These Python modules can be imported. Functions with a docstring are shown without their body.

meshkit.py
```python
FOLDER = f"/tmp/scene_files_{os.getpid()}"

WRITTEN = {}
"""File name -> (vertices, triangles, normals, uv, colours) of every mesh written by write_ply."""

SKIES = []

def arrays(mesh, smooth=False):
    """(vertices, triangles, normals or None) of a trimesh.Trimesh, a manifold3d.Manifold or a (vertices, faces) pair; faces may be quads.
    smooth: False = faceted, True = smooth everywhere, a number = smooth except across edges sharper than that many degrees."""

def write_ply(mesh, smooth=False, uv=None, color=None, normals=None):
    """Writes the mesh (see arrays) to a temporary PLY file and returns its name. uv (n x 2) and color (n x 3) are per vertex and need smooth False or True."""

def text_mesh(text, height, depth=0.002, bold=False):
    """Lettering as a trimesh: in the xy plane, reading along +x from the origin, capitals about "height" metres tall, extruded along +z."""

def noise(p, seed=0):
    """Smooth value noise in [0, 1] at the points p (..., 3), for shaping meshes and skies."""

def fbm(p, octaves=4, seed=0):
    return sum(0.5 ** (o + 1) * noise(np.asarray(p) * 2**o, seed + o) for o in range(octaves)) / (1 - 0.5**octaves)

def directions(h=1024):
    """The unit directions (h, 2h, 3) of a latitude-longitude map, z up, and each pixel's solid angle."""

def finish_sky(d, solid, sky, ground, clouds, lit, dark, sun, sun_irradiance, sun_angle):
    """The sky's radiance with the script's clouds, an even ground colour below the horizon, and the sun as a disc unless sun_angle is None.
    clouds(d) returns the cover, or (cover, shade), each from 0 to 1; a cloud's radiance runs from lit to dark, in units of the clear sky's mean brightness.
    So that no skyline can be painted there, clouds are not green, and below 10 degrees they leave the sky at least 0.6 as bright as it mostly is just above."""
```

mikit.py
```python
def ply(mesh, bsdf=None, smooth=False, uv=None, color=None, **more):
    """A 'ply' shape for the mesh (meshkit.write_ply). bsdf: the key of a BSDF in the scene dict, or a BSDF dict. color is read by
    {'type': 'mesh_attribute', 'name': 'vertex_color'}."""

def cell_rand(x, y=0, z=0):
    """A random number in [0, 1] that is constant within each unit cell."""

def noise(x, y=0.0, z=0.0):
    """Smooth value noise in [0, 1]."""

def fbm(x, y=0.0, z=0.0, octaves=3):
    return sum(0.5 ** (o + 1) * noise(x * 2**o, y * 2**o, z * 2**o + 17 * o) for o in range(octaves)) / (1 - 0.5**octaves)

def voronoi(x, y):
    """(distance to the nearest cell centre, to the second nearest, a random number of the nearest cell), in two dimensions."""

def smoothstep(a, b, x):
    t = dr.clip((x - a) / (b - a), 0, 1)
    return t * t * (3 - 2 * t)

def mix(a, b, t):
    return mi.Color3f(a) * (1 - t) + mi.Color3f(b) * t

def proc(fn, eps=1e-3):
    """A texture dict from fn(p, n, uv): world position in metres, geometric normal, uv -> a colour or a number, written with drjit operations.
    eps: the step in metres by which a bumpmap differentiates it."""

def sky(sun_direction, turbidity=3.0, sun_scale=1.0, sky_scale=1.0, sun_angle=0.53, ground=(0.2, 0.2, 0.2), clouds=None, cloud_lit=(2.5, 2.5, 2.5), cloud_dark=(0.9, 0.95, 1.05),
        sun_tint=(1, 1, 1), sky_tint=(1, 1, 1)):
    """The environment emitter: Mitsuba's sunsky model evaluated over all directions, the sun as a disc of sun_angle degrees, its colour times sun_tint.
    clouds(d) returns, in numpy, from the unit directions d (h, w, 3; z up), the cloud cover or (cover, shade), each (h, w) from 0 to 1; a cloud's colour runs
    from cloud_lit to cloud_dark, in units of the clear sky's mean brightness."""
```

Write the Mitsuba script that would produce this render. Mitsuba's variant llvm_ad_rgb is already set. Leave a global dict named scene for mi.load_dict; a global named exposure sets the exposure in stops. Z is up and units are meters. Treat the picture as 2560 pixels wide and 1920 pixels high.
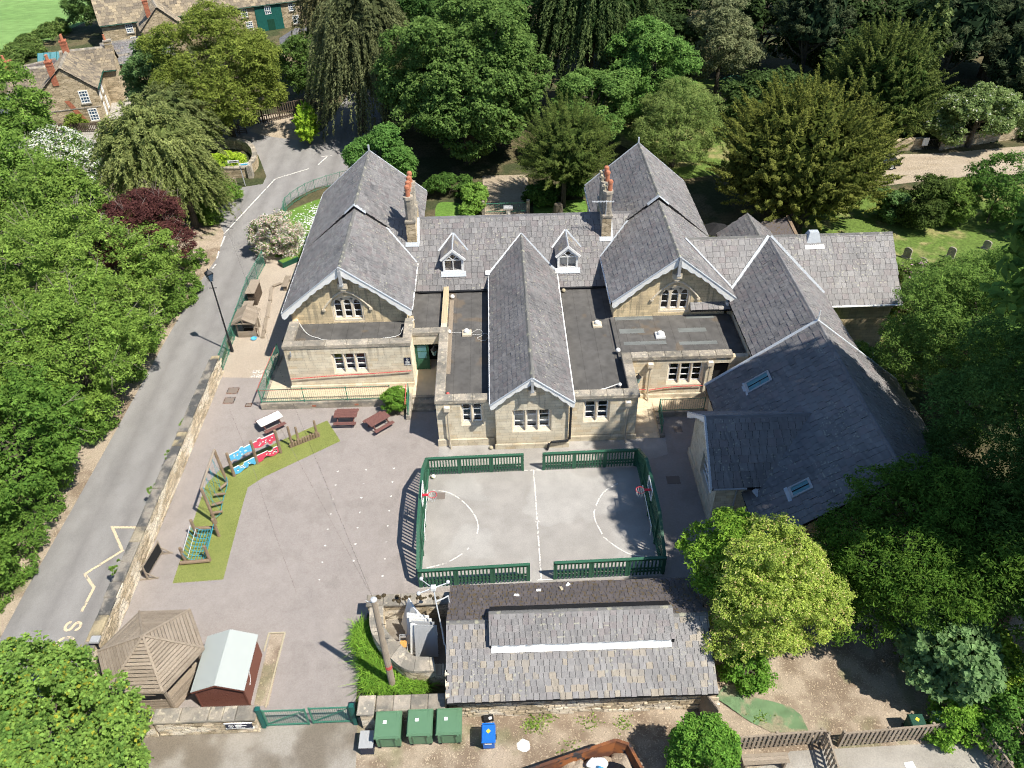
import math, numpy as np, trimesh, mitsuba as mi, drjit as dr, mikit, meshkit
from shapely.geometry import Polygon, LineString, Point, box as sbox
from shapely import affinity
from mikit import proc, noise, fbm, voronoi, cell_rand, smoothstep, mix

# ---------------------------------------------------------------- camera, sky, exposure
T = mi.ScalarTransform4f
H = 33.0
YAW, PITCH, ROLL = math.radians(0.812), math.radians(39.472), math.radians(1.283)
FW = np.array([math.sin(YAW)*math.cos(PITCH), math.cos(YAW)*math.cos(PITCH), -math.sin(PITCH)])
_rt = np.array([math.cos(YAW), -math.sin(YAW), 0.0]); _dn = np.cross(FW, _rt)
RT = math.cos(ROLL)*_rt + math.sin(ROLL)*_dn; DN = -math.sin(ROLL)*_rt + math.cos(ROLL)*_dn
CAM = np.array([0, 0, H])
scene = {'type': 'scene', 'camera': {'type': 'perspective', 'fov': 66.04, 'fov_axis': 'x', 'near_clip': 0.5, 'far_clip': 2000.0,
         'to_world': T().look_at(origin=CAM.tolist(), target=(CAM+FW).tolist(), up=(-DN).tolist())}}
SUN = [0.53, -0.365, 1.0]
scene['sky_light'] = mikit.sky(SUN, turbidity=3.0, sky_scale=.72, sun_tint=(.885, 1.0, 1.17))
exposure = 2.4
labels = {}
R = np.random.default_rng(7)


# ---------------------------------------------------------------- naming helpers
_used = {}
def num(k):
    n = _used.get(k, 0); _used[k] = n+1
    return k if n == 0 else f'{k}_{n:03d}'
def thing(name, label, cat, group=None):
    k = num(name); labels[k] = {'label': label, 'category': cat}
    if group: labels[k]['group'] = group
    return k
def put(name, mesh, mat, parent=None, label=None, kind=None, cat=None, group=None, **kw):
    k = num(parent+'__'+name if parent else name)
    scene[k] = mikit.ply(mesh, mat+'_material', **kw)
    d = {}
    if label: d['label'] = label
    if cat: d['category'] = cat
    if kind: d['kind'] = kind
    if group: d['group'] = group
    if d: labels[k] = d
    return k
def one(name, mesh, mat, label, cat, group=None, **kw):
    return put(name, mesh, mat, label=label, cat=cat, group=group, **kw)

# ---------------------------------------------------------------- mesh helpers
def cat(*ms):
    ms = [m for x in ms for m in (x if isinstance(x, list) else [x])]
    return trimesh.util.concatenate(ms)
def bx(x0, x1, y0, y1, z0, z1):
    m = trimesh.creation.box((abs(x1-x0), abs(y1-y0), abs(z1-z0)))
    m.apply_translation(((x0+x1)/2, (y0+y1)/2, (z0+z1)/2)); return m
def bc(c, s, rz=0, rx=0, ry=0):
    m = trimesh.creation.box(s)
    for a, ax in ((rx, (1,0,0)), (ry, (0,1,0)), (rz, (0,0,1))):
        if a: m.apply_transform(trimesh.transformations.rotation_matrix(a, ax))
    m.apply_translation(c); return m
def cbx(x0, x1, y0, y1, z0, z1, b=.02):
    """a box with chamfered top edges"""
    v = []
    for z, d in ((z0, 0), (z1-b, 0), (z1, b)):
        v += [(x0+d, y0+d, z), (x1-d, y0+d, z), (x1-d, y1-d, z), (x0+d, y1-d, z)]
    f = [(0, 3, 2, 1), (8, 9, 10, 11)]
    for r in (0, 4):
        for i in range(4): f.append((r+i, r+(i+1) % 4, r+4+(i+1) % 4, r+4+i))
    f = np.array(f)
    return trimesh.Trimesh(v, np.vstack([f[:, :3], f[:, [0, 2, 3]]]), process=False)
def beam(p, q, w, h=None, up=(0, 0, 1)):
    """a rectangular bar from p to q, w wide, h high"""
    p, q = np.array(p, float), np.array(q, float); h = h or w
    d = q-p; L = np.linalg.norm(d); d /= L
    u = np.array(up, float)
    if abs(d@u) > .98: u = np.array([1., 0, 0])
    s = np.cross(d, u); s /= np.linalg.norm(s); u = np.cross(s, d)
    m = trimesh.creation.box((L, w, h)); M = np.eye(4); M[:3, :3] = np.column_stack([d, s, u]); M[:3, 3] = (p+q)/2
    m.apply_transform(M); return m
def tube(pts, r, n=6):
    pts = np.array(pts, float); k = len(pts); r = np.broadcast_to(r, (k,))
    t = np.gradient(pts, axis=0) if k > 2 else np.array([pts[1]-pts[0]]*2)
    t /= np.linalg.norm(t, axis=1, keepdims=True)+1e-12
    ref = np.where(np.abs(t[:, 2:]) < .9, [[0, 0, 1.]], [[1., 0, 0]])
    a = np.cross(t, ref); a /= np.linalg.norm(a, axis=1, keepdims=True); b = np.cross(t, a)
    ang = np.arange(n)*2*math.pi/n
    v = pts[:, None]+r[:, None, None]*(np.cos(ang)[None, :, None]*a[:, None]+np.sin(ang)[None, :, None]*b[:, None])
    v = np.vstack([v.reshape(-1, 3), pts[:1], pts[-1:]])
    f = []
    for i in range(k-1):
        for j in range(n):
            A, B, C, D = i*n+j, i*n+(j+1) % n, (i+1)*n+(j+1) % n, (i+1)*n+j
            f += [(A, C, B), (A, D, C)]
    for j in range(n):
        f += [(k*n, j, (j+1) % n), (k*n+1, (k-1)*n+(j+1) % n, (k-1)*n+j)]
    return trimesh.Trimesh(v, f, process=False)
def lathe(prof, c=(0, 0, 0), n=16):
    m = trimesh.creation.revolve(np.array(prof, float), sections=n); m.apply_translation(c); return m
def ext(poly, z0, z1):
    """extrude a plan polygon"""
    if not isinstance(poly, (list,)) and hasattr(poly, 'geoms'): return cat([ext(g, z0, z1) for g in poly.geoms])
    if isinstance(poly, (list, tuple)): poly = Polygon(poly)
    m = trimesh.creation.extrude_polygon(poly, z1-z0, engine='earcut'); m.apply_translation((0, 0, z0)); return m
def wally(poly, y0, y1):
    """extrude an (x, z) polygon from y0 to y1"""
    m = ext(poly, 0, 1); v = m.vertices.copy()
    m.vertices = np.column_stack([v[:, 0], y0+(y1-y0)*v[:, 2], v[:, 1]])
    m.fix_normals() if len(m.faces) < 4000 else None; return m
def wallx(poly, x0, x1):
    """extrude a (y, z) polygon from x0 to x1"""
    m = ext(poly, 0, 1); v = m.vertices.copy()
    m.vertices = np.column_stack([x0+(x1-x0)*v[:, 2], v[:, 0], v[:, 1]])
    m.fix_normals() if len(m.faces) < 4000 else None; return m
def sheet(pts, z, step=None):
    """a flat patch of ground"""
    p = Polygon(pts) if not hasattr(pts, 'exterior') else pts
    v, f = trimesh.creation.triangulate_polygon(p, engine='earcut')
    m = trimesh.Trimesh(np.column_stack([v, np.full(len(v), z)]), f, process=False)
    if len(m.faces) and m.face_normals[0][2] < 0: m.invert()
    return m
def strip(pts, w, z):
    return sheet(LineString(pts).buffer(w/2, cap_style=2, join_style=2), z)
def curve(pts, n=8):
    """a smooth curve through points (Catmull-Rom)"""
    p = np.array(pts, float); p = np.vstack([2*p[0]-p[1], p, 2*p[-1]-p[-2]]); out = []
    for i in range(1, len(p)-2):
        for t in np.linspace(0, 1, n, endpoint=False):
            out.append(.5*((2*p[i])+(-p[i-1]+p[i+1])*t+(2*p[i-1]-5*p[i]+4*p[i+1]-p[i+2])*t*t+(-p[i-1]+3*p[i]-3*p[i+1]+p[i+2])*t**3))
    return np.vstack([out, p[-2]])
def wobble(m, a, s, seed=0):
    """small unevenness"""
    m = m.copy(); v = np.array(m.vertices)
    for k in range(3): m.vertices[:, k] = v[:, k]+a*(meshkit.noise(v*s, seed+k)-.5)*2
    return m

# ---------------------------------------------------------------- materials
def mat(k, color, rough=.7, metal=0, **kw):
    c = {'type': 'rgb', 'value': list(color)} if not isinstance(color, dict) else color
    scene[k+'_material'] = {'type': 'twosided', 'bsdf': {'type': 'principled', 'base_color': c, 'roughness': rough, 'metallic': metal, 'specular': kw.pop('spec', .3), **kw}}
def bumped(k, color, fn, scale, rough=.85, eps=.01):
    scene[k+'_material'] = {'type': 'twosided', 'bsdf': {'type': 'bumpmap', 'arbitrary': proc(fn, eps), 'scale': scale,
                'bsdf': {'type': 'principled', 'base_color': proc(color), 'roughness': rough, 'specular': .25}}}
C3 = mi.Color3f
for k, c, r in (('white_paint', (.78,.78,.76), .45), ('white_wall', (.72,.72,.70), .6), ('green_paint', (.036,.115,.070), .5), ('crack_line', (.16,.14,.13), .9), ('rail_green', (.055,.19,.13), .5), ('dark_green', (.012,.06,.038), .5),
    ('lead', (.42,.45,.48), .45), ('black_iron', (.02,.021,.024), .5), ('dark', (.012,.012,.013), .8), ('terracotta', (.44,.17,.095), .8), ('pale_pot', (.42,.37,.26), .85),
    ('red_paint', (.52,.10,.09), .5), ('pipe_cream', (.42,.37,.29), .6), ('grey_plastic', (.35,.36,.37), .5), ('panel_blue', (.10,.42,.68), .45), ('panel_red', (.60,.07,.12), .45),
    ('rope_blue', (.05,.28,.35), .7), ('rope_white', (.6,.62,.62), .7), ('picnic_brown', (.16,.075,.065), .55), ('bin_green', (.10,.20,.115), .5), ('bin_blue', (.015,.14,.52), .42),
    ('rubber', (.015,.015,.016), .8), ('navy', (.016,.022,.045), .5),     ('shed_roof', (.39,.42,.40), .8), ('shed_brown', (.155,.062,.045), .6), ('hoop_red', (.60,.03,.05), .4), ('metal', (.50,.52,.54), .35), 
    ('interior', (.10,.095,.09), .9), ('blind', (.55,.54,.5), .9), ('curtain', (.10,.13,.16), .9), ('teal', (.014,.10,.085), .5), ('yellow', (.7,.55,.05), .5), ('pink', (.6,.08,.3), .5),
    ('silver_car', (.30,.32,.34), .35), ('black_bag', (.01,.01,.012), .3), ('orange_board', (.55,.28,.08), .7), ('glass_blue', (.10,.24,.27), .15), ('solar', (.06,.10,.15), .15)):
    mat(k, c, r)
scene['glass_material'] = {'type': 'thindielectric', 'int_ior': 1.5}
scene['leaf_material'] = {'type': 'principledthin', 'base_color': {'type': 'mesh_attribute', 'name': 'vertex_color'}, 'roughness': .5, 'diff_trans': 0.9, 'spec_trans': 0.0, 'eta': 1.4}
scene['tinted_material'] = {'type': 'twosided', 'bsdf': {'type': 'principled', 'base_color': {'type': 'mesh_attribute', 'name': 'vertex_color'}, 'roughness': .8, 'specular': .25}}

def c_asph(p, n, uv):
    big = fbm(p.x*.35, p.y*.35, 0, 4); sp = noise(p.x*38, p.y*38); m = fbm(p.x*2.6, p.y*2.6, 3, 3); g = noise(p.x*13, p.y*13, 5)
    v = .84+.14*big+.14*(sp-.5)+.13*(m-.5)+.08*(g-.5)
    st = smoothstep(.60, .72, fbm(p.x*.9+4, p.y*.9, 7, 3))
    return mix((.312, .278, .258), (.290, .258, .238), st)*v
mat('asphalt', proc(c_asph), .95)
def c_court(p, n, uv):
    big = fbm(p.x*.3+9, p.y*.3, 2, 3); sp = noise(p.x*36, p.y*36, 1); m = fbm(p.x*1.8, p.y*1.8, 5, 3)
    pl = smoothstep(.50, .62, fbm(p.x*.45+2, p.y*.55+7, 1, 3))
    return mix((.345, .325, .302), (.385, .368, .345), pl)*(.80+.2*big+.14*(sp-.5)+.24*(m-.5))
mat('court_asphalt', proc(c_court), .95)
def c_road(p, n, uv):
    big = fbm(p.x*.5, p.y*.12, 0, 3); sp = noise(p.x*34, p.y*34); m = fbm(p.x*2.2, p.y*1.2, 5, 3)
    wear = dr.abs(dr.sin((p.x+.02*p.y)*1.7))
    return mix((.222, .212, .206), (.265, .255, .247), wear)*(.82+.2*big+.14*(sp-.5)+.2*(m-.5))
mat('road_asphalt', proc(c_road), .95)
def c_soil(p, n, uv):
    a = fbm(p.x*1.1, p.y*1.1, 0, 4); s = noise(p.x*24, p.y*24); s2 = noise(p.x*55+3, p.y*55)
    c = mix((.205, .155, .11), (.36, .295, .225), smoothstep(.25, .7, a))
    c = mix(c, (.50, .41, .30), .75*smoothstep(.74, .84, s)); c = mix(c, (.06, .045, .03), .6*smoothstep(.76, .9, s2))
    return mix(c, (.09, .13, .035), .35*smoothstep(.63, .80, fbm(p.x*.8+31, p.y*.8, 4, 3)))
mat('soil', proc(c_soil), .95)
def c_woodfloor(p, n, uv):
    a = fbm(p.x*.5, p.y*.5, 0, 4); s = noise(p.x*9, p.y*9)
    return mix((.045, .055, .022), (.10, .085, .045), smoothstep(.35, .65, a))*(.7+.6*s)
mat('woodland_floor', proc(c_woodfloor), .95)
def c_grass(p, n, uv):
    a = fbm(p.x*.6, p.y*.6, 0, 4); s = fbm(p.x*7, p.y*7, 3, 2)
    c = mix((.10, .155, .03), (.25, .225, .095), smoothstep(.5, .74, a))
    return c*(.6+.8*s)
mat('grass', proc(c_grass), .95)
def c_lawn(p, n, uv):
    s = fbm(p.x*8, p.y*8, 3, 2); d = noise(p.x*5.5, p.y*5.5, 2); z = fbm(p.x*1.1+5, p.y*.7, 4, 3)
    c = mix((.085, .175, .028), (.13, .22, .04), fbm(p.x, p.y, 1, 3))*(.65+.7*s)
    return c
mat('lawn', proc(c_lawn), .95)
def c_field(p, n, uv):
    a = fbm(p.x*.05, p.y*.22, 0, 4); s = fbm(p.x*.9, p.y*1.6, 3, 3)
    return mix((.105, .19, .055), (.15, .245, .08), a)*(.75+.5*s)
mat('meadow', proc(c_field), .95)
def c_track(p, n, uv):
    a = fbm(p.x*.4, p.y*1.3, 0, 4); s = noise(p.x*12, p.y*12)
    return mix((.28, .225, .16), (.39, .33, .255), a)*(.88+.24*s)
mat('dirt', proc(c_track), .95)
def c_turf(p, n, uv):
    a = fbm(p.x*.8, p.y*.8, 0, 3); s = noise(p.x*30, p.y*30)
    return mix((.155, .185, .045), (.215, .235, .07), a)*(.8+.4*s)
mat('artificial_turf', proc(c_turf), .95)
def along(p, n): return dr.select(dr.abs(n.x) > dr.abs(n.y), p.y, p.x)
def c_ash(p, n, uv):
    u = along(p, n); row = dr.floor(p.z/.215); L = .44+.2*cell_rand(row, 3); uu = u/L+cell_rand(row, 9)*7
    fz = p.z/.215-row; fu = uu-dr.floor(uu)
    r = cell_rand(dr.floor(uu), row, 5); r2 = cell_rand(dr.floor(uu), row, 8)
    j = dr.minimum(dr.minimum(fz, 1-fz)*.215, dr.minimum(fu, 1-fu)*L)
    c = mix((.575, .50, .372), (.65, .585, .455), r); c = mix(c, (.55, .43, .26), .5*smoothstep(.80, .97, r2)); c = mix(c, C3(.60, .475, .285)*(.8+.4*r2), .85*smoothstep(42.4, 42.6, p.y))
    c = c*(.80+.40*fbm(u*2.1, p.z*2.1, 1, 4))
    c = mix(c, (.21, .185, .14), .5*smoothstep(.55, .75, fbm(u*6, p.z*.45, 4, 3))*smoothstep(2.0, 3.9, p.z))
    c = mix(c, (.26, .22, .15), .55*smoothstep(.8, .1, p.z)*fbm(u*2.2, p.z*2, 6, 3))
    return c*(1-.26*smoothstep(.016, .005, j))
mat('ashlar', proc(c_ash), .9)
mat('dressed_stone', proc(lambda p, n, uv: mix((.66, .575, .45), (.56, .485, .36), fbm(p.x*2.3, p.y*2.3, p.z*2.3, 3))*(.85+.3*noise(p.x*14, p.y*14, p.z*14))), .9)
def c_rub(p, n, uv):
    u = along(p, n); f, s, w = voronoi(u*2.9+.4*noise(u*1.5, p.z*2), p.z*7.2)
    c = mix((.33, .265, .175), (.62, .52, .38), w)
    c = c*(.72+.45*fbm(u*4.2, p.z*4.2, 5, 3)); c = mix(c, (.74, .68, .57), .7*smoothstep(.5, .68, fbm(u*.9, p.z*2.2, 8, 3)))
    return c*(1-.62*smoothstep(.13, .02, s-f))
mat('rubble', proc(c_rub), .95)
def c_cot(p, n, uv):
    u = along(p, n); f, s, w = voronoi(u*1.7, p.z*4.6)
    c = mix((.31, .245, .155), (.50, .41, .28), w)*(.75+.45*fbm(u*2, p.z*2, 5, 3))
    return c*(1-.5*smoothstep(.16, .03, s-f))
mat('cottage_stone', proc(c_cot), .95)
def c_cop(p, n, uv):
    a = fbm(p.x*2.1, p.y*2.1, p.z*2.1, 4); l = noise(p.x*7, p.y*7, p.z*7)
    c = mix((.325, .285, .23), (.205, .19, .162), smoothstep(.35, .68, a))
    c = mix(c, (.50, .44, .33), .6*smoothstep(.68, .84, l)); return c*(.78+.44*uv.x)*(.85+.3*noise(p.x*23, p.y*23, p.z*23))
mat('coping', proc(c_cop), .95)
def c_slate(p, n, uv):
    st = noise(p.x*9+p.y*2.0, p.y*1.3+p.x*.4, p.z*1.5); st2 = fbm(p.x*5.5, p.y*5.5, p.z*5.5, 2)
    big = fbm(p.x*.55, p.y*.55, p.z*.55+3, 3)
    v = .30*uv.x+.27*st+.18*st2+.42*big-.16
    c = mix((.078, .077, .080), (.305, .293, .288), dr.clip(v, 0, 1))
    c = mix(c, C3(.30, .25, .18)*(.6+.8*v), .62*smoothstep(.80, .95, uv.y))
    c = mix(c, (.185, .150, .150), .45*smoothstep(.52, .3, uv.y)*smoothstep(.12, .3, uv.y))
    li = smoothstep(.73, .82, noise(p.x*11, p.y*11, p.z*11))*smoothstep(.42, .62, fbm(p.x*.7+9, p.y*.35, p.z, 3))
    return mix(c, (.38, .37, .28), .55*li)
mat('slate', proc(c_slate), .62, spec=.4)
def c_mslate(p, n, uv):
    v = .55*uv.x+.3*fbm(p.x*2.2, p.y*2.2, p.z*2.2, 3)
    c = mix((.075, .068, .068), (.150, .130, .130), v)
    return mix(c, (.12, .085, .035), .7*smoothstep(.66, .76, noise(p.x*13, p.y*13, 4)))
mat('mossy_slate', proc(c_mslate), .9)
def c_oslate(p, n, uv):
    v = .75*uv.x+.3*fbm(p.x*1.3, p.y*1.3, p.z*1.3, 3)-.05
    return mix((.115, .10, .085), (.40, .325, .215), dr.clip(v, 0, 1))
mat('stone_slate', proc(c_oslate), .95)
def c_flatslate(p, n, uv):
    u = along(p, n); return mix((.12, .12, .125), (.20, .195, .20), .6*cell_rand(dr.floor((p.x+p.y)*2.6), dr.floor(p.z*3.4))+.4*fbm(p.x, p.y, p.z, 3))
mat('far_slate', proc(c_flatslate), .85)
def c_felt(p, n, uv):
    a = fbm(p.x*.7, p.y*.7, 0, 4); b = fbm(p.x*3.2, p.y*3.2, 2, 3)
    c = mix((.062, .061, .060), (.135, .128, .120), .2+.75*a)*(.74+.5*b)
    seam = dr.minimum(p.x-dr.floor(p.x), 1-(p.x-dr.floor(p.x)))
    c = c*(1-.25*smoothstep(.03, .01, seam))
    return mix(c, (.20, .13, .06), .28*smoothstep(.68, .80, fbm(p.x*.9+17, p.y*.9, 6, 3)))
mat('roof_felt', proc(c_felt), .9)
mat('felt_patch', proc(lambda p, n, uv: C3(.155, .165, .160)*(.75+.5*fbm(p.x*1.4, p.y*4, 1, 3))), .85)
def c_pave(p, n, uv): return mix((.53, .435, .305), (.62, .52, .38), uv.x)*(.84+.3*fbm(p.x*3, p.y*3, p.z*3, 3))
mat('paving_stone', proc(c_pave), .9)
def c_qpave(p, n, uv):
    a = fbm(p.x*.8, p.y*.8, 0, 4); s = noise(p.x*33, p.y*33)
    return mix((.36, .30, .235), (.43, .37, .30), a)*(.85+.28*s)
mat('quiet_paving', proc(c_qpave), .95)
def c_wood(p, n, uv):
    g = noise(p.x*26+uv.x*40, p.y*26, p.z*26); g2 = fbm(p.x*2.4+uv.x*20, p.y*2.4, p.z*2.4, 3)
    return mix((.17, .135, .10), (.36, .30, .235), .35*uv.x+.3*g+.45*g2)
mat('weathered_wood', proc(c_wood), .9)
def c_log(p, n, uv):
    g = noise(p.x*30+uv.x*9, p.y*30, p.z*3); return mix((.15, .10, .062), (.31, .235, .165), .5*g+.5*fbm(p.x*3, p.y*3, p.z*2, 2))
mat('log_wood', proc(c_log), .9)
mat('dark_wood', proc(lambda p, n, uv: mix((.055, .04, .03), (.125, .095, .07), .4*uv.x+.6*noise(p.x*12, p.y*12, p.z*12))), .9)
def c_bark(p, n, uv): return mix((.035, .03, .024), (.13, .11, .085), fbm(p.x*6, p.y*6, p.z*1.6, 3))
mat('bark', proc(c_bark), .95)
def c_rust(p, n, uv):
    a = fbm(p.x*1.6, p.y*1.6, p.z*1.6, 4); return mix(mix((.23, .085, .03), (.10, .045, .028), smoothstep(.35, .6, a)), (.035, .033, .035), smoothstep(.58, .66, fbm(p.x*2.7+4, p.y*2.7, p.z*2.7, 3)))
mat('rust', proc(c_rust), .8)
mat('red_brick', proc(lambda p, n, uv: mix((.29, .095, .055), (.38, .155, .09), cell_rand(dr.floor(along(p, n)*4.4), dr.floor(p.z*12)))*(.8+.4*noise(p.x*7, p.y*7, p.z*9))), .9)
mat('stained', proc(lambda p, n, uv: mix((.235, .215, .185), (.40, .375, .335), fbm(p.x*1.1, p.y*1.1, 0, 4))*(.9+.2*noise(p.x*26, p.y*26))), .95)

def c_lane(p, n, uv):
    a = fbm(p.x*.6, p.y*.6, 0, 4); s = noise(p.x*30, p.y*30)
    return mix((.17, .145, .115), (.30, .275, .24), smoothstep(.3, .65, a))*(.85+.3*s)
mat('lane_gravel', proc(c_lane), .95)

mat('ridge_stone', proc(lambda p, n, uv: mix(mix((.10, .10, .098), (.20, .195, .185), fbm(p.x*2, p.y*2, p.z*2, 3)), (.36, .35, .26), .7*smoothstep(.60, .75, fbm(p.x*4+3, p.y*4, p.z*4, 2)))), .9)

def worn(c, base, a): return proc(lambda p, n, uv: mix(c, base, .85*smoothstep(a, a+.14, fbm(p.x*6, p.y*6, 0, 3))+.12*noise(p.x*31, p.y*31)))
mat('marking_white', worn((.64, .62, .58), (.30, .28, .265), .56), .85)
mat('marking_cream', worn((.60, .49, .33), (.25, .235, .22), .60), .85)
def c_tarp(p, n, uv):
    a = smoothstep(.42, .60, fbm(p.x*1.5+3, p.y*1.5, 0, 4)); return mix(C3(.13, .21, .105)*(.8+.4*fbm(p.x*3, p.y*3, 2, 3)), C3(.30, .24, .17)*(.7+.6*noise(p.x*22, p.y*22)), .75*a)
mat('tarp_green', proc(c_tarp), .85)
def c_ocop(p, n, uv):
    a = fbm(p.x*1.9, p.y*1.9, p.z*1.9, 4); c = mix((.25, .225, .19), (.085, .085, .083), smoothstep(.34, .6, a))
    y = smoothstep(.66, .85, uv.x); return mix(c, (.44, .355, .20), .75*y*smoothstep(.75, .4, a))*(.8+.4*noise(p.x*17, p.y*17, p.z*17))
mat('old_coping', proc(c_ocop), .95)

UVM = {'old_coping', 'coping', 'paving_stone', 'weathered_wood', 'dark_wood', 'slate', 'stone_slate', 'mossy_slate', 'log_wood'}
_put = put
def put(name, mesh, mat, parent=None, label=None, kind=None, cat=None, group=None, **kw):
    if isinstance(mesh, list):
        ms = mesh; mesh = trimesh.util.concatenate(ms)
        if mat in UVM: kw['uv'] = np.repeat(R.random((len(ms), 2)), [len(m.vertices) for m in ms], axis=0)
    if mat in UVM and 'uv' not in kw: kw['uv'] = np.tile(R.random((1, 2)), (len(mesh.vertices), 1))
    return _put(name, mesh, mat, parent, label, kind, cat, group, **kw)
def piece(name, mesh, mat, parent): return put(name, mesh, mat, parent)

# ---------------------------------------------------------------- slates
SF = np.array([(4, 5, 6), (4, 6, 7), (0, 1, 5), (0, 5, 4), (1, 2, 6), (1, 6, 5), (2, 3, 7), (2, 7, 6), (3, 0, 4), (3, 4, 7)])
def slates(E, u, v, L, S, expo, w, seed, lift=.03, tone=(0, 1), clip=None, hue=(0, 1)):
    """slates on a plane: E = lower left corner, u along the eave, v up the slope. Returns (vertices (n, 8, 3), uv (n, 2))"""
    rg = np.random.default_rng(seed); E, u, v = (np.array(x, float) for x in (E, u, v)); nn = np.cross(u, v); nn = nn if nn[2] > 0 else -nn
    V, U = [], []; rows = int(math.ceil(S/expo))
    for r in range(rows):
        b = r*expo; t = min(b+expo*1.12, S); x = -rg.random()*w; rt = rg.random()*.18
        while x < L:
            ww = w*(.72+.56*rg.random()); x0, x1 = max(x, 0), min(x+ww-.02, L); x += ww
            if x1-x0 < .06: continue
            if clip is not None and not clip(E+u*((x0+x1)/2)+v*(b+t)/2): continue
            jb = b+rg.normal()*.012; a = lift*(.7+.6*rg.random()); th = .02; k = rg.normal()*.006
            P = []
            for h0, h1 in ((a-th, .002), (a, .002+th)):
                for xx, yy, hh in ((x0, jb, h0+k), (x1, jb, h0-k), (x1, t, h1), (x0, t, h1)): P.append(E+u*xx+v*yy+nn*hh)
            V.append(P); tt = rg.random(); tt = tt if rg.random() > .08 else 1.3*tt+.2
            U.append((tone[0]+(tone[1]-tone[0])*np.clip(tt*.8+rt, 0, 1.2), hue[0]+(hue[1]-hue[0])*rg.random()))
    return np.array(V), np.array(U)
def slate_mesh(V, U):
    n = len(V); f = (SF[None]+8*np.arange(n)[:, None, None]).reshape(-1, 3)
    m = trimesh.Trimesh(V.reshape(-1, 3), f, process=False)
    return m, np.repeat(U, 8, axis=0)
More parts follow.
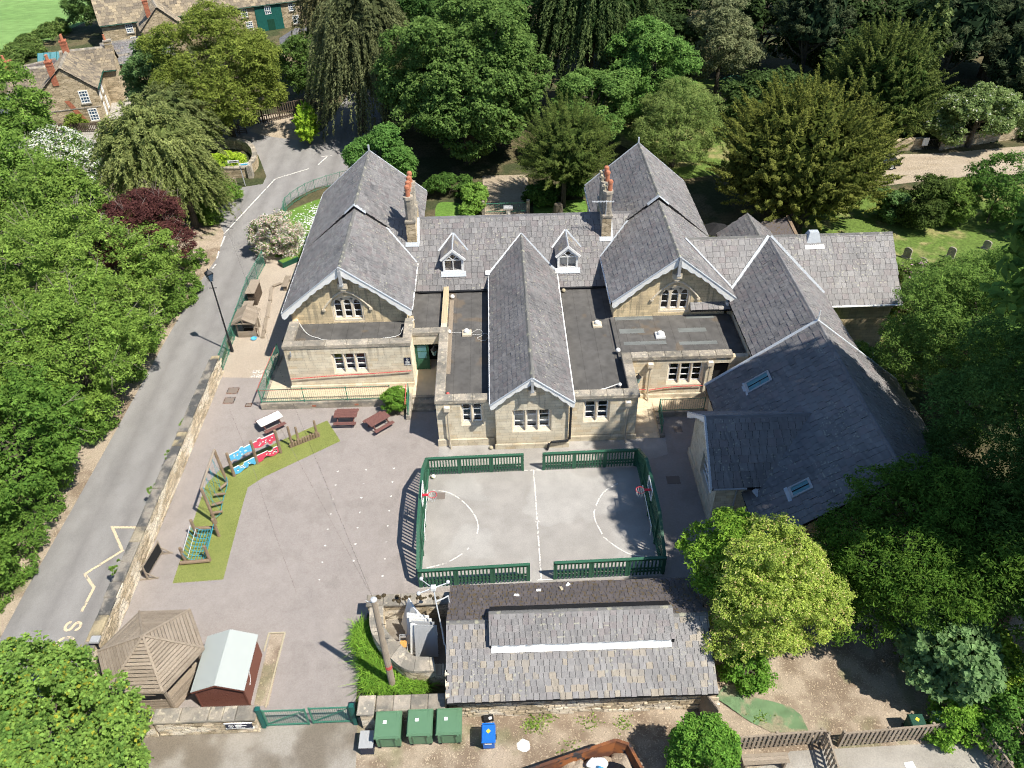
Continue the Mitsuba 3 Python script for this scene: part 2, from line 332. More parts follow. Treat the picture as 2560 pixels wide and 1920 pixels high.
class Slating:
    """collects the slates of a building; the nearest become parts, the rest one part"""
    def __init__(self, owner, mat='slate'): self.o, self.m, self.items = owner, mat, []
    def add(self, roof, V, U, near=False): self.items.append((roof, V, U, near))
    def finish(self, quota=300, name='slate'):
        cand = []
        for i, (roof, V, U, near) in enumerate(self.items):
            if near and len(V):
                d = np.linalg.norm(V.mean(1)-CAM, axis=1); cand += [(x, i, j) for j, x in enumerate(d)]
        cand.sort(); pick = cand[:quota]; taken = {}
        for _, i, j in pick:
            roof, V, U, _n = self.items[i]; m, uv = slate_mesh(V[j:j+1], U[j:j+1]); put(name, m, self.m, roof, uv=uv); taken.setdefault(i, set()).add(j)
        VV, UU = [], []
        for i, (roof, V, U, near) in enumerate(self.items):
            if not len(V): continue
            keep = np.array([j not in taken.get(i, ()) for j in range(len(V))]); VV.append(V[keep]); UU.append(U[keep])
        m, uv = slate_mesh(np.concatenate(VV), np.concatenate(UU)); put(name+'_courses', m, self.m, self.o, uv=uv, kind='stuff')

def gable_roof(owner, sl, axis, c, hw, zr, k, a, b, expo=.32, w=.33, seed=1, near=(False, False), sides=(True, True), ridge=True, ridge_mat='ridge_stone', clip=None, tone=(0, 1), hw2=None, deck='dark', name='roof', lift=.045, rl=.5, hue=(0, .83)):
    """a gable roof: ridge along axis ('x' or 'y') at cross coordinate c, from a to b; hw = half width, k = slope, zr = ridge height"""
    hw2 = hw2 or hw; t = .13
    poly = [(c-hw, zr-k*hw), (c, zr), (c+hw2, zr-k*hw2), (c+hw2, zr-k*hw2-t), (c, zr-t*1.4), (c-hw, zr-k*hw-t)]
    m = wally(poly, a, b) if axis == 'y' else wallx(poly, a, b)
    rk = put(name, m, deck, owner)
    ln = math.hypot(1, k)
    for s, on, nr, h in ((-1, sides[0], near[0], hw), (1, sides[1], near[1], hw2)):
        if not on: continue
        S = h*ln
        if axis == 'y': E = (c+s*h, a, zr-k*h+.012); u = (0, 1, 0); v = (-s/ln, 0, k/ln)
        else: E = (a, c+s*h, zr-k*h+.012); u = (1, 0, 0); v = (0, -s/ln, k/ln)
        V, U = slates(E, u, v, b-a, S-.06, expo, w, seed+10*(s+1), clip=clip, tone=tone, lift=lift, hue=hue)
        sl.add(rk, V, U, nr)
    if ridge:
        n = max(1, int(round((b-a)/rl))); d = (b-a)/n
        for i in range(n):
            q = .14; h = zr+.045+R.normal()*.006
            pl = [(c-q, h-k*q*.95), (c-.03, h+.015), (c+.03, h+.015), (c+q, h-k*q*.95), (c+q-.03, h-k*q-.05), (c, h-.05), (c-q+.03, h-k*q-.05)]
            y0, y1 = a+i*d+.004, a+(i+1)*d-.004
            put('ridge_tile', wally(pl, y0, y1) if axis == 'y' else wallx(pl, y0, y1), ridge_mat, rk)
    return rk

def bargeboard(owner, c, hw, zr, k, y, n=7, depth=.30, axis='y', amp=.07, th=.05, parent=None):
    """a pair of scalloped boards under a gable, in the plane y"""
    ks = []
    for s in (-1, 1):
        xs = np.linspace(0, 1, 90); top = [(c+s*hw*x, zr-k*hw*x+.03) for x in xs]
        low = []
        for x in xs:
            ph = x*n; sc = abs(math.sin(math.pi*ph)); dd = depth*(1.0+.28*math.cos(x*math.pi*2.2))+amp*sc
            if x > .985: dd *= .75
            low.append((c+s*hw*x, zr-k*hw*x-dd))
        poly = Polygon(top+low[::-1]).buffer(0)
        m = wally(poly, y-th, y) if axis == 'y' else wallx(poly, y-th, y)
        kk = put('bargeboard', m, 'white_paint', owner); ks.append(kk)
        cap = beam((c+s*.02, y-th/2-.01, zr+.05), (c+s*hw, y-th/2-.01, zr-k*hw+.05), .10, .045) if axis == 'y' else beam((y-th/2-.01, c+s*.02, zr+.05), (y-th/2-.01, c+s*hw, zr-k*hw+.05), .10, .045)
        put('verge_cap', cap, 'lead', kk)
    return ks

# ---------------------------------------------------------------- walls and windows (facing -y)
def front_wall(owner, poly, y, holes=(), th=.35, m='ashlar', label=None):
    p = Polygon(poly)
    for h in holes: p = p.difference(Polygon(h))
    return put('wall', wally(p, y, y+th), m, owner, label)
def rect(x0, x1, z0, z1): return [(x0, z0), (x1, z0), (x1, z1), (x0, z1)]
def mullion_window(owner, x0, x1, z0, z1, y, lights=3, rows=3, depth=.16, sill=.22, blinds=False, label=None, inset=.12):
    """a stone mullioned window in the opening x0..x1, z0..z1 of a wall whose face is y"""
    wk = put('window', [beam((x0, y+depth, z0), (x0+.001, y+depth, z0), .02)], 'white_paint', owner, label) if False else None
    # stone: splayed jambs, sloping sill, mullions
    st = []
    a = inset; iz0, iz1 = z0+sill, z1-.02; ix0, ix1 = x0+a, x1-a; yd = y+depth
    def quad(p): return trimesh.Trimesh(np.array(p), [(0, 1, 2), (0, 2, 3)], process=False)
    st.append(quad([(x0, y-.004, z0), (x1, y-.004, z0), (ix1, yd, iz0), (ix0, yd, iz0)]))
    st.append(quad([(x0, y-.004, z0), (ix0, yd, iz0), (ix0, yd, iz1), (x0, y-.004, z1)]))
    st.append(quad([(x1, y-.004, z0), (x1, y-.004, z1), (ix1, yd, iz1), (ix1, yd, iz0)]))
    st.append(quad([(x0, y-.004, z1), (ix0, yd, iz1), (ix1, yd, iz1), (x1, y-.004, z1)]))
    mw = .14; lw = (ix1-ix0-mw*(lights-1))/lights; frames, panes, bl = [], [], []
    for i in range(lights):
        l0 = ix0+i*(lw+mw); l1 = l0+lw
        if i: 
            p = Polygon([(l0-mw, yd+.06), (l0, yd+.06), (l0-mw*.28, y+.02), (l0-mw*.72, y+.02)])
            st.append(ext(p, iz0-.02, iz1))
        f = .045; yy = yd+.035
        frames += [bx(l0, l0+f, yy-.03, yy+.03, iz0, iz1), bx(l1-f, l1, yy-.03, yy+.03, iz0, iz1), bx(l0+f, l1-f, yy-.03, yy+.03, iz0, iz0+f*1.6), bx(l0+f, l1-f, yy-.03, yy+.03, iz1-f, iz1)]
        for r in range(1, rows):
            zz = iz0+(iz1-iz0)*r/rows; frames.append(bx(l0+f, l1-f, yy-.034, yy+.026, zz-.024, zz+.024))
        panes.append(quad([(l0+f*.5, yy+.005, iz0), (l1-f*.5, yy+.005, iz0), (l1-f*.5, yy+.005, iz1), (l0+f*.5, yy+.005, iz1)]))
        bl.append(bx(l0, l1, yy+.25, yy+.27, iz0, iz0+(iz1-iz0)*(.25+.5*R.random())))
    wk = put('window', trimesh.util.concatenate(frames), 'white_paint', owner, label)
    put('surround', trimesh.util.concatenate(st), 'dressed_stone', wk)
    for p in panes: put('pane', p, 'glass', wk)
    if blinds: put('blind', trimesh.util.concatenate(bl), blinds, wk)
    return wk

# ================================================================ GROUND
K = .785
GX = 260
gm = sheet([(-GX, -40), (GX, -40), (GX, 300), (-GX, 300)], -.012)
put('ground', gm, 'woodland_floor', kind='structure')
put('meadow', sheet([(-200, 118), (-75, 108), (-66.5, 116), (-64.5, 121), (-63.5, 127), (-62, 134), (-58, 150), (-40, 175), (-40, 280), (-200, 280)], -.004), 'meadow', kind='structure')
road = [(-24.5, -10), (-24.5, 25), (-24.35, 30), (-24.2, 37), (-24.1, 44.4), (-24, 48), (-23.8, 53.5), (-23.35, 58), (-23.9, 62), (-25.9, 66.4), (-24.4, 71), (-22.6, 71.6), (-22.6, 73.3), (-24.5, 78.4), (-26.3, 81.3), (-32, 83), (-33, 87), (-27, 86.5), (-24.5, 84),
        (-20.7, 82.5), (-18.9, 84.5), (-17.5, 96), (-14, 115), (-10.5, 115), (-13, 96), (-12.6, 84), (-12.2, 74), (-15.5, 71.2), (-17.3, 70.4), (-18.9, 68.3), (-19.7, 66), (-19.1, 63.4), (-19.2, 55.6), (-19.6, 53), (-19.6, 46), (-19.35, 42.5), (-19.35, -10)]
put('road', sheet(road, 0.0), 'road_asphalt', kind='structure')
put('verge', sheet([(-26.5, -10), (-24.4, -10), (-24.4, 25), (-24.2, 37), (-24, 46), (-23.8, 53.5), (-23.2, 58), (-23.8, 62), (-25.8, 66.4), (-28, 64), (-28, 50), (-26.5, 40)], -.004), 'soil', kind='structure')
put('drive', sheet([(-27, 85), (-24.3, 83.3), (-20.6, 82), (-20, 90), (-26.5, 90)], .004), 'dirt', kind='structure')
put('playground', sheet([(-19, 17.6), (-18.95, 41.8), (-15.9, 41.55), (-15.3, 38.3), (12.4, 38.5), (12.4, 24), (8.6, 22.8), (-7, 22.8), (-7, 17.4), (-11, 17.2), (-14, 17.4)], 0.0), 'asphalt', kind='structure')
put('quiet_paving', sheet([(-19.2, 42.4), (-19.5, 50), (-19.3, 60), (-13.5, 60), (-13.5, 41.4), (-16, 41.5), (-18.95, 41.75)], .002), 'quiet_paving', kind='structure')
put('court_surface', sheet([(-4.6, 24.1), (7.75, 24.4), (7.7, 32.4), (9.6, 33.1), (9.7, 34.6), (-3.95, 34.5), (-4.0, 33.5), (-4.6, 32.2)], .004), 'court_asphalt', kind='structure')
put('yard', sheet([(-11, 8), (-11, 17.2), (-5.5, 17.6), (8.6, 17.9), (9.1, 24.5), (12.3, 24.8), (26, 21), (26, 8)], -.002), 'soil', kind='structure')
put('lane', sheet([(-30, 8), (-30, 14.2), (-19, 16.8), (-11, 17.3), (-6.8, 17.3), (-6, 8)], .004), 'lane_gravel', kind='structure')
put('concrete', sheet([(9.6, 8), (9.3, 14.6), (10.9, 14.9), (11.5, 15.35), (17.6, 15.45), (21, 15.2), (21, 8)], .003), 'stained', kind='structure')
put('lawn', sheet(curve([(-5.4, 61), (-5.6, 66), (-4.3, 66.6), (-2.6, 65.5), (-1.8, 63.8), (-1.4, 62), (-1.6, 58), (-5, 57), (-5.4, 61)], 6)[:-1], .003), 'lawn', kind='structure')
put('lawn', sheet([(3.2, 57), (3.2, 66), (8, 66.4), (8.5, 57)], .003), 'lawn', kind='structure')
put('lawn', sheet(curve([(-18.6, 57.5), (-18.8, 62), (-19.1, 65.2), (-18.2, 66.6), (-16.2, 68.2), (-13, 69), (-13, 58), (-18.6, 57.5)], 6)[:-1], .004), 'lawn', kind='structure')
put('lawn', sheet([(-32, 72), (-31, 79), (-26.5, 78.6), (-24.9, 76.6), (-24.8, 74.2), (-28, 73)], .003), 'lawn', kind='structure')
put('path', sheet([(-1.6, 56), (-1.2, 64.5), (-1.4, 72), (3, 72), (2.8, 64.3), (3, 56)], .002), 'dirt', kind='structure')
put('churchyard', sheet([(26, 43), (24, 52), (26, 60), (30, 66), (80, 68.2), (80, 40), (34, 40)], -.004), 'grass', kind='structure')
put('churchyard', sheet([(12, 80), (14, 98), (34, 98), (32, 74), (18, 70)], -.004), 'grass', kind='structure')
put('track', sheet(curve([(26, 66), (34, 67), (42, 68.4), (54, 69.2), (90, 71)], 6).tolist()+curve([(90, 79), (60, 76), (52, 75.2), (44, 74.2), (38, 74.2), (26, 73)], 6).tolist(), .003), 'dirt', kind='structure')
put('village_yard', sheet([(-62, 82), (-40, 82), (-38, 90), (-44, 100), (-60, 100)], -.003), 'stained', kind='structure')
put('artificial_turf', sheet(curve([(-11.12, 37.05), (-10.03, 35.12), (-11.76, 33.9), (-14.03, 32.31), (-14.82, 31.5), (-14.8, 30.31), (-14.6, 25.11)], 1).tolist()+[(-17.14, 24.98), (-17.25, 29.31), (-17.3, 31.8), (-16.81, 32.94), (-14.48, 34.73), (-13.35, 35.56)], .006), 'artificial_turf', kind='structure')
# painted markings
Z2 = .010
def mark(name, m, mt, parent): return put(name, m, mt, parent)
dots = [(-9.82,32.54),(-8.19,32.6),(-6.57,32.65),(-9.79,31.46),(-8.2,31.5),(-6.55,31.55),(-9.78,30.37),(-8.19,30.41),(-6.54,30.46),(-9.75,29.28),(-8.15,29.32),(-6.53,29.37),(-9.74,28.19),(-8.13,28.23),(-6.52,28.29),(-9.72,27.08),(-8.12,27.12),(-6.49,27.18),(-9.7,25.98),(-8.08,26.02),(-6.47,26.07),(-9.67,24.89),(-6.47,24.99)]
for x, y in dots: mark('painted_dot', sheet(Point(x, y).buffer(.045+.02*R.random(), 3), Z2), 'marking_white', 'playground')
for pts in ([(-17.6, 38.4), (-16.1, 35.5), (-14.6, 32.5), (-12.6, 28.3), (-10.7, 24.2)], [(-13.9, 36.4), (-10.5, 30.3), (-7.0, 24.1)]):
    mark('crack', strip(wob := [(x+R.normal()*.04, y) for x, y in pts], .014, Z2+.004), 'crack_line', 'playground')
for x, y, w, d in ((-17.81, 40.28, .75, .62), (-17.81, 39.29, .7, .6), (-16.44, 38.78, .42, .36)):
    k = put('drain_cover', bx(x-w/2, x+w/2, y-d/2, y+d/2, -.02, .012), 'rust', 'playground')
    put('cover_plate', bx(x-w/2+.05, x+w/2-.05, y-d/2+.05, y+d/2-.05, -.02, .018), 'tinted', k, color=np.tile([[.20, .165, .14]], (8, 1)))
for x, y, w, d in ((-3.84, 30.35, .72, .5), (9.53, 30.99, .75, .6), (10.6, 35.2, .5, .5)):
    put('drain_cover', bx(x-w/2, x+w/2, y-d/2, y+d/2, -.02, .014), 'tinted', 'court_surface', color=np.tile([[.18, .15, .13]], (8, 1)))
L = 'court_line'
for pts, w in ((curve([(-4.19,30.82),(-3.3,30.59),(-2.49,29.91),(-1.85,28.95),(-1.61,28.14),(-1.66,27.54)]), .07), ([(-2.09,26.61),(-2.18,26.5)], .07), (curve([(-2.41,26.25),(-2.9,25.88),(-3.49,25.59),(-4.25,25.39)]), .07),
    (curve([(6.33,30.86),(5.44,30.2),(4.84,29.07),(4.75,28.26),(5.02,27.22)]), .07), (curve([(5.07,27.03),(5.72,26.29),(6.39,25.81),(7.32,25.61)]), .07), ([(1.6,32.1),(1.61,24.45)], .07), ([(1.07,32.13),(2.14,32.13)], .06), ([(1.0,24.42),(2.2,24.42)], .06)):
    mark(L, strip(pts, w, Z2), 'marking_white', 'court_surface')
mark('centre_spot', strip([(1.5, 28.25), (1.72, 28.25)], .09, Z2+.004), 'marking_white', 'court_surface')
for pts in ([(-23.31,56), (-23.2,56.7)], [(-23.35,57.5), (-23.5,58.8)], [(-23.55,59.6), (-23.66,61.4)], [(-23.84,61.77),(-22.7,67.3),(-21.6,72.66),(-18.71,74.79)], [(-17.93,75.66),(-17.3,77.6)], [(-17.9, 77.7), (-16.9, 77.8)]):
    mark('white_line', strip(pts, .12, Z2), 'marking_white', 'road')
mark('zigzag_line', strip([(-19.6,28.75),(-21.57,28.84),(-20.45,27.2),(-21.87,25.74),(-21.07,24.89),(-21.14,23.47)], .14, Z2), 'marking_cream', 'road')
def floor_text(s, x, y, hgt, rot, mt, parent, name, sx=1.0, z=Z2):
    m = meshkit.text_mesh(s, hgt, .004, bold=True); m.apply_translation((0, 0, 0)); m.apply_scale((sx, 1, 1))
    m.apply_transform(trimesh.transformations.rotation_matrix(rot, (0, 0, 1))); m.apply_translation((x, y, z)); return put(name, m, mt, parent)
for ch, y in (('S', 22.98), ('C', 22.15), ('H', 21.35)): floor_text(ch, -21.62, y, .78, -math.pi/2, 'marking_cream', 'road', 'painted_letter', .95)
floor_text('QUIET', -17.0, 42.12, .30, -.06, 'marking_white', 'quiet_paving', 'painted_word', 1.15)
floor_text('AREA', -16.98, 41.62, .30, -.06, 'marking_white', 'quiet_paving', 'painted_word', 1.15)
# paving slabs along the right-hand ramp
for i in range(5):
    for j in range(8):
        x0 = 7.95+i*.36; y0 = 34.5+j*.42
        if x0+.36 > 9.42: continue
        z = .02+.035*j
        put('slab', cbx(x0+.006, min(x0+.354, 9.36), y0+.006, y0+.414, -.05, z+.03*R.random()*.2, .008), 'paving_stone', 'court_surface')

# ================================================================ SCHOOL
S = thing('school_building', 'long cream stone school with steep grey slate gables, white scalloped bargeboards and flat roofed bays', 'school')
SL = Slating(S)
WZ, EZ = 7.72, 4.45
# --- left wing
LX, RX = -9.97, 11.25
def wing(cx, hl, hr, seed, lab):
    # front part and slightly higher rear part
    a = gable_roof(S, SL, 'y', cx, hl, WZ, K, 42.5, 50.5, seed=seed, hw2=hr, near=(False, False), tone=(0, 1))
    b = gable_roof(S, SL, 'y', cx+.02, hl+.02, WZ+.27, K+.06, 50.45, 59.7, seed=seed+3, hw2=hr+.02)
    put('lead_saddle', cat(beam((cx, 50.42, WZ+.33), (cx-.75, 50.42, WZ+.33-.64), .34, .03, up=(-.6, 0, .8)), beam((cx, 50.42, WZ+.33), (cx+.75, 50.42, WZ+.33-.64), .34, .03, up=(.6, 0, .8))), 'lead', a)
    for y, z in ((59.72, WZ+.27),):
        for s, h, kk in ((-1, hl, K+.06), (1, hr, K+.06)): put('verge_cap', beam((cx, y, z+.03), (cx+s*h, y, z-kk*h+.03), .12, .08), 'lead', b)
    put('finial', bx(cx-.06, cx+.06, 59.66, 59.8, WZ+.2, WZ+.75), 'lead', b)
    return a, b
lw = wing(LX, 4.18, 4.22, 11, 'l'); rw = wing(RX, 4.1, 3.95, 21, 'r')
for s, x in ((0, -14.12), (1, -5.78)): pass
def arched(cx, w, z0, zs, za, n=10):
    """a pointed arch outline"""
    p = [(cx-w/2, z0), (cx-w/2, zs)]
    for t in np.linspace(0, 1, n)[1:]: p.append((cx-w/2*math.cos(t*math.pi/2)**1.05 if t < 1 else cx, zs+(za-zs)*math.sin(t*math.pi/2)**.95))
    q = [(2*cx-x, z) for x, z in p[:-1]][::-1]
    return p+q
def gothic_window(cx, z0, y):
    hole = arched(cx, 2.05, z0, 4.62, 5.42)
    fr = Polygon(hole).difference(Polygon(arched(cx, 1.83, z0+.16, 4.62, 5.32)))
    wk = put('gothic_window', wally(fr, y+.03, y+.22), 'dressed_stone', S)
    # stone tracery plate with three lancets
    plate = Polygon(arched(cx, 1.86, z0+.1, 4.62, 5.34)); lan = []
    for i in (-1, 0, 1):
        l = arched(cx+i*.625, .47, z0+.24, 4.68, 5.05, 7); lan.append(l); plate = plate.difference(Polygon(l))
    for i, zz in ((-.32, 5.12), (.32, 5.12)): plate = plate.difference(Polygon([(cx+i-.13, zz), (cx+i, zz-.13), (cx+i+.13, zz), (cx+i, zz+.09)]))
    put('tracery', wally(plate, y+.14, y+.26), 'dressed_stone', wk)
    put('traceried_light', bx(cx-.5, cx+.5, y+.25, y+.27, 4.95, 5.3), 'stained', wk)
    for l in lan:
        x0, x1 = min(p[0] for p in l), max(p[0] for p in l); zs = 4.68
        f = Polygon(l).difference(Polygon(l).buffer(-.035))
        bars = [wally(f, y+.22, y+.27), bx(x0, x1, y+.215, y+.262, z0+.24, z0+.31)]
        for zz in (zs-.02, (z0+.24+zs)/2): bars.append(bx(x0+.02, x1-.02, y+.216, y+.27, zz-.024, zz+.024))
        put('frame', trimesh.util.concatenate(bars), 'white_paint', wk)
        v, fc = trimesh.creation.triangulate_polygon(Polygon(l), engine='earcut'); put('pane', trimesh.Trimesh(np.column_stack([v[:, 0], np.full(len(v), y+.245), v[:, 1]]), fc, process=False), 'glass', wk)
    # hood mould
    o = []
    for t in np.linspace(-1, 1, 25): o.append((cx+t*1.52, y-.03, 4.50+1.28*(1-abs(t)**1.9)*(.86+.14*(1-abs(t)))))
    o = [(o[0][0], y-.03, o[0][2]-.05)]+o+[(o[-1][0], y-.03, o[-1][2]-.05)]
    put('hood_mould', cat(tube(o, .075, 6), bc((o[0][0], y-.05, 4.42), (.2, .14, .14)), bc((o[-1][0], y-.05, 4.42), (.2, .14, .14))), 'dressed_stone', wk)
    return hole
for cx, lab in ((LX-.0, 'l'), (RX+.12, 'r')):
    hole = gothic_window(cx, 3.42 if lab == 'l' else 3.36, 42.9)
    hl, hr = (3.72, 3.75) if lab == 'l' else (3.85, 3.5); c0 = LX if lab == 'l' else RX
    front_wall(S, [(c0-hl, 0), (c0+hr, 0), (c0+hr, WZ-K*hr-.2), (c0, WZ-.22), (c0-hl, WZ-K*hl-.2)], 42.9, [hole], .4)
    for x in (c0-hl, c0+hr-.35): put('wall', bx(x, x+.35, 43.3, 59.1, 0, EZ-.05), 'ashlar', S)
    put('wall', wally([(c0-hl, 0), (c0+hr, 0), (c0+hr, WZ-K*hr-.2), (c0, WZ-.0), (c0-hl, WZ-K*hl-.2)], 59.1, 59.4), 'ashlar', S)
    b = bargeboard(S, c0, 4.2 if lab == 'l' else 4.05, WZ, K, 42.5, n=8, depth=.34, amp=.10)
    put('pendant', cat(bx(c0-.09, c0+.09, 42.28, 42.52, WZ-1.15, WZ-.1), bx(c0-.12, c0+.12, 42.25, 42.5, WZ-1.22, WZ-1.12), bx(c0-.07, c0+.07, 42.3, 42.46, WZ-.1, WZ+.12)), 'grey_plastic', S)
    put('corbel', cat(bx(c0-.3, c0+.3, 42.55, 42.9, WZ-1.55, WZ-1.2), bx(c0-.16, c0+.16, 42.6, 42.9, WZ-1.75, WZ-1.5)), 'dressed_stone', S)
put('vent_grille', bx(-9.0, -8.45, 42.86, 42.9, 6.02, 6.22), 'white_paint', S)
for x in (LX-4.2, LX+4.2, RX-4.12): put('gutter', tube([(x, 42.6, EZ-.04), (x, 59.6, EZ-.04)], .07, 8), 'white_paint', S)

# --- main range
gable_roof(S, SL, 'x', 51.07, 4.35, 6.55, K, -8.6, 10.2, seed=31, near=(False, False), tone=(.15, 1.1), ridge_mat='far_slate', expo=.42, w=.42)
put('wall', bx(-6.3, 7.7, 47.1, 47.4, 0, 3.2), 'ashlar', S); put('wall', bx(-6.3, 7.7, 54.9, 55.2, 0, 3.2), 'ashlar', S)
put('gutter', tube([(-5.7, 46.66, 3.12), (7.2, 46.66, 3.12)], .065, 8), 'black_iron', S)
def flash(p, q, w=.2, up=(0, -.6, .8)): return put('lead_flashing', beam(p, q, w, .03, up=up), 'lead', S)
flash((-8.4, 50.42, 6.12), (-5.72, 47.55, 3.98+.0), .2) if False else None
for sgn, cx in ((1, LX), (-1, RX)):
    top = (cx+sgn*(WZ-6.5)/K, 51.0, 6.55); bot = (cx+sgn*4.15, 51.07-(6.55-(WZ-K*4.15))/K, WZ-K*4.15)
    flash((top[0], top[1]-.05, top[2]+.03), (bot[0], bot[1]-.05, bot[2]+.05), .14, up=(sgn*.4, -.4, .8))
# --- centre bay
CX = 1.6
gable_roof(S, SL, 'y', CX, 2.36, 5.66, K, 33.6, 50.2, seed=41, near=(True, True), ridge_mat='ridge_stone', tone=(-.1, .55), expo=.33, w=.34, clip=lambda c: c[2] > 6.55-K*(51.07-c[1])-.25)
win = [(.44, 1.28), (2.74, 1.28), (2.74, 3.0), (.44, 3.0)]
front_wall(S, [(-.52, 0), (3.72, 0), (3.72, 3.8), (CX, 5.46), (-.52, 3.8)], 34.03, [win])
mullion_window(S, .44, 2.74, 1.28, 3.0, 34.03, 3, 3, depth=.2, blinds='blind')
put('plinth', cbx(-.60, 3.80, 33.94, 34.03, 0, .42, .05), 'ashlar', S)
for x in (-.52, 3.42): put('wall', bx(x, x+.3, 34.38, 47.1, 0, 3.75), 'ashlar', S)
bargeboard(S, CX, 2.40, 5.66, K, 33.6, n=5, depth=.24, amp=.09)
put('pendant', cat(bx(CX-.07, CX+.07, 33.4, 33.62, 4.86, 5.6), bx(CX-.1, CX+.1, 33.38, 33.6, 4.8, 4.88)), 'grey_plastic', S)
put('corbel', bx(CX-.22, CX+.22, 33.7, 34.03, 4.35, 4.75), 'dressed_stone', S)
for x in (CX-2.4, CX+2.4): put('gutter', tube([(x, 33.7, 3.78), (x, 47.6, 3.78)], .06, 8), 'white_paint', S)
for s in (-1, 1):
    flash((CX, 49.9, 5.72), (CX+s*2.34, 47.62, 3.95), .13, up=(-s*.4, -.4, .8))
    put('lead_apron', bc((CX+s*2.45, 47.55, 3.98), (.32, .34, .06), rx=.6), 'white_wall', S)
# --- left block with porch
def coped(parts, z0, z1, t):
    for x0, x1, y0, y1 in parts: put('coping_stone', cbx(x0, x1, y0, y1, z0, z1, .03), 'coping', S)
def coping_run(x0, x1, y0, y1, z0, z1, step=1.05):
    lx, ly = x1-x0, y1-y0; n = max(1, int(round(max(lx, ly)/step)))
    for i in range(n):
        d = R.normal()*.004
        if lx > ly: put('coping_stone', cbx(x0+lx*i/n+.006, x0+lx*(i+1)/n-.006, y0, y1, z0, z1+d, .03), 'coping', S)
        else: put('coping_stone', cbx(x0, x1, y0+ly*i/n+.006, y0+ly*(i+1)/n-.006, z0, z1+d, .03), 'coping', S)
hl = [(-2.55, 1.55), (-1.22, 1.55), (-1.22, 3.22), (-2.55, 3.22)]
front_wall(S, rect(-3.95, -.52, 0, 3.36), 34.45, [hl]); mullion_window(S, -2.55, -1.22, 1.55, 3.22, 34.45, 2, 3, blinds='curtain')
put('plinth', cbx(-4.02, -.62, 34.36, 34.45, 0, .55, .05), 'ashlar', S)
put('wall', bx(-3.95, -3.6, 34.8, 46.9, 0, 3.36), 'ashlar', S)
coping_run(-4.0, -.75, 34.38, 34.98, 3.36, 3.6); coping_run(-4.0, -3.42, 34.99, 41.14, 3.36, 3.6); coping_run(-5.82, -3.42, 41.15, 41.72, 3.36, 3.6)
put('flat_roof', bx(-6.1, -.5, 41.45, 47.2, 2.9, 2.97), 'roof_felt', S); put('flat_roof', bx(-3.7, -.5, 34.6, 41.449, 2.9, 2.971), 'roof_felt', S)
put('roof_walkboard', bx(-3.5, -3.22, 37.6, 45.7, 2.972, 3.0), 'weathered_wood', S)
# porch: door wall at the back of the steps
put('wall', wally(Polygon(rect(-5.8, -3.95, .45, 3.36)).difference(Polygon(rect(-5.72, -4.12, .45, 2.62))), 41.2, 41.55), 'ashlar', S)
dk = put('door', cat(bx(-5.68, -4.86, 41.36, 41.41, .47, 2.55), bx(-5.6, -4.94, 41.33, 41.36, .55, 1.25)), 'green_paint', S)
put('door_pane', bx(-5.55, -4.98, 41.335, 41.36, 1.40, 2.42), 'glass_blue', dk); put('door_frame', cat(bx(-5.72, -5.68, 41.3, 41.5, .47, 2.62), bx(-4.86, -4.82, 41.3, 41.5, .47, 2.62), bx(-5.68, -4.86, 41.3, 41.5, 2.55, 2.62), bx(-5.6, -4.94, 41.325, 41.355, 1.95, 2.0)), 'green_paint', dk)
put('porch_back', bx(-5.8, -3.9, 42.4, 42.5, .45, 3.0), 'dark', S)
put('porch_floor', bx(-5.85, -3.95, 38.7, 42.4, 0, .47), 'paving_stone', S)
for i, (y, z) in enumerate(((37.6, .16), (38.05, .31), (38.5, .465))): put('step', bx(-5.85, -3.96, y, 38.69-.001*i, z-.155, z), 'coping', S)
# --- right block
hr_ = [(4.63, 1.44), (6.19, 1.44), (6.19, 3.08), (4.63, 3.08)]
front_wall(S, rect(3.73, 7.8, 0, 3.36), 34.53, [hr_]); mullion_window(S, 4.63, 6.19, 1.44, 3.08, 34.53, 2, 3, blinds='curtain')
put('plinth', cbx(3.82, 7.88, 34.44, 34.53, 0, .42, .05), 'ashlar', S)
put('wall', bx(7.45, 7.8, 34.88, 38.0, 0, 3.36), 'ashlar', S)
coping_run(4.05, 7.86, 34.4, 35.0, 3.36, 3.6); coping_run(7.28, 7.86, 35.01, 38.44, 3.36, 3.6)
put('flat_roof', bx(3.7, 7.46, 34.7, 47.2, 2.9, 2.968), 'roof_felt', S)
put('roof_kerb', bx(7.2, 7.46, 38.4, 42.9, 2.9, 3.12), 'roof_felt', S)
# --- right low block
hR = [(10.2, 1.28), (12.45, 1.28), (12.45, 2.98), (10.2, 2.98)]; dR = rect(13.05, 14.05, .2, 2.9)
front_wall(S, rect(7.5, 15.1, 0, 3.36), 37.95, [hR, dR]); mullion_window(S, 10.2, 12.45, 1.28, 2.98, 37.95, 3, 3)
put('side_door', cat(bx(13.1, 14.0, 38.25, 38.3, .2, 2.5), bx(13.05, 14.05, 38.2, 38.34, 2.5, 2.58)), 'black_iron', S)
put('plinth', cbx(7.82, 12.9, 37.87, 37.95, 0, .62, .05), 'ashlar', S)
coping_run(7.87, 14.1, 37.86, 38.44, 3.36, 3.6)
put('flat_roof', bx(7.47, 15.1, 38.3, 42.95, 3.05, 3.14), 'roof_felt', S)
for x0, x1, y0, y1 in ((7.6, 9.2, 41.0, 41.5), (11.4, 13.2, 40.95, 41.4), (7.7, 10.4, 39.75, 40.1), (11.2, 13.6, 39.6, 39.95), (7.5, 10.0, 42.5, 42.88), (12.2, 14.0, 42.45, 42.88)): put('felt_patch', bx(x0, x1, y0, y1, 3.13, 3.146), 'felt_patch', S)
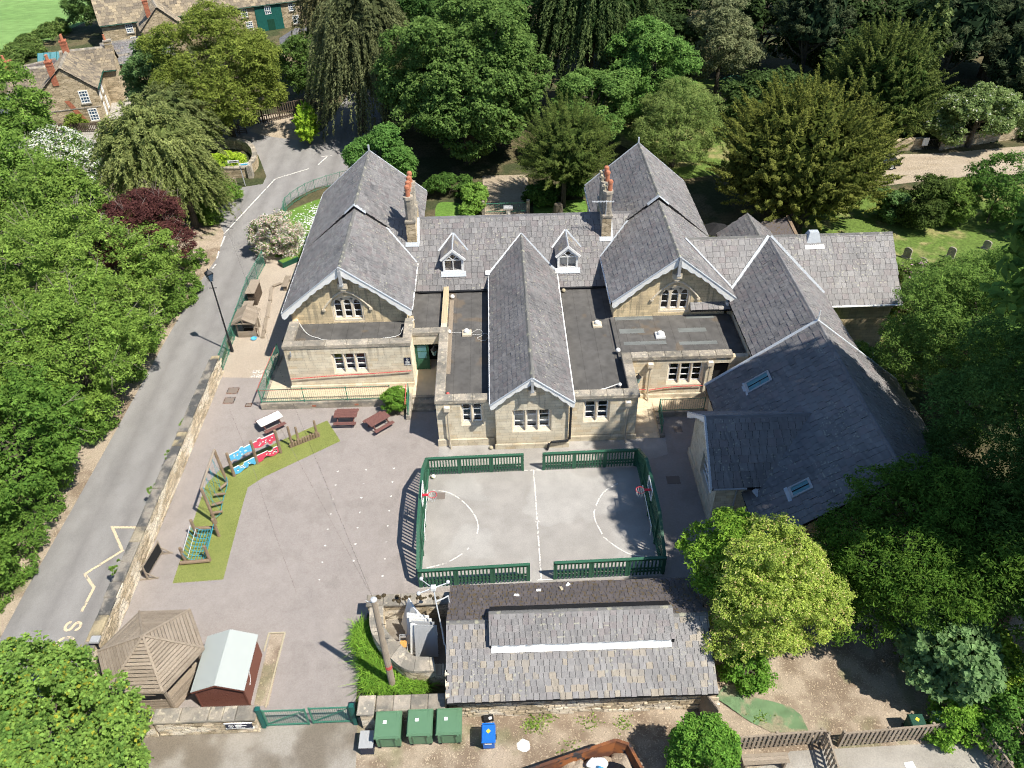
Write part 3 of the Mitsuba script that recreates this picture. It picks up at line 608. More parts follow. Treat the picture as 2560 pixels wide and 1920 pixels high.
# --- left bay
hL = [(-10.77, 1.65), (-8.56, 1.65), (-8.56, 3.24), (-10.77, 3.24)]
front_wall(S, rect(-13.65, -5.75, 0, 3.72), 39.65, [hL]); mullion_window(S, -10.77, -8.56, 1.65, 3.24, 39.65, 3, 3, blinds='curtain')
for x in (-13.65, -6.1): put('wall', bx(x, x+.35, 40, 42.9, 0, 3.72), 'ashlar', S)
put('plinth', cbx(-13.73, -5.8, 39.56, 39.65, .3, .82, .05), 'ashlar', S)
coping_run(-13.71, -5.70, 39.6, 40.2, 3.72, 3.97, 1.3); coping_run(-13.71, -13.1, 40.21, 42.35, 3.72, 3.97); coping_run(-6.24, -5.70, 40.21, 42.35, 3.72, 3.97)
put('flat_roof', bx(-13.3, -6.1, 39.9, 42.9, 3.25, 3.32), 'roof_felt', S)
put('cable', tube(curve([(-13.3, 42.6, 3.97), (-12.6, 41.75, 3.4), (-11.8, 41.25, 3.36), (-11.06, 41.0, 3.34), (-8.5, 40.95, 3.34), (-6.7, 41.2, 3.38), (-6.3, 41.5, 3.8), (-5.6, 42.1, 4.0)], 6), .02, 5), 'white_wall', S)
pk = put('plaque', bx(-6.24, -5.82, 39.62, 39.645, 2.2, 2.78), 'navy', S)
em = sheet(Point(0, 0).buffer(.075).difference(Point(0, 0).buffer(.04)), 0)
def onwall(m, x, y, z): 
    v = np.array(m.vertices); m = m.copy(); m.vertices = np.column_stack([v[:, 0]+x, y-v[:, 2], v[:, 1]+z]); m.invert(); return m
put('emblem', onwall(em, -6.03, 39.615, 2.64), 'white_paint', pk); put('lettering', cat(*[bx(-6.16, -5.9, 39.612, 39.62, z, z+.03) for z in (2.46, 2.40, 2.34)], bx(-6.23, -5.83, 39.612, 39.62, 2.205, 2.25)), 'white_paint', pk)
def handrail(pts, owner=S, mt='red_paint', r=.028, off=.09, name='handrail'):
    m = [tube(pts, r, 6)]
    for p in np.array(pts)[::1]: m.append(tube([p, p+np.array([0, off, -.05])], .014, 4))
    return put(name, cat(*m), mt, owner)
handrail(curve([(-13.6, 39.53, 1.42), (-11.16, 39.53, 1.57), (-8.16, 39.53, 1.68), (-5.85, 39.53, 1.80)], 3))
handrail(curve([(9.15, 37.84, .98), (10.7, 37.84, 1.2), (12.5, 37.84, 1.22)], 3)); handrail([(8.1, 37.84, 1.05), (8.95, 37.84, 1.05)])
# --- dormers
for cx in (-3.24, 4.76):
    y0, zb, zs, za = 47.74, 4.0, 4.98, 5.78; hw = .72
    fr = Polygon([(cx-hw, zb), (cx+hw, zb), (cx+hw, zs), (cx, za-.12), (cx-hw, zs)])
    ins = Polygon([(cx-hw+.15, zb+.14), (cx+hw-.15, zb+.14), (cx+hw-.15, zs-.02), (cx, za-.36), (cx-hw+.15, zs-.02)])
    k = put('dormer', wally(fr.difference(ins), y0, y0+.09), 'white_paint', S)
    bars = [bx(cx-.03, cx+.03, y0+.02, y0+.07, zb+.14, zs), bx(cx-hw+.14, cx+hw-.14, y0+.02, y0+.072, zs-.06, zs), beam((cx, y0+.045, zs-.02), (cx-.34, y0+.045, zs+.33), .05), beam((cx, y0+.045, zs-.02), (cx+.34, y0+.045, zs+.33), .05)]
    put('glazing_bar', trimesh.util.concatenate(bars), 'white_paint', k)
    v, f = trimesh.creation.triangulate_polygon(ins, engine='earcut'); put('pane', trimesh.Trimesh(np.column_stack([v[:, 0], np.full(len(v), y0+.05), v[:, 1]]), f, process=False), 'glass', k)
    put('cheek', cat(wallx([(y0+.05, zb), (49.1, 5.05), (y0+.05, 5.0)], cx-hw, cx-hw+.05), wallx([(y0+.05, zb), (49.1, 5.05), (y0+.05, 5.0)], cx+hw-.05, cx+hw)), 'lead', k)
    put('blind', bx(cx-.6, cx+.6, y0+.3, y0+.32, zb, zs) if cx > 0 else bx(cx-.2, cx+.1, y0+.6, y0+.62, zb, zb+.3), 'blind' if cx > 0 else 'interior', k)
    sub = Slating(S); sub.items = []
    poly = [(cx-hw-.14, za-.9*(hw+.14)), (cx, za), (cx+hw+.14, za-.9*(hw+.14)), (cx+hw+.14, za-.9*(hw+.14)-.1), (cx, za-.13), (cx-hw-.14, za-.9*(hw+.14)-.1)]
    put('dormer_roof', wally(poly, y0-.1, 50.1), 'dark', k)
    h = hw+.14; ln = math.hypot(1, .9)
    for s in (-1, 1):
        V, U = slates((cx+s*h, y0-.1, za-.9*h+.01), (0, 1, 0), (-s/ln, 0, .9/ln), 2.45, h*ln-.03, .34, .36, 5+s, clip=lambda c: c[2] > 6.55-K*(51.07-c[1])-.15, tone=(0, .7)); SL.add(k, V, U)
        put('flashing', beam((cx+s*.03, 50.05, za+.05), (cx+s*(h+.18), 49.0, 5.0), .11, .03, up=(-s*.4, -.4, .8)), 'lead', k)
        put('barge', beam((cx, y0-.1, za+.0), (cx+s*h, y0-.1, za-.9*h), .05, .16), 'white_paint', k)
    put('ridge_tile', wally([(cx-.1, za-.06), (cx, za+.05), (cx+.1, za-.06)], y0-.1, 50.1), 'lead', k)
    put('apron', bc((cx, y0-.16, zb-.05), (1.75, .42, .03), rx=.66), 'lead', k)
# --- chimneys
for cx, n, ab in ((-6.12, 5, -.0), (7.6, 5, 0)):
    k = put('chimney', cbx(cx-.33, cx+.33, 49.55, 52.5, 4.6, 7.05, .06), 'rubble' if False else 'cottage_stone', S)
    put('chimney_band', cbx(cx-.38, cx+.38, 49.5, 52.55, 6.95, 7.12, .05), 'coping', k)
    for i in range(4):
        y = 49.9+i*.74; a = np.arange(8)*math.pi/4+math.pi/8
        sh = ext([(cx+.31*math.cos(t), y+.31*math.sin(t)) for t in a], 7.12, 8.72); cp = ext([(cx+.37*math.cos(t), y+.37*math.sin(t)) for t in a], 8.62, 8.82)
        put('chimney_shaft', sh, 'coping', k); put('shaft_cap', cp, 'coping', k)
        if cx < 0 or i != 1:
            z = 8.8; hp = .62+.1*R.random()
            put('chimney_pot', lathe([(0, 0), (.16, 0), (.15, hp*.8), (.19, hp*.82), (.18, hp), (.11, hp), (.11, hp-.15), (0, hp-.15)], (cx+(0 if cx < 0 else .12), y, z), 12), 'terracotta', k)
            put('cowl', lathe([(0, .12), (.13, .06), (.17, 0), (0, -.02)], (cx+(0 if cx < 0 else .12), y, z+hp+.02), 12), 'terracotta', k)
            if cx > 0: put('chimney_pot', lathe([(0, 0), (.13, 0), (.12, .3), (.16, .33), (.14, .42), (0, .42)], (cx-.2, y+.1, 8.78), 10), 'pale_pot', k)
    put('chimney_flashing', cat(bx(cx-.42, cx-.33, 49.4, 51, 5.1, 5.25) if False else bc((cx, 49.42, 5.34), (.95, .34, .03), rx=.665), bc((cx+.42, 50.2, 5.93), (.16, 2.1, .03), rx=.665)), 'lead', k)
put('aerial', cat(tube([(6.45, 49.3, 8.3), (7.95, 49.2, 8.3)], .02, 4), *[tube([(6.5+.1*i, 49.1, 8.3), (6.5+.1*i, 49.45, 8.3)], .012, 4) for i in range(15)], tube([(7.45, 49.35, 7.2), (7.45, 49.35, 8.35)], .025, 5)), 'metal', S)
put('chimney_flashing', bc((-5.66, 50.25, 5.98), (.14, 2.0, .03), rx=.665), 'lead', S)

# --- east range, south-east range, cross gable
gable_roof(S, SL, 'x', 46.45, 3.95, 6.85, K, 12.4, 26.35, seed=51, tone=(.45, 1.35), ridge_mat='ridge_stone', hue=(.3, .86), expo=.40, w=.40)
put('wall', bx(15.0, 25.9, 42.85, 43.2, 0, 3.85), 'ashlar', S); put('wall', wallx([(42.9, 0), (50, 0), (50, 3.7), (46.45, 6.6), (42.9, 3.7)], 25.55, 25.9), 'ashlar', S)
put('gutter', tube([(20.5, 42.45, 3.72), (26.3, 42.45, 3.72)], .075, 8), 'white_paint', S)
for x in (21.6, 23.2, 24.8): put('gutter_bracket', bx(x-.06, x+.06, 42.5, 42.85, 3.5, 3.62), 'white_paint', S)
put('roof_vent', trimesh.convex.convex_hull(np.array([(20.45, 45.85, 6.3), (21.55, 45.85, 6.3), (20.7, 46.25, 7.15), (21.3, 46.25, 7.15), (20.45, 46.9, 6.4), (21.55, 46.9, 6.4), (20.7, 46.6, 7.15), (21.3, 46.6, 7.15)])), 'lead', S)
put('lead_apron', bc((21.0, 45.72, 6.34), (1.3, .3, .03), rx=.665), 'white_wall', S)
SR = 18.05; SZ = 6.8
seN = gable_roof(S, SL, 'y', SR, 3.2, SZ, .79, 36.5, 46.4, seed=61, near=(False, False), ridge_mat='far_slate', tone=(-.1, .62), clip=lambda c: c[2] > 6.85-K*(46.45-c[1])-.3)
seS = gable_roof(S, SL, 'y', SR+.0, 5.8, SZ+.08, .785, 24.3, 36.5, seed=71, near=(True, False), ridge_mat='far_slate', tone=(-.1, .5), expo=.38, w=.42)
put('verge_cap', cat(beam((SR, 36.52, SZ+.14), (SR-5.85, 36.52, SZ+.14-.785*5.85), .2, .06), beam((SR, 36.52, SZ+.14), (SR+5.85, 36.52, SZ+.14-.785*5.85), .2, .06)), 'lead', seS)
put('finial', lathe([(0, 0), (.09, 0), (.05, .2), (.03, .7), (0, .75)], (SR, 36.5, SZ+.1), 8), 'white_paint', seS)
put('wall', bx(15.2, 15.5, 36.3, 42.85, 0, 4.4), 'ashlar', S)
put('wall', wally([(12.6, 0), (SR, 0), (SR, 6.6), (12.6, 2.4)], 36.15, 36.4), 'ashlar', S)
put('wall', bx(12.6, 12.9, 24.6, 36.15, 0, 2.4), 'ashlar', S); put('wall', wally([(12.6, 0), (23.4, 0), (23.4, 2.4), (SR, 6.6), (12.6, 2.4)], 24.5, 24.8), 'ashlar', S); put('wall', bx(23.1, 23.4, 24.8, 36.15, 0, 2.4), 'ashlar', S)
put('wall', wally([(SR, 0), (23.4, 0), (23.4, 2.4), (SR, 6.6)], 36.15, 36.4), 'ashlar', S)
flash((SR-.05, 46.35, 6.93), (14.85, 43.17, 4.37), .22, up=(.4, -.4, .8)); flash((SR+.1, 46.35, 6.93), (21.25, 43.17, 4.37), .16, up=(-.4, -.4, .8)); flash((12.44, 46.4, 6.93), (15.2, 43.62, 4.74), .14, up=(.4, -.4, .8))
put('lead_apron', bc((15.0, 43.0, 4.45), (.5, .5, .08), rx=.4), 'white_wall', S); put('hopper', lathe([(0, -.4), (.09, -.4), (.18, 0), (0, 0)], (14.85, 42.75, 4.2), 8), 'white_paint', S)
for y0, y1, x0, x1 in ((34.02, 34.9, 13.95, 15.15), (25.95, 26.65, 14.0, 14.9)):
    zz = lambda x: SZ+.08-.785*(SR-x)
    def sl(xa, xb, ya, yb, h0, h1): 
        v = [(xa, ya, zz(xa)+h0), (xb, ya, zz(xb)+h0), (xb, yb, zz(xb)+h0), (xa, yb, zz(xa)+h0), (xa, ya, zz(xa)+h1), (xb, ya, zz(xb)+h1), (xb, yb, zz(xb)+h1), (xa, yb, zz(xa)+h1)]
        return trimesh.convex.convex_hull(np.array(v))
    k = put('roof_window', trimesh.util.concatenate([sl(x0, x1, y0, y0+.09, 0, .12), sl(x0, x1, y1-.09, y1, 0, .12), sl(x0, x0+.09, y0+.09, y1-.09, 0, .12), sl(x1-.09, x1, y0+.09, y1-.09, 0, .12)]), 'grey_plastic', S)
    put('roof_window_pane', sl(x0+.09, x1-.09, y0+.09, y1-.09, .02, .08), 'glass_blue', k)
    put('roof_window_bar', sl(x0+.09, x1-.09, (y0+y1)/2-.03, (y0+y1)/2+.03, .06, .10), 'dark', k)
    put('roof_window_flashing', sl(x0-.15, x0, y0-.1, y1+.1, .02, .06), 'lead', k)
g3 = gable_roof(S, SL, 'x', 30.4, 2.95, 5.32, K, 10.5, 17.0, seed=81, near=(True, False), ridge_mat='far_slate', tone=(0, .7), expo=.42, w=.42, clip=lambda c: c[2] > SZ-.785*(SR-c[0])-.2)
put('wall', wallx(Polygon([(27.75, 0), (33.05, 0), (33.05, 2.95), (30.4, 5.1), (27.75, 2.95)]).difference(Polygon([(28.6, 1.0), (30.7, 1.0), (30.7, 2.6), (28.6, 2.6)])), 10.86, 11.2), 'ashlar', S)
put('wall', bx(11.2, 12.6, 27.75, 28.05, 0, 2.95), 'ashlar', S); put('wall', bx(11.2, 12.6, 32.75, 33.05, 0, 2.95), 'ashlar', S)
bargeboard(S, 30.4, 3.0, 5.32, K, 10.5, n=7, depth=.24, axis='x', amp=.08)
wk = put('window', cat(*[bx(11.0, 11.06, 28.72+i*.66, 28.78+i*.66, 1.1, 2.5) for i in range(4)], *[bx(10.99, 11.05, 28.72, 30.7, z, z+.05) for z in (1.1, 1.55, 2.0, 2.47)]), 'white_paint', S)
put('pane', wallx(rect(28.7, 30.66, 1.1, 2.5), 11.03, 11.035), 'glass', wk); put('surround', cat(bx(10.84, 11.1, 28.5, 30.8, .9, 1.04), bx(10.84, 11.1, 28.5, 28.66, 1.04, 2.6), bx(10.84, 11.1, 30.66, 30.8, 1.04, 2.6), bx(10.84, 11.1, 28.5, 30.8, 2.6, 2.7)), 'dressed_stone', wk)
put('plinth', bx(10.76, 10.86, 27.68, 33.1, 0, .5), 'ashlar', S)
put('gutter', tube([(10.6, 27.42, 2.98), (12.3, 27.42, 2.98)], .06, 6), 'grey_plastic', S); put('downpipe', tube([(11.9, 27.65, 2.9), (11.9, 27.68, .1)], .05, 6), 'grey_plastic', S); put('downpipe', tube([(12.5, 33.6, 2.3), (12.5, 33.6, .1)], .05, 6), 'grey_plastic', S)
flash((16.15, 30.35, 5.36), (13.1, 27.5, 3.0), .2, up=(-.4, -.4, .8)); put('lead_apron', bc((12.85, 27.3, 2.85), (.5, .4, .05), rx=.4, rz=.6), 'lead', S)
gable_roof(S, SL, 'y', 18.95, 2.1, 4.6, K, 50.0, 54.0, seed=91, tone=(-.1, .5)); put('wall', bx(17.2, 20.7, 50, 53.7, 0, 2.9), 'ashlar', S)
gable_roof(S, SL, 'x', 18.2, 1, 1, K, 0, 1, seed=1) if False else None
# --- rainwater goods, lamps, roof things
for x, y, zt, zb in ((-3.3, 34.37, 3.1, 0), (7.2, 34.45, 3.0, 0), (9.06, 37.88, 3.05, .3), (12.75, 37.88, 3.05, .3)):
    put('hopper', cat(bx(x-.17, x+.17, y-.24, y, zt-.16, zt+.12), bx(x-.1, x+.1, y-.18, y, zt-.3, zt-.16)), 'dressed_stone', S); put('hopper_lid', bx(x-.12, x+.12, y-.25, y-.05, zt+.12, zt+.14), 'white_paint', S)
    put('downpipe', tube([(x, y-.1, zt-.25), (x, y-.1, zb+.45), (x+.05, y-.22, zb+.15), (x+.05, y-.26, zb)], .052, 8), 'pipe_cream', S)
put('downpipe', tube([(3.86, 33.86, 3.7), (3.86, 33.86, 3.3), (3.84, 33.92, 3.1), (3.82, 33.92, .72), (3.75, 33.86, .66), (2.75, 33.8, .60), (2.6, 33.8, .5), (2.5, 33.75, .05)], .075, 8), 'black_iron', S)
put('downpipe', tube([(-13.2, 39.5, 3.6), (-13.25, 39.55, 3.2)], .05, 6), 'grey_plastic', S)
def lantern(x, y, z, wall=1):
    k = put('lantern', lathe([(0, -.42), (.10, -.42), (.19, 0), (0, 0)], (x, y, z), 4), 'glass_blue', S)
    put('lantern_top', lathe([(0, .32), (.03, .3), (.04, .22), (.2, .04), (.24, 0), (0, 0)], (x, y, z), 4), 'black_iron', k); put('lantern_bracket', tube([(x, y, z+.3), (x+.3*wall, y, z+.35), (x+.42*wall, y, z+.05)], .02, 5), 'black_iron', k)
lantern(-14.15, 41.9, 2.75); lantern(8.28, 37.3, 2.5, -1); lantern(-4.4, 40.6, 2.6)
for x, y, z in ((-2.27, 41.72, 2.972), (6.27, 42.24, 2.97), (10.11, 40.6, 3.14)):
    k = put('roof_vent', cbx(x-.3, x+.3, y-.3, y+.3, z, z+.16, .03), 'dressed_stone' if x < 9 else 'white_wall', S); put('vent_cap', lathe([(0, .2), (.14, .19), (.19, .1), (.17, 0), (0, 0)], (x, y, z+.155), 14), 'white_wall', k)
put('cable', tube(curve([(-3.3, 41.85, 3.0), (-2.6, 41.9, 2.99), (-2.0, 41.8, 3.0), (-1.5, 42.2, 2.99), (-1.2, 41.6, 2.99), (-1.6, 41.2, 2.99), (-1.1, 40.9, 2.99), (-.9, 41.6, 2.99), (-1.9, 41.6, 2.99)], 6), .012, 4), 'white_wall', S)
put('cable', tube([(5.2, 35.35, 3.1), (6.0, 35.55, 3.15), (6.75, 35.75, 3.3)], .03, 6), 'white_wall', S)
SL.finish()
for x, y, z, r, c in ((-3.33, 45.98, 2.97, .15, 'white'), (-3.41, 41.83, 3.0, .13, 'white'), (4.39, 46.35, 2.97, .14, 'cream'), (7.21, 39.07, 3.14, .15, 'white'), (5.81, 35.45, 2.97, .12, 'white'), (-3.3, 35.6, 2.97, .11, 'red'), (6.9, 35.85, 3.05, .12, 'white')):
    d = {(-3.33): 'lost white ball on the flat roof below the left dormer', (-3.41): 'white ball beside the walkboard on the left flat roof', 4.39: 'cream ball in the corner under the right dormer', 7.21: 'white ball on the roof kerb between the two right flat roofs', 5.81: 'white ball just behind the right front coping', -3.3: 'small red ball behind the coping of the left flat roof', 6.9: 'white ball with a stick in the corner of the right flat roof'}[x]
    m = trimesh.creation.icosphere(2, r); m.apply_translation((x, y, z+r)); one('ball', m, {'white': 'white_wall', 'cream': 'pale_pot', 'red': 'red_paint'}[c], d, 'ball', smooth=True)
m = trimesh.creation.icosphere(2, .12); m.apply_translation((-.85, 34.0, .13)); one('ball', m, 'pale_pot', 'pale ball on the ground at the foot of the centre bay', 'ball', smooth=True)

# ================================================================ TERRACE, RAMPS, RAILINGS
t = thing('terrace', 'pale stone terrace and ramp with kerb wall round the left bay of the school', 'terrace')
put('paving', bx(-15.2, -5.86, 38.5, 39.66, 0, .45), 'paving_stone', t); put('paving', bx(-15.2, -13.64, 39.66, 40.4, 0, .448), 'paving_stone', t)
put('ramp', ext([(-15.2, 0), (-13.64, 0), (-13.64, 1), (-15.2, 1)], 0, 1).apply_transform(np.array([[1,0,0,0],[0,3.5,0,40.4],[0,-.0,.44,0],[0,0,0,1.]])) if False else trimesh.convex.convex_hull(np.array([(-15.2,40.4,0),(-13.64,40.4,0),(-15.2,40.4,.446),(-13.64,40.4,.446),(-15.2,43.9,0.01),(-13.64,43.9,0.01)])), 'paving_stone', t)
n = 9
for i in range(n):
    x0, x1 = -15.48+9.6*i/n, -15.48+9.6*(i+1)/n
    put('kerb_stone', cbx(x0+.006, x1-.006, 38.24, 38.52, 0, .50+.004*R.normal(), .02), 'coping', t)
for i in range(4): put('kerb_stone', cbx(-15.48, -15.2, 38.53+i*1.3, 39.82+i*1.3, 0, .5-.1*i, .02), 'coping', t)
for x in (-12.1, -9.4): put('air_brick', bx(x-.12, x+.12, 38.225, 38.24, .16, .28), 'red_brick', t)
put('stair_wall', trimesh.convex.convex_hull(np.array([(-6.14,36.85,0),(-5.86,36.85,0),(-6.14,36.85,.32),(-5.86,36.85,.32),(-6.14,38.5,0),(-5.86,38.5,0),(-6.14,38.5,.8),(-5.86,38.5,.8)])), 'coping', t)
put('bed_soil', bx(-7.5, -6.15, 37.3, 38.23, -.01, .06), 'soil', t)
def railing(name, label, pts, h=1.05, z0=None, step=.13, posts=2.0, mt='rail_green', red=0, r=.011, arch=False, cat_='railing', group=None, two=True):
    k = thing(name, label, cat_, group); pts = [np.array(p if len(p) == 3 else (*p, 0), float) for p in pts]
    for a, b in zip(pts[:-1], pts[1:]):
        L = np.linalg.norm(b-a); n = max(2, int(L/step)); up = np.array([0, 0, 1.])
        put('rail', tube([a+up*h, b+up*h], .024, 5), mt, k); put('rail', tube([a+up*.12, b+up*.12], .024, 5), mt, k)
        for i in range(n+1):
            p = a+(b-a)*i/n; q = p+up*(h if not arch else h+.06)
            put('bar', tube([p+up*.12, q], r, 4), mt, k)
        m = max(1, int(round(L/posts)))
        for i in range(m+1):
            p = a+(b-a)*i/m; put('post', tube([p, p+up*(h+.08)], .032, 6), mt, k)
        if red:
            nrm = np.cross(b-a, up); nrm /= np.linalg.norm(nrm); put('handrail', tube([a-nrm*.12+up*red, b-nrm*.12+up*red], .028, 6), 'red_paint', k)
    return k
railing('ramp_railing', 'green iron railing with red handrail along the front kerb of the terrace', [(-15.4, 38.36, .48), (-7.2, 38.36, .48)], 1.08, red=.95, posts=2.75)
railing('ramp_railing', 'green iron railing with red handrail along the sloping side ramp by the QUIET AREA lettering', [(-15.4, 38.4, .48), (-15.35, 40.3, .48), (-15.4, 43.7, .05)], 1.08, red=.95)
railing('stair_railing', 'short green and red stair railing beside the round clipped bush', [(-6.0, 36.95, .3), (-6.0, 38.35, .75)], .9, red=.9, posts=1.4)
railing('boundary_railing', 'tall green iron railing along the road from the stone wall to the play shelters', [(-19.0, 42.5), (-19.15, 47.8)], 1.35, step=.12)
railing('boundary_railing', 'tall green iron railing behind the play shelters beside the pink shrub', [(-19.15, 47.9), (-19.35, 52.2), (-19.1, 56.2)], 1.35, step=.12)
railing('lawn_railing', 'curved green railing round the daisy lawn by the road junction', curve([(-19.0, 62.4), (-19.05, 64.5), (-19.2, 66), (-18.4, 68), (-17.2, 69.6), (-15.0, 71.2), (-13.2, 72)], 2), 1.15, step=.16)
railing('basement_railing', 'dark green railing with leafy vine on the low wall beside the right-hand ramp', [(9.5, 34.75, .15), (9.6, 36.45, .35), (12.4, 36.5, .35)], 1.0, step=.14)
lk = thing('low_wall', 'low stone kerb wall under the railing beside the right-hand ramp', 'wall')
for i in range(4): put('kerb_stone', cbx(9.37, 9.66, 34.5+i*.5, 34.99+i*.5, 0, .2+.04*i, .02), 'coping', lk)
for i in range(3): put('kerb_stone', cbx(9.67+i*.95, 10.6+i*.95, 36.35, 36.62, 0, .4, .02), 'coping', lk)
put('ramp_fill', trimesh.convex.convex_hull(np.array([(7.9,34.54,0),(9.37,34.54,0),(7.9,37.9,0),(9.37,37.9,0),(7.9,37.9,.30),(9.37,37.9,.30),(9.37,34.54,.012),(7.9,34.54,.012)])), 'paving_stone', lk)
put('upper_paving', bx(9.37, 13.0, 36.62, 37.94, 0, .29), 'paving_stone', lk)

# ================================================================ BOUNDARY WALL
w = thing('boundary_wall', 'long rubble stone wall with weathered flat coping between road and playground', 'wall')
put('wall_face', bx(-19.34, -18.92, 18.5, 42.1, -.05, 1.36), 'rubble', w)
put('wall_face', bx(-19.34, -15.3, 16.95, 17.4, -.05, 1.16), 'rubble', w)
for i in range(4): put('coping_stone', wobble(cbx(-19.4+i*1.02, -18.4+i*1.02, 16.88, 17.5, 1.16, 1.31, .05), .012, 2, i), 'old_coping', w); put('wall_face', bx(-19.34, -18.92, 17.4, 18.5, -.05, 1.3), 'rubble', w)
y = 18.4
while y < 42.1:
    l = .8+.75*R.random(); y2 = min(y+l, 42.2); z = 1.37+.012*R.normal(); d = .02*R.normal()
    m = cbx(-19.40+d, -18.86+d, y+.008, y2-.008, z, z+.15, .045); put('coping_stone', wobble(m, .02, 2.5, int(y*10)), 'old_coping', w); y = y2
# individual proud stones in the visible face
VB, UB = [], []
rg = np.random.default_rng(5)
for row in range(8):
    y = 18.5; z = .05+row*.165
    while y < 42.0:
        l = .18+.42*rg.random(); h = .14; p = .012+.03*rg.random()
        if rg.random() < .93: VB.append(wobble(cbx(0, l-.025, 0, h-.02+.02*rg.random(), 0, p, .012), .006, 9, 3).apply_transform(np.array([[0,0,1.,-18.925],[1,0,0,y],[0,1,0,z],[0,0,0,1]]) if False else np.array([[0,0,1.,-18.925],[1.,0,0,y],[0,1.,0,z],[0,0,0,1]])[:, [0,1,2,3]] if True else None) if False else bx(-18.93, -18.92+p, y, y+l-.025, z, z+h+.01*rg.random()))
        y += l
put('wall_stones', trimesh.util.concatenate(VB), 'rubble', w, kind='stuff')
fw = thing('entrance_wall', 'short rubble wall with broad stone coping and dark school sign left of the gate', 'wall')
put('wall_face', bx(-15.2, -10.95, 17.0, 17.45, -.05, 1.16), 'rubble', fw)
for i, (a, b) in enumerate(((-15.25, -14.1), (-14.1, -12.9), (-12.9, -12.3), (-12.3, -11.75), (-11.75, -10.88))): put('coping_stone', wobble(cbx(a+.008, b-.008, 16.9, 17.55, 1.16, 1.30+.01*(i % 2), .05), .012, 2, i), 'coping', fw)
rg = np.random.default_rng(8)
for row in range(7):
    x = -15.2
    while x < -11.2:
        l = .2+.34*rg.random(); p = .02+.03*rg.random()
        put('wall_stone', bx(x, x+l-.025, 17.0-p, 17.005, .05+row*.155, .05+row*.155+.135), 'rubble', fw); x += l
sg = put('sign', bx(-12.2, -11.1, 16.88, 16.93, .62, 1.0), 'navy', fw, 'dark blue school sign with white rim and round emblem')
put('sign_rim', cat(bx(-12.25, -11.05, 16.875, 16.92, 1.0, 1.03), bx(-12.25, -11.05, 16.875, 16.92, .59, .62)), 'white_paint', sg)
ring = sheet(Point(0, 0).buffer(.11).difference(Point(0, 0).buffer(.07)), 0)
put('emblem', cat(onwall(ring, -11.98, 16.872, .82), onwall(sheet(Point(0, 0).buffer(.04, 3), 0), -11.98, 16.872, .82)), 'white_paint', sg)
put('lettering', cat(bx(-11.8, -11.5, 16.87, 16.88, .89, .92), bx(-11.8, -11.32, 16.87, 16.88, .82, .865), bx(-11.8, -11.55, 16.87, 16.88, .775, .80), bx(-11.8, -11.4, 16.87, 16.88, .69, .70)), 'white_paint', sg)
g = thing('entrance_gate', 'pair of teal green iron gates between stone wall and gate pier', 'gate')
for x in (-10.8, -6.85): put('gate_post', cat(bx(x-.08, x+.08, 17.15, 17.31, 0, 1.5), bx(x-.1, x+.1, 17.13, 17.33, 1.5, 1.54)), 'teal', g)
for x0, x1, yb in ((-10.68, -8.84, 17.22), (-8.72, -6.98, 17.26)):
    lf = put('gate_leaf', cat(bx(x0, x1, yb, yb+.05, 1.25, 1.31), bx(x0, x1, yb, yb+.05, .1, .16), bx(x0, x0+.06, yb, yb+.05, .05, 1.36), bx(x1-.06, x1, yb, yb+.05, .05, 1.36)), 'rail_green', g)
    for i in range(18):
        x = x0+.1+(x1-x0-.2)*i/17; put('gate_bar', tube([(x, yb+.025, .1), (x, yb+.025, 1.34)], .012, 4), 'rail_green', lf)
    put('gate_brace', beam((x0+.05, yb+.03, .2), (x1-.05, yb+.03, 1.2), .03), 'rail_green', lf)
gp = thing('gate_pier', 'broad stone gate pier with flat cap and low wall running to the outbuilding', 'wall')
put('pier_body', bx(-6.5, -5.95, 16.98, 17.65, 0, 1.3), 'rubble', gp); put('pier_cap', wobble(cbx(-6.6, -5.88, 16.88, 17.74, 1.3, 1.42, .04), .01, 2), 'coping', gp)
put('wall_face', bx(-5.95, -2.9, 17.25, 17.72, 0, 1.1), 'rubble', gp)
for i in range(4): put('coping_stone', wobble(cbx(-5.87+i*.74, -5.14+i*.74, 17.12, 17.82, 1.1, 1.23, .04), .01, 2, i), 'coping', gp)

# ================================================================ BALL COURT
def slat_fence(label, a, b, heights, n, post_every, side=1, hoop=None):
    """vertical boards between posts from a to b; heights at the posts"""
    k = thing('court_fence', label, 'fence', None); a, b = np.array(a, float), np.array(b, float); d = b-a; L = np.linalg.norm(d[:2]); d = d/L; nr = np.array([-d[1], d[0]])*side
    m = len(heights)-1; up = np.array([0, 0, 1.])
    for i in range(m+1):
        p = np.array([*(a+d*L*i/m)[:2], 0]); put('post', beam(p, p+up*(heights[i]+.03), .11), 'green_paint', k)
    for i in range(m):
        p, q = a+d*L*i/m, a+d*L*(i+1)/m
        for zz in (.28, .5 if min(heights[i], heights[i+1]) < 1.6 else 1.1, None):
            za = heights[i]-.12 if zz is None else zz; zb = heights[i+1]-.12 if zz is None else zz
            put('rail', beam((*p[:2], za), (*q[:2], zb), .06, .10), 'green_paint', k)
        put('top_board', beam((*(p[:2]-nr*.03), heights[i]+.03), (*(q[:2]-nr*.03), heights[i+1]+.03), .16, .045), 'green_paint', k)
        for j in range(n):
            f = (j+.5)/n; c = p[:2]+(q-p)[:2]*f-nr*.055; h = heights[i]+(heights[i+1]-heights[i])*f; w_ = L/m/n*.45
            put('slat', bc((*c, (h+.06)/2), (w_, .03, h-.06), rz=math.atan2(d[1], d[0])), 'green_paint', k)
    return k
slat_fence('green slatted fence on the far left side of the ball court under the centre bay', (-4.5, 32.05), (.98, 32.15), [1.3]*4, 11, 1, 1)
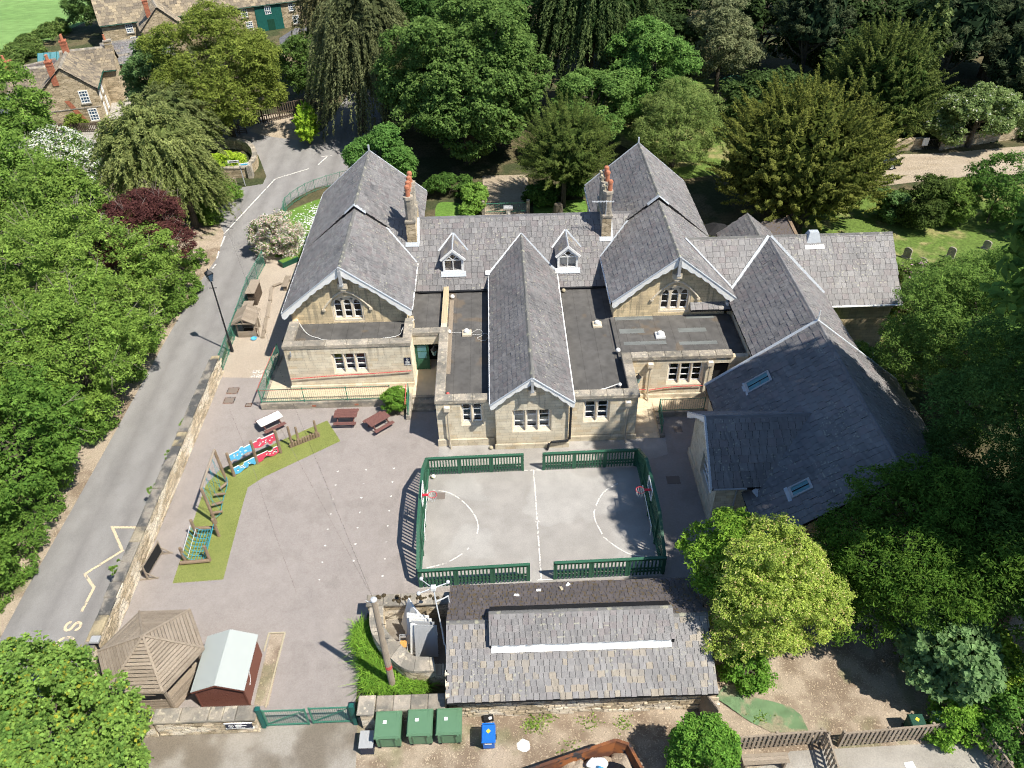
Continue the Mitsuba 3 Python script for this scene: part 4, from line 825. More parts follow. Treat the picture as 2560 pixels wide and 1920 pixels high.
slat_fence('green slatted fence on the far right side of the ball court, before the right block', (2.16, 32.15), (7.5, 32.25), [1.3]*4, 11, 1, 1)
slat_fence('green slatted fence on the near left side of the ball court, beside the aerial mast', (-4.48, 24.25), (.98, 24.42), [1.3]*4, 10, 1, 1)
slat_fence('green slatted fence on the near right side of the ball court behind the outbuilding roof', (2.27, 24.46), (7.8, 24.56), [1.3]*4, 10, 1, 1)
hL_ = slat_fence('tall peaked green fence with hoop at the left end of the ball court', (-4.47, 24.3), (-4.47, 32.0), [1.35, 2.5, 2.6, 2.5, 1.35], 9, 1, -1)
hR_2 = slat_fence('tall peaked green fence with hoop at the right end of the ball court', (7.72, 24.6), (7.58, 32.2), [1.35, 2.5, 2.6, 2.5, 1.35], 9, 1, 1)
for lab, x, s, y in (('orange red basketball hoop and white net on the left court fence', -4.4, 1, 28.3), ('red basketball hoop on clear backboard on the right court fence', 7.5, -1, 28.15)):
    k = thing('basketball_hoop', lab, 'hoop'); th_ = np.linspace(0, 2*math.pi, 21)
    z = 2.35; cx_ = x+s*.5
    put('ring', tube([(cx_+.23*math.cos(t), y+.23*math.sin(t), z) for t in th_], .016, 5), 'hoop_red', k)
    put('bracket', cat(bx(min(x, x+s*.28), max(x, x+s*.28), y-.06, y+.06, z-.03, z+.03)), 'hoop_red', k)
    nt = [tube([(cx_+.23*math.cos(t), y+.23*math.sin(t), z), (cx_+.14*math.cos(t+.35), y+.14*math.sin(t+.35), z-.42)], .008, 3) for t in np.linspace(0, 2*math.pi, 11)[:-1]]+[tube([(cx_+.23*math.cos(t), y+.23*math.sin(t), z), (cx_+.14*math.cos(t-.35), y+.14*math.sin(t-.35), z-.42)], .008, 3) for t in np.linspace(0, 2*math.pi, 11)[:-1]]
    put('net', cat(*nt), 'rope_white', k)
    fr = [beam((x, y-.55, z-.25), (x, y+.55, z-.25), .04), beam((x, y-.55, z+.5), (x, y+.55, z+.5), .04), beam((x, y-.55, z-.25), (x, y-.55, z+.5), .04), beam((x, y+.55, z-.25), (x, y+.55, z+.5), .04)]
    put('backboard_frame', cat(*fr), 'white_paint', k); put('backboard', wallx(rect(y-.53, y+.53, z-.23, z+.48), x-.004, x+.004), 'glass', k)
    put('goal_mark', cat(beam((x+s*.06, y-1.5, .5), (x+s*.06, y-1.5, 1.2), .03, .05), beam((x+s*.06, y-1.5, 1.2), (x+s*.06, y+1.4, 1.2), .03, .05), beam((x+s*.06, y+1.4, .4), (x+s*.06, y+1.4, 1.2), .03, .05)), 'white_paint', k)
m = trimesh.creation.icosphere(3, .13); m.apply_translation((-4.2, 31.75, .14)); vc = np.where(meshkit.noise(np.array(m.vertices)*9, 3)[:, None] > .52, [[.7, .7, .68]], np.where(meshkit.noise(np.array(m.vertices)*9, 9)[:, None] > .5, [[.7, .62, .05]], [[.05, .12, .4]]))
one('ball', m, 'tinted', 'white, yellow and blue football in the far left corner of the ball court', 'ball', smooth=True, color=vc)

# ================================================================ PLAY EQUIPMENT
def post(x, y, h, r=.075, dx=0, dy=0, mt='log_wood'): return tube([(x, y, -.02), (x+dx*.5, y+dy*.5, h*.5), (x+dx, y+dy, h-.02), (x+dx, y+dy, h)], [r, r*.98, r*.95, r*.7], 10)
k = thing('climbing_net', 'rope scramble net between four timber posts at the lower end of the turf', 'climbing frame')
nw, ne, sw, se = (-16.69, 27.95), (-15.56, 27.98), (-16.9, 26.4), (-15.6, 26.35)
for (x, y), h in ((nw, 1.4), (ne, 1.4), (sw, 1.05), (se, 1.2)): put('post', post(x, y, h, .085), 'log_wood', k)
put('beam', tube([(-17.05, 26.15, .14), (-15.55, 26.25, .14)], .1, 8), 'log_wood', k); put('beam', tube([(-16.75, 28.15, .5), (-15.6, 28.15, .5)], .09, 8), 'log_wood', k)
def netpt(u, v): return np.array([-16.85+1.22*u+.08*v, 26.35+1.65*v, .3+.42*v-.22*math.sin(math.pi*u)+.75*max(abs(u-.5)*2-.72, 0)/.28*.5])
for i in range(9): put('rope', tube([netpt(i/8, v) for v in np.linspace(0, 1, 8)], .016, 5), 'rope_blue' if i > 1 else 'rope_white', k)
for j in range(8): put('rope', tube([netpt(u, j/7) for u in np.linspace(0, 1, 9)], .016, 5), 'rope_blue', k)
k = thing('swing_step_bridge', 'hanging log step trail between two tall leaning timber posts', 'climbing frame')
A_, B_ = (-15.95, 28.9), (-16.1, 31.95)
put('post', post(*A_, 2.52, .085, -.22, .25), 'log_wood', k); put('post', post(*B_, 2.52, .085, -.15, .1), 'log_wood', k)
put('top_beam', tube([(-16.17, 29.15, 2.5), (-16.25, 32.05, 2.5)], .07, 8), 'weathered_wood', k)
for i, (x, y, rot) in enumerate(((-16.1, 31.4, 1.0), (-16.15, 30.75, .1), (-16.1, 30.05, .35), (-15.95, 29.4, .2))):
    d = np.array([math.cos(rot), math.sin(rot), 0])*.3; c = np.array([x, y, .32])
    put('log_step', tube([c-d, c+d], .075, 8), 'log_wood', k)
    for s in (-1, 1): put('rope', tube([c+s*d*.8, (c+s*d*.5)*.5+np.array([-16.2, y, 2.46])*.5, (-16.2, y, 2.46)], .012, 4), 'rope_blue', k)
put('rope', tube(curve([(-15.9, 28.95, .4), (-15.8, 29.4, .22), (-15.85, 30.0, .25), (-15.9, 30.7, .25), (-15.9, 31.4, .3), (-16.0, 31.9, .5)], 4), .018, 5), 'rope_blue', k)
k = thing('climbing_wall', 'blue and red pierced climbing panels held between three timber posts', 'climbing frame')
P3 = [(-15.81, 32.44), (-14.68, 33.41), (-13.48, 34.27)]
for x, y in P3: put('post', post(x, y, 1.85, .09), 'log_wood', k)
def panel(p, q, z0, z1, mt, tabs, seed):
    L = math.hypot(q[0]-p[0], q[1]-p[1])-.16; g_ = np.random.default_rng(seed)
    xs = np.linspace(0, L, 30); low = [(x, .06*math.sin(x/L*math.pi*3+seed)+.0) for x in xs]; h = z1-z0
    sh = Polygon(low+[(L, h), (0, h)])
    for tx, tz, r, add in tabs: sh = sh.union(Point(tx*L, tz*h).buffer(r)) if add else sh.difference(Point(tx*L, tz*h).buffer(r))
    for i in range(9):
        c = Point((.1+.8*g_.random())*L, (.25+.5*g_.random())*h).buffer(.055)
        sh = sh.difference(c)
    m = ext(sh if sh.geom_type == 'Polygon' else max(sh.geoms, key=lambda s: s.area), -.02, .02); d = np.array([q[0]-p[0], q[1]-p[1], 0]); d /= np.linalg.norm(d)
    M = np.eye(4); M[:3, 0] = d; M[:3, 1] = (0, 0, 1); M[:3, 2] = np.cross(d, (0, 0, 1)); M[:3, 3] = (p[0]+d[0]*.08, p[1]+d[1]*.08, z0); m.apply_transform(M)
    put('panel', m, mt, k); 
    e = m.copy(); e.apply_translation((0, .012, .028)); put('panel_edge', e, 'white_wall', k)
panel(P3[0], P3[1], 1.15, 1.62, 'panel_blue', [(.58, 1.0, .14, 1), (.35, -.05, .14, 1)], 1); panel(P3[1], P3[2], 1.15, 1.62, 'panel_red', [(.3, 1.0, .14, 1), (.75, -.05, .14, 1)], 2)
panel(P3[0], P3[1], .10, .58, 'panel_blue', [(.38, 1.0, .16, 0), (.75, -.1, .2, 0)], 3); panel(P3[1], P3[2], .10, .58, 'panel_red', [(.65, 1.0, .16, 0), (.4, -.1, .2, 0)], 4)
k = thing('balance_logs', 'row of short upright logs with three tall posts at the top of the turf', 'climbing frame')
for i in range(12):
    f = i/11; x, y = -12.95+1.55*f, 34.7+.9*f; put('log', post(x, y, .28+.2*abs(math.sin(i*1.7)), .075), 'log_wood', k)
for x, y, h in ((-12.87, 34.8, 1.62), (-12.5, 35.02, 1.35), (-11.5, 35.6, 1.3)): put('tall_post', post(x, y, h, .075), 'log_wood', k)
def picnic(label, c, rot, top='picnic_brown', white=False):
    k = thing('picnic_table', label, 'picnic table'); M = trimesh.transformations.rotation_matrix(rot, (0, 0, 1)); M[:3, 3] = (*c, 0)
    def pp(n, m, mt): m = m.copy(); m.apply_transform(M); return put(n, m, mt, k)
    for i in range(5): pp('top_board', cbx(-.72, .72, -.34+i*.138, -.34+i*.138+.125, .60, .635, .008), top if not white else 'picnic_brown')
    for s in (-1, 1):
        for i in range(2): pp('seat_board', cbx(-.70, .70, s*.62-.13+i*.135, s*.62-.13+i*.135+.12, .36, .39, .008), 'picnic_brown')
        for x in (-.5, .5): pp('leg', beam((x, s*.16, .6), (x, s*.42, 0), .05, .09), 'picnic_brown')
    for x in (-.5, .5): pp('crossbar', beam((x, -.74, .33), (x, .74, .33), .05, .07), 'picnic_brown')
    if white:
        sh = sbox(-.74, -.36, .74, .36).buffer(-.06).buffer(.06)
        for hx in (-1, 1):
            for i in range(6):
                for j in range(6): sh = sh.difference(affinity.rotate(sbox(-.028, -.028, .028, .028), 0).buffer(0) if False else affinity.translate(Point(0, 0).buffer(.032, 2), hx*.37-.25+i*.1, -.25+j*.1))
        m = ext(sh, .64, .672); pp('play_board', m, 'white_wall')
picnic('brown picnic table with a white pierced board on its top', (-14.5, 36.62), .66, white=True)
picnic('brown picnic table set square to the terrace wall', (-9.86, 36.92), -.02)
picnic('brown picnic table turned askew nearest to the steps', (-7.8, 36.35), .72)
b = thing('chalkboard', 'black framed chalkboard easel against the boundary wall', 'chalkboard')
put('board', beam((-18.45, 25.3, .62), (-18.2, 26.85, .62), .04, .72), 'rubber', b); put('frame', cat(beam((-18.45, 25.3, 1.0), (-18.2, 26.85, 1.0), .06, .06), beam((-18.45, 25.3, .24), (-18.2, 26.85, .24), .06, .06)), 'weathered_wood', b)
for x, y in ((-18.45, 25.28), (-18.2, 26.88)): put('leg', cat(beam((x, y, 0), (x, y, 1.1), .07), beam((x-.42, y-.03, .03), (x+.5, y+.05, .03), .07), beam((x+.42, y+.04, .05), (x, y, .55), .05)), 'weathered_wood', b)

# ================================================================ GAZEBO, SHED, STRIP
k = thing('gazebo', 'hexagonal weathered timber gazebo with boarded roof in the lower left corner', 'gazebo'); gc = np.array([-16.0, 19.93]); GR = 2.35
vs = [gc+GR*np.array([math.cos(math.radians(a)), math.sin(math.radians(a))]) for a in (0, 60, 120, 180, 240, 300)]; ap = np.array([*gc, 3.05])
for i in range(6):
    p, q = np.array([*vs[i], 1.98]), np.array([*vs[(i+1) % 6], 1.98]); nb = 15
    for j in range(nb):
        f0, f1 = j/nb+.006, (j+1)/nb-.006
        # boards lie parallel to the eave, stacked towards the apex
        a0, a1 = p+(ap-p)*f0, q+(ap-q)*f0; b0, b1 = p+(ap-p)*f1, q+(ap-q)*f1; nn = np.cross(q-p, ap-p); nn /= np.linalg.norm(nn); nn = nn if nn[2] > 0 else -nn
        jj = .012*R.random(); v = np.array([a0, a1, b1, b0]); put('roof_board', trimesh.convex.convex_hull(np.vstack([v+nn*(.02+jj), v-nn*.015])), 'weathered_wood', k) if j < nb-1 else None
    put('hip_board', beam(p+np.array([0, 0, .05]), ap+np.array([0, 0, .05]), .1, .03), 'weathered_wood', k)
    put('post', beam((*(gc+(vs[i]-gc)*.86), 0), (*(gc+(vs[i]-gc)*.86), 1.98), .11), 'weathered_wood', k)
    put('fascia', beam(p-np.array([0, 0, .07]), q-np.array([0, 0, .07]), .03, .12), 'weathered_wood', k)
    if i not in (1,):
        a, c = gc+(vs[i]-gc)*.86, gc+(vs[(i+1) % 6]-gc)*.86
        for z in (.15, .35, .55, .75): put('side_board', beam((*a, z), (*c, z), .03, .16), 'weathered_wood', k)
        a, c = gc+(vs[i]-gc)*.7, gc+(vs[(i+1) % 6]-gc)*.7; put('bench', beam((*a, .45), (*c, .45), .4, .05), 'weathered_wood', k)
put('floor', ext([tuple(gc+(v-gc)*.9) for v in vs], 0, .1), 'weathered_wood', k)
k = thing('shed', 'brown boarded garden shed with pale grey green felt roof beside the gazebo', 'shed')
x0, x1, y0, y1, ze, zr = -13.75, -11.68, 18.25, 20.72, 1.5, 1.95; xm = (x0+x1)/2
put('body', wally([(x0, 0), (x1, 0), (x1, ze), (xm, zr-.04), (x0, ze)], y0, y1), 'shed_brown', k)
for j in range(13):
    z = .02+j*.145
    l0 = x0 if z+.13 < ze else x0+(z+.13-ze)/(zr-ze)*(xm-x0); l1 = x0+x1-l0
    if l1-l0 > .2: put('board', beam((l0, y0-.012, z+.065), (l1, y0-.012, z+.065), .02, .135), 'shed_brown', k)
for j in range(10):
    z = .02+j*.147; put('board', beam((x1+.012, y0, z+.065), (x1+.012, y1, z+.065), .02, .137), 'shed_brown', k)
put('corner_post', cat(bx(x1-.03, x1+.05, y0-.05, y0+.03, 0, ze), bx(x0-.03, x0+.04, y0-.05, y0+.03, 0, ze)), 'shed_brown', k)
for s, xe in ((1, x1+.12), (-1, x0-.12)):
    zz = zr-(zr-ze)*(abs(xe-xm)/(x1-xm)); put('roof_felt', wally([(xm, zr), (xe, zz), (xe, zz+.04), (xm, zr+.04)], y0-.14, y1+.12), 'shed_roof', k)
    put('fascia', beam((xm, y0-.13, zr-.05), (xe, y0-.13, zz-.05), .03, .1), 'shed_brown', k)
put('scratch', tube([(x1+.03, 19.2, 1.15), (x1+.03, 19.0, .8), (x1+.03, 18.8, .7)], .012, 4), 'white_paint', k)
k = thing('sand_strip', 'long narrow bed of old bark chippings with white timber edging beside the shed', 'planting bed')
put('bed', bx(-11.5, -10.85, 18.2, 21.8, -.01, .02), 'soil', k); put('edging', cat(beam((-11.6, 21.85, .04), (-10.8, 21.85, .04), .05, .08), beam((-10.82, 21.85, .04), (-10.95, 18.1, .04), .05, .08), beam((-11.58, 21.85, .04), (-11.62, 20.9, .04), .05, .08)), 'pale_pot', k)
k = thing('litter_lamp', 'small grey box lamp on top of the boundary wall beside the gazebo', 'lamp'); put('head', cbx(-19.0, -18.6, 20.5, 20.85, 1.72, 1.86, .03), 'grey_plastic', k); put('stem', bx(-18.9, -18.84, 20.6, 20.7, .9, 1.72), 'black_iron', k)
k = thing('flood_patch', 'x', 'x') if False else None
# quiet area
def playhouse():
    k = thing('play_shelter', 'open weathered timber playhouse with pitched boarded roof in the quiet area', 'playhouse')
    for x in (-18.8, -17.6):
        for y in (46.3, 47.5): put('post', beam((x, y, 0), (x, y, 1.35), .09), 'weathered_wood', k)
    for z in (.12, .3, .48): put('side_board', beam((-18.8, 46.26, z), (-17.6, 46.26, z), .03, .17), 'weathered_wood', k)
    for z in (.12, .3, .48, .7, .9, 1.1): put('side_board', beam((-18.8, 47.52, z), (-17.6, 47.52, z), .03, .17), 'weathered_wood', k)
    for s in (-1, 1):
        for j in range(6):
            y = 45.95+j*.33; put('roof_board', beam((-18.2, y+.16, 1.78), (-18.2+s*.85, y+.16, 1.3), .32, .03, up=(s*.5, 0, .85)), 'weathered_wood', k)
    put('gable_frame', cat(beam((-18.95, 46.0, 1.3), (-18.2, 46.0, 1.72), .06), beam((-17.45, 46.0, 1.3), (-18.2, 46.0, 1.72), .06), beam((-18.95, 46.02, 1.33), (-17.45, 46.02, 1.33), .07), beam((-18.2, 46.0, 1.35), (-18.2, 46.0, 1.7), .06)), 'weathered_wood', k)
    put('inside', bx(-18.7, -17.7, 46.6, 47.4, 0, .04), 'dark_wood', k); put('prop', beam((-17.35, 46.2, .1), (-17.5, 47.0, 1.2), .08), 'weathered_wood', k)
playhouse()
k = thing('storage_cabinet', 'tall dark timber store with slatted front against the green railing', 'cabinet')
put('body', bx(-19.0, -18.42, 50.42, 52.1, 0, 1.1), 'dark_wood', k); put('top', beam((-18.75, 50.25, 1.15), (-18.7, 52.2, 1.15), .72, .05), 'weathered_wood', k)
for j in range(6): put('slat', beam((-19.0, 50.4, .12+j*.17), (-18.42, 50.4, .12+j*.17), .03, .11), 'dark_wood', k)
k = thing('low_shelter', 'small low timber box between playhouse and store', 'box'); put('body', bx(-19.0, -18.4, 48.6, 49.6, 0, .8), 'dark_wood', k); put('lid', beam((-18.7, 48.5, .85), (-18.7, 49.7, .85), .75, .05), 'weathered_wood', k)
for i, (p, q) in enumerate((((-17.1, 46.1), (-17.15, 46.75)), ((-17.15, 46.9), (-17.35, 48.6)), ((-17.3, 48.7), (-17.55, 50.7)), ((-17.55, 50.9), (-17.8, 52.7)), ((-17.75, 52.9), (-17.2, 53.3)))):
    one('balance_plank', cat(beam((*p, .12), (*q, .12), .24, .04), beam((p[0]-.1, p[1], .05), (p[0]+.14, p[1], .05), .06, .1), beam((q[0]-.1, q[1], .05), (q[0]+.14, q[1], .05), .06, .1)), 'weathered_wood', f'{["first", "second", "third", "fourth", "fifth"][i]} plank of the low timber balance trail, counted from the blue bowl', 'plank', color=None)
one('bowl', lathe([(0, 0), (.17, 0), (.22, .1), (.19, .1), (.15, .03), (0, .03)], (-17.7, 46.0, .01), 18), 'panel_blue', 'round pale blue bowl on the ground in front of the playhouse', 'bowl')
k = thing('planter_box', 'dark green timber planter under the pink flowering shrub', 'planter'); put('box', bc((-17.2, 56.5, .2), (1.5, .7, .4), rz=.75), 'dark_green', k); put('soil', bc((-17.2, 56.5, .41), (1.35, .55, .03), rz=.75), 'lawn', k)
k = thing('wall_bench', 'narrow timber bench in the shade of the left gable', 'bench'); put('seat', bx(-16.9, -16.45, 52.2, 53.8, .42, .47), 'weathered_wood', k); put('leg', bx(-16.8, -16.55, 52.3, 52.4, 0, .42), 'weathered_wood', k); put('leg', bx(-16.8, -16.55, 53.6, 53.7, 0, .42), 'weathered_wood', k)
def street_lamp(x, y, h, label):
    k = thing('street_lamp', label, 'street lamp')
    put('column', tube([(x, y, 0), (x, y, .9), (x, y, .95), (x, y, h-.75)], [.10, .10, .06, .045], 10), 'black_iron', k); put('ladder_bar', tube([(x-.25, y, h-1.2), (x+.25, y, h-1.2)], .025, 6), 'black_iron', k)
    put('glass_lantern', lathe([(.10, -.62), (.25, -.08), (.24, -.08), (.09, -.6)], (x, y, h-.05), 4), 'solar', k)
    put('lamp_frame', cat(*[tube([(x+.12*math.cos(a), y+.12*math.sin(a), h-.7), (x+.27*math.cos(a), y+.27*math.sin(a), h-.12)], .016, 4) for a in (0, math.pi/2, math.pi, 1.5*math.pi)]), 'black_iron', k)
    put('lamp_cap', lathe([(0, .32), (.03, .26), (.05, .16), (.29, -.04), (.30, -.1), (0, -.1)], (x, y, h), 4), 'black_iron', k)
street_lamp(-18.9, 44.6, 6.45, 'black heritage street lamp leaning over the road by the green railing')

# ================================================================ OUTBUILDING
O = thing('outbuilding', 'long low stone outbuilding with patchwork slate roof, raised ridge strip and white board', 'outbuilding'); OS = Slating(O)
ko = .475
r1 = gable_roof(O, OS, 'x', 19.97, 2.95, 3.2, ko, -2.82, 8.62, seed=101, near=(True, False), sides=(True, False), tone=(.5, 1.2), hue=(.40, 1.0), expo=.265, w=.27, lift=.022, rl=.55, ridge=False, clip=lambda c: not (-.9 < c[0] < 6.95 and c[1] > 19.0))
ln = math.hypot(1, ko)
V, U = slates((-2.82, 22.92, 3.2-ko*2.95+.012), (1, 0, 0), (0, -1/ln, ko/ln), 11.44, 2.95*ln, .25, .27, 105, lift=.02)
m, uv = slate_mesh(V, U); put('slate_field', m, 'mossy_slate', r1, uv=uv, kind='stuff')
for a, b in ((-2.82, -1.0), (7.1, 8.62)):
    n = int((b-a)/.5)
    for i in range(n): put('ridge_tile', wallx([(19.83, 3.16), (19.95, 3.25), (19.99, 3.25), (20.11, 3.16), (19.97, 3.15)], a+(b-a)*i/n+.005, a+(b-a)*(i+1)/n-.005), 'ridge_stone', r1)
kr = .56
pr_ = wallx([(18.92, 3.04), (20.05, 3.04+kr*1.13), (20.75, 3.15), (20.75, 2.6), (18.92, 2.6)], -.93, 7.0); r2 = put('raised_roof', pr_, 'dark', O)
ln2 = math.hypot(1, kr); V, U = slates((-.95, 18.86, 3.035), (1, 0, 0), (0, 1/ln2, kr/ln2), 7.98, 1.33, .265, .27, 107, lift=.02, tone=(.2, .95), hue=(0, .8)); OS.add(r2, V, U, True)
for i in range(14): put('ridge_tile', wallx([(19.9, 3.62), (20.02, 3.72), (20.08, 3.72), (20.2, 3.62), (20.05, 3.62)], -.95+i*.57, -.95+i*.57+.56), 'ridge_stone', r2)
put('white_board', bx(-.86, 6.85, 18.90, 18.92, 2.70, 3.0), 'white_paint', r2); put('lead_flashing', beam((-.88, 18.84, 2.735), (6.88, 18.84, 2.735), .24, .03, up=(0, -.43, .9)), 'white_paint', r2)
put('wall', bx(-2.7, 8.5, 17.4, 17.8, 0, 1.95), 'rubble', O); put('wall', bx(-2.7, 8.5, 22.2, 22.6, 0, 1.95), 'rubble', O)
for x in (-2.7, 8.1): put('wall', wallx([(17.8, 0), (22.2, 0), (22.2, 1.95), (19.97, 3.0), (17.8, 1.95)], x, x+.4), 'rubble', O)
rg = np.random.default_rng(18); st = []
for row in range(10):
    x = -2.75
    while x < 8.5:
        l = .2+.5*rg.random(); p = .01+.07*rg.random(); st.append(wobble(bx(x, x+l-.03, 17.38-p, 17.405, .02+row*.17, .02+row*.17+.145), .012, 5, row)); x += l
put('wall_stones', trimesh.util.concatenate(st), 'rubble', O, kind='stuff')
put('verge_mortar', cat(*[wobble(bx(-2.86, -2.7, 17.2+i*.4, 17.5+i*.4, 1.85+ko*(.3+i*.4)-.2, 1.85+ko*(.3+i*.4)-.02), .05, 4, i) for i in range(3)]), 'dressed_stone', O)
OS.finish()
one('litter', sheet(Point(3.1, 22.6).buffer(.12, 4), 2.02), 'white_wall', 'x', 'x') if False else None

# ================================================================ YARD with curved wall
C_ = thing('curved_wall', 'curved rubble wall with broad stone coping round the small yard of stacked boards', 'wall')
outer = curve([(-6.66, 22.2), (-6.55, 21.27), (-6.24, 20.54), (-5.43, 19.53), (-4.56, 18.88), (-3.36, 18.83)], 5); inner = curve([(-6.0, 22.3), (-5.88, 21.28), (-5.45, 20.6), (-5.0, 20.2), (-4.45, 19.62), (-3.5, 19.5)], 5)
put('wall_face', ext(Polygon(np.vstack([outer*.97+inner*.03, (inner*.95+outer*.05)[::-1]])), 0, 1.16), 'rubble', C_)
for i in range(0, 25, 3):
    j = min(i+3, 25); q = np.vstack([outer[i:j+1], inner[i:j+1][::-1]]); q = Polygon(q).buffer(-.008)
    put('coping_stone', wobble(ext(q, 1.16, 1.31+.01*R.random()), .012, 2, i), 'coping', C_)
B_w = thing('yard_wall', 'mossy flat-topped stone wall at the back of the small yard', 'wall')
put('wall_face', bx(-6.8, -2.85, 22.4, 22.85, 0, 1.2), 'rubble', B_w)
for i in range(5): put('coping_stone', wobble(cbx(-6.85+i*.8, -6.06+i*.8, 22.3, 22.95, 1.2, 1.33, .05), .02, 2.5, i), 'coping', B_w)
ms = [wobble(trimesh.creation.icosphere(1, .05+.06*R.random()), .02, 8, i).apply_translation((-6.5+3.4*R.random(), 22.45+.42*R.random(), 1.33)) for i in range(30)]
put('moss', trimesh.util.concatenate(ms), 'tinted', B_w, kind='stuff', color=np.tile([[.06, .045, .025]], (sum(len(m.vertices) for m in ms), 1)))
put('yard_end', bx(-3.5, -2.75, 18.85, 19.4, 0, .9), 'rubble', C_)
for i in range(7):
    x = -5.0+i*.17; tl = .13-.012*i
    lab = f'{["first", "second", "third", "fourth", "fifth", "sixth", "seventh"][i]} of the white boards stacked in the small yard, counted from the left'
    a = .32-.02*i; L_ = 1.15; yb = 22.0-.19*i
    m = bc((0, 0, 0), (1.05, .045, 1.75)); m.apply_transform(trimesh.transformations.rotation_matrix(-.33, (1, 0, 0))); m.apply_transform(trimesh.transformations.rotation_matrix(-1.05+.1*i, (0, 0, 1))) if i < 3 else m.apply_transform(trimesh.transformations.rotation_matrix(-.35+.05*i, (0, 0, 1)))
    m.apply_translation((-4.75+.14*i, 21.75-.2*i, .95)); one('display_board', m, 'white_wall' if i < 5 else 'grey_plastic', lab, 'board')
m = trimesh.convex.convex_hull(np.array([(-4.72, 20.5, 0), (-3.6, 20.3, 0), (-4.6, 20.95, 1.75), (-3.75, 20.75, 1.6), (-4.72, 20.55, 0), (-4.5, 21.0, 1.75), (-3.62, 20.36, 0), (-3.35, 20.65, 1.4)])); one('display_board', m, 'white_wall', 'large white board leaning at the front of the stack in the small yard', 'board')
k = thing('yard_chair', 'grey metal framed chair beside the stacked boards', 'chair'); put('frame', tube([(-5.2, 20.7, 0), (-5.2, 21.05, .75), (-4.88, 21.05, .75), (-4.88, 20.7, 0)], .02, 5), 'metal', k); put('seat', bx(-5.2, -4.88, 20.6, 20.95, .4, .43), 'orange_board', k); put('back', bx(-5.2, -4.88, 21.0, 21.03, .55, .7), 'grey_plastic', k)
k = thing('aerial_mast', 'grey aerial mast with wind gauge arms at the gable of the outbuilding', 'mast')
put('pole', tube([(-3.0, 19.9, 1.6), (-3.1, 20.4, 2.0), (-3.32, 21.0, 3.6), (-3.35, 21.1, 4.1)], .035, 8), 'metal', k); put('arm', tube([(-3.95, 20.95, 4.05), (-3.4, 21.1, 4.15), (-2.75, 21.35, 4.15)], .03, 6), 'metal', k); put('arm', tube([(-3.9, 21.6, 4.1), (-3.35, 21.1, 4.12)], .02, 5), 'metal', k)
put('hub', cbx(-3.46, -3.24, 20.98, 21.2, 4.1, 4.3, .03), 'white_wall', k)
for p in ((-4.0, 20.93, 4.05), (-2.72, 21.37, 4.2), (-3.92, 21.63, 4.15)): put('sensor', trimesh.creation.icosphere(2, .09).apply_translation(p), 'metal', k, smooth=True)
put('bracket', tube([(-3.3, 21.0, 3.3), (-3.0, 21.3, 3.1), (-2.8, 21.5, 3.0), (-2.75, 21.5, 1.9)], .035, 6), 'metal', k); put('stay', tube([(-2.95, 19.85, 1.7), (-2.9, 19.4, 1.2), (-2.7, 19.4, 1.2)], .03, 6), 'metal', k)
k = thing('utility_pole', 'leaning grey timber utility pole with red tag standing in the tall grass bed', 'utility pole')
put('pole', tube([(-5.36, 18.75, 0), (-5.38, 18.78, 3), (-5.4, 18.8, 6.7)], [.16, .145, .12], 12), 'weathered_wood', k); put('tag', lathe([(.155, -.12), (.16, -.1), (.16, .1), (.155, .12)], (-5.37, 18.77, 1.9), 12), 'red_paint', k); put('step_iron', cat(*[tube([(-5.38, 18.78, z), (-5.38+(.28 if i % 2 else -.28), 18.7, z)], .014, 4) for i, z in enumerate((3.6, 4.1, 4.6, 5.1))]), 'black_iron', k)
put('pole_cap', lathe([(0, .1), (.12, .05), (.14, 0), (0, 0)], (-5.4, 18.8, 6.68), 10), 'metal', k); put('bracket', tube([(-5.4, 18.8, 6.4), (-5.75, 18.9, 6.5)], .02, 5), 'metal', k)
one('overhead_wire', tube(curve([(-5.4, 18.8, 6.6), (-9.0, 27, 6.1), (-13, 36, 6.2), (-19, 50, 7.0), (-26, 66, 8.4)], 5), .004, 4), 'rubber', 'thin black overhead wire from the timber pole across the playground to the lane', 'wire')

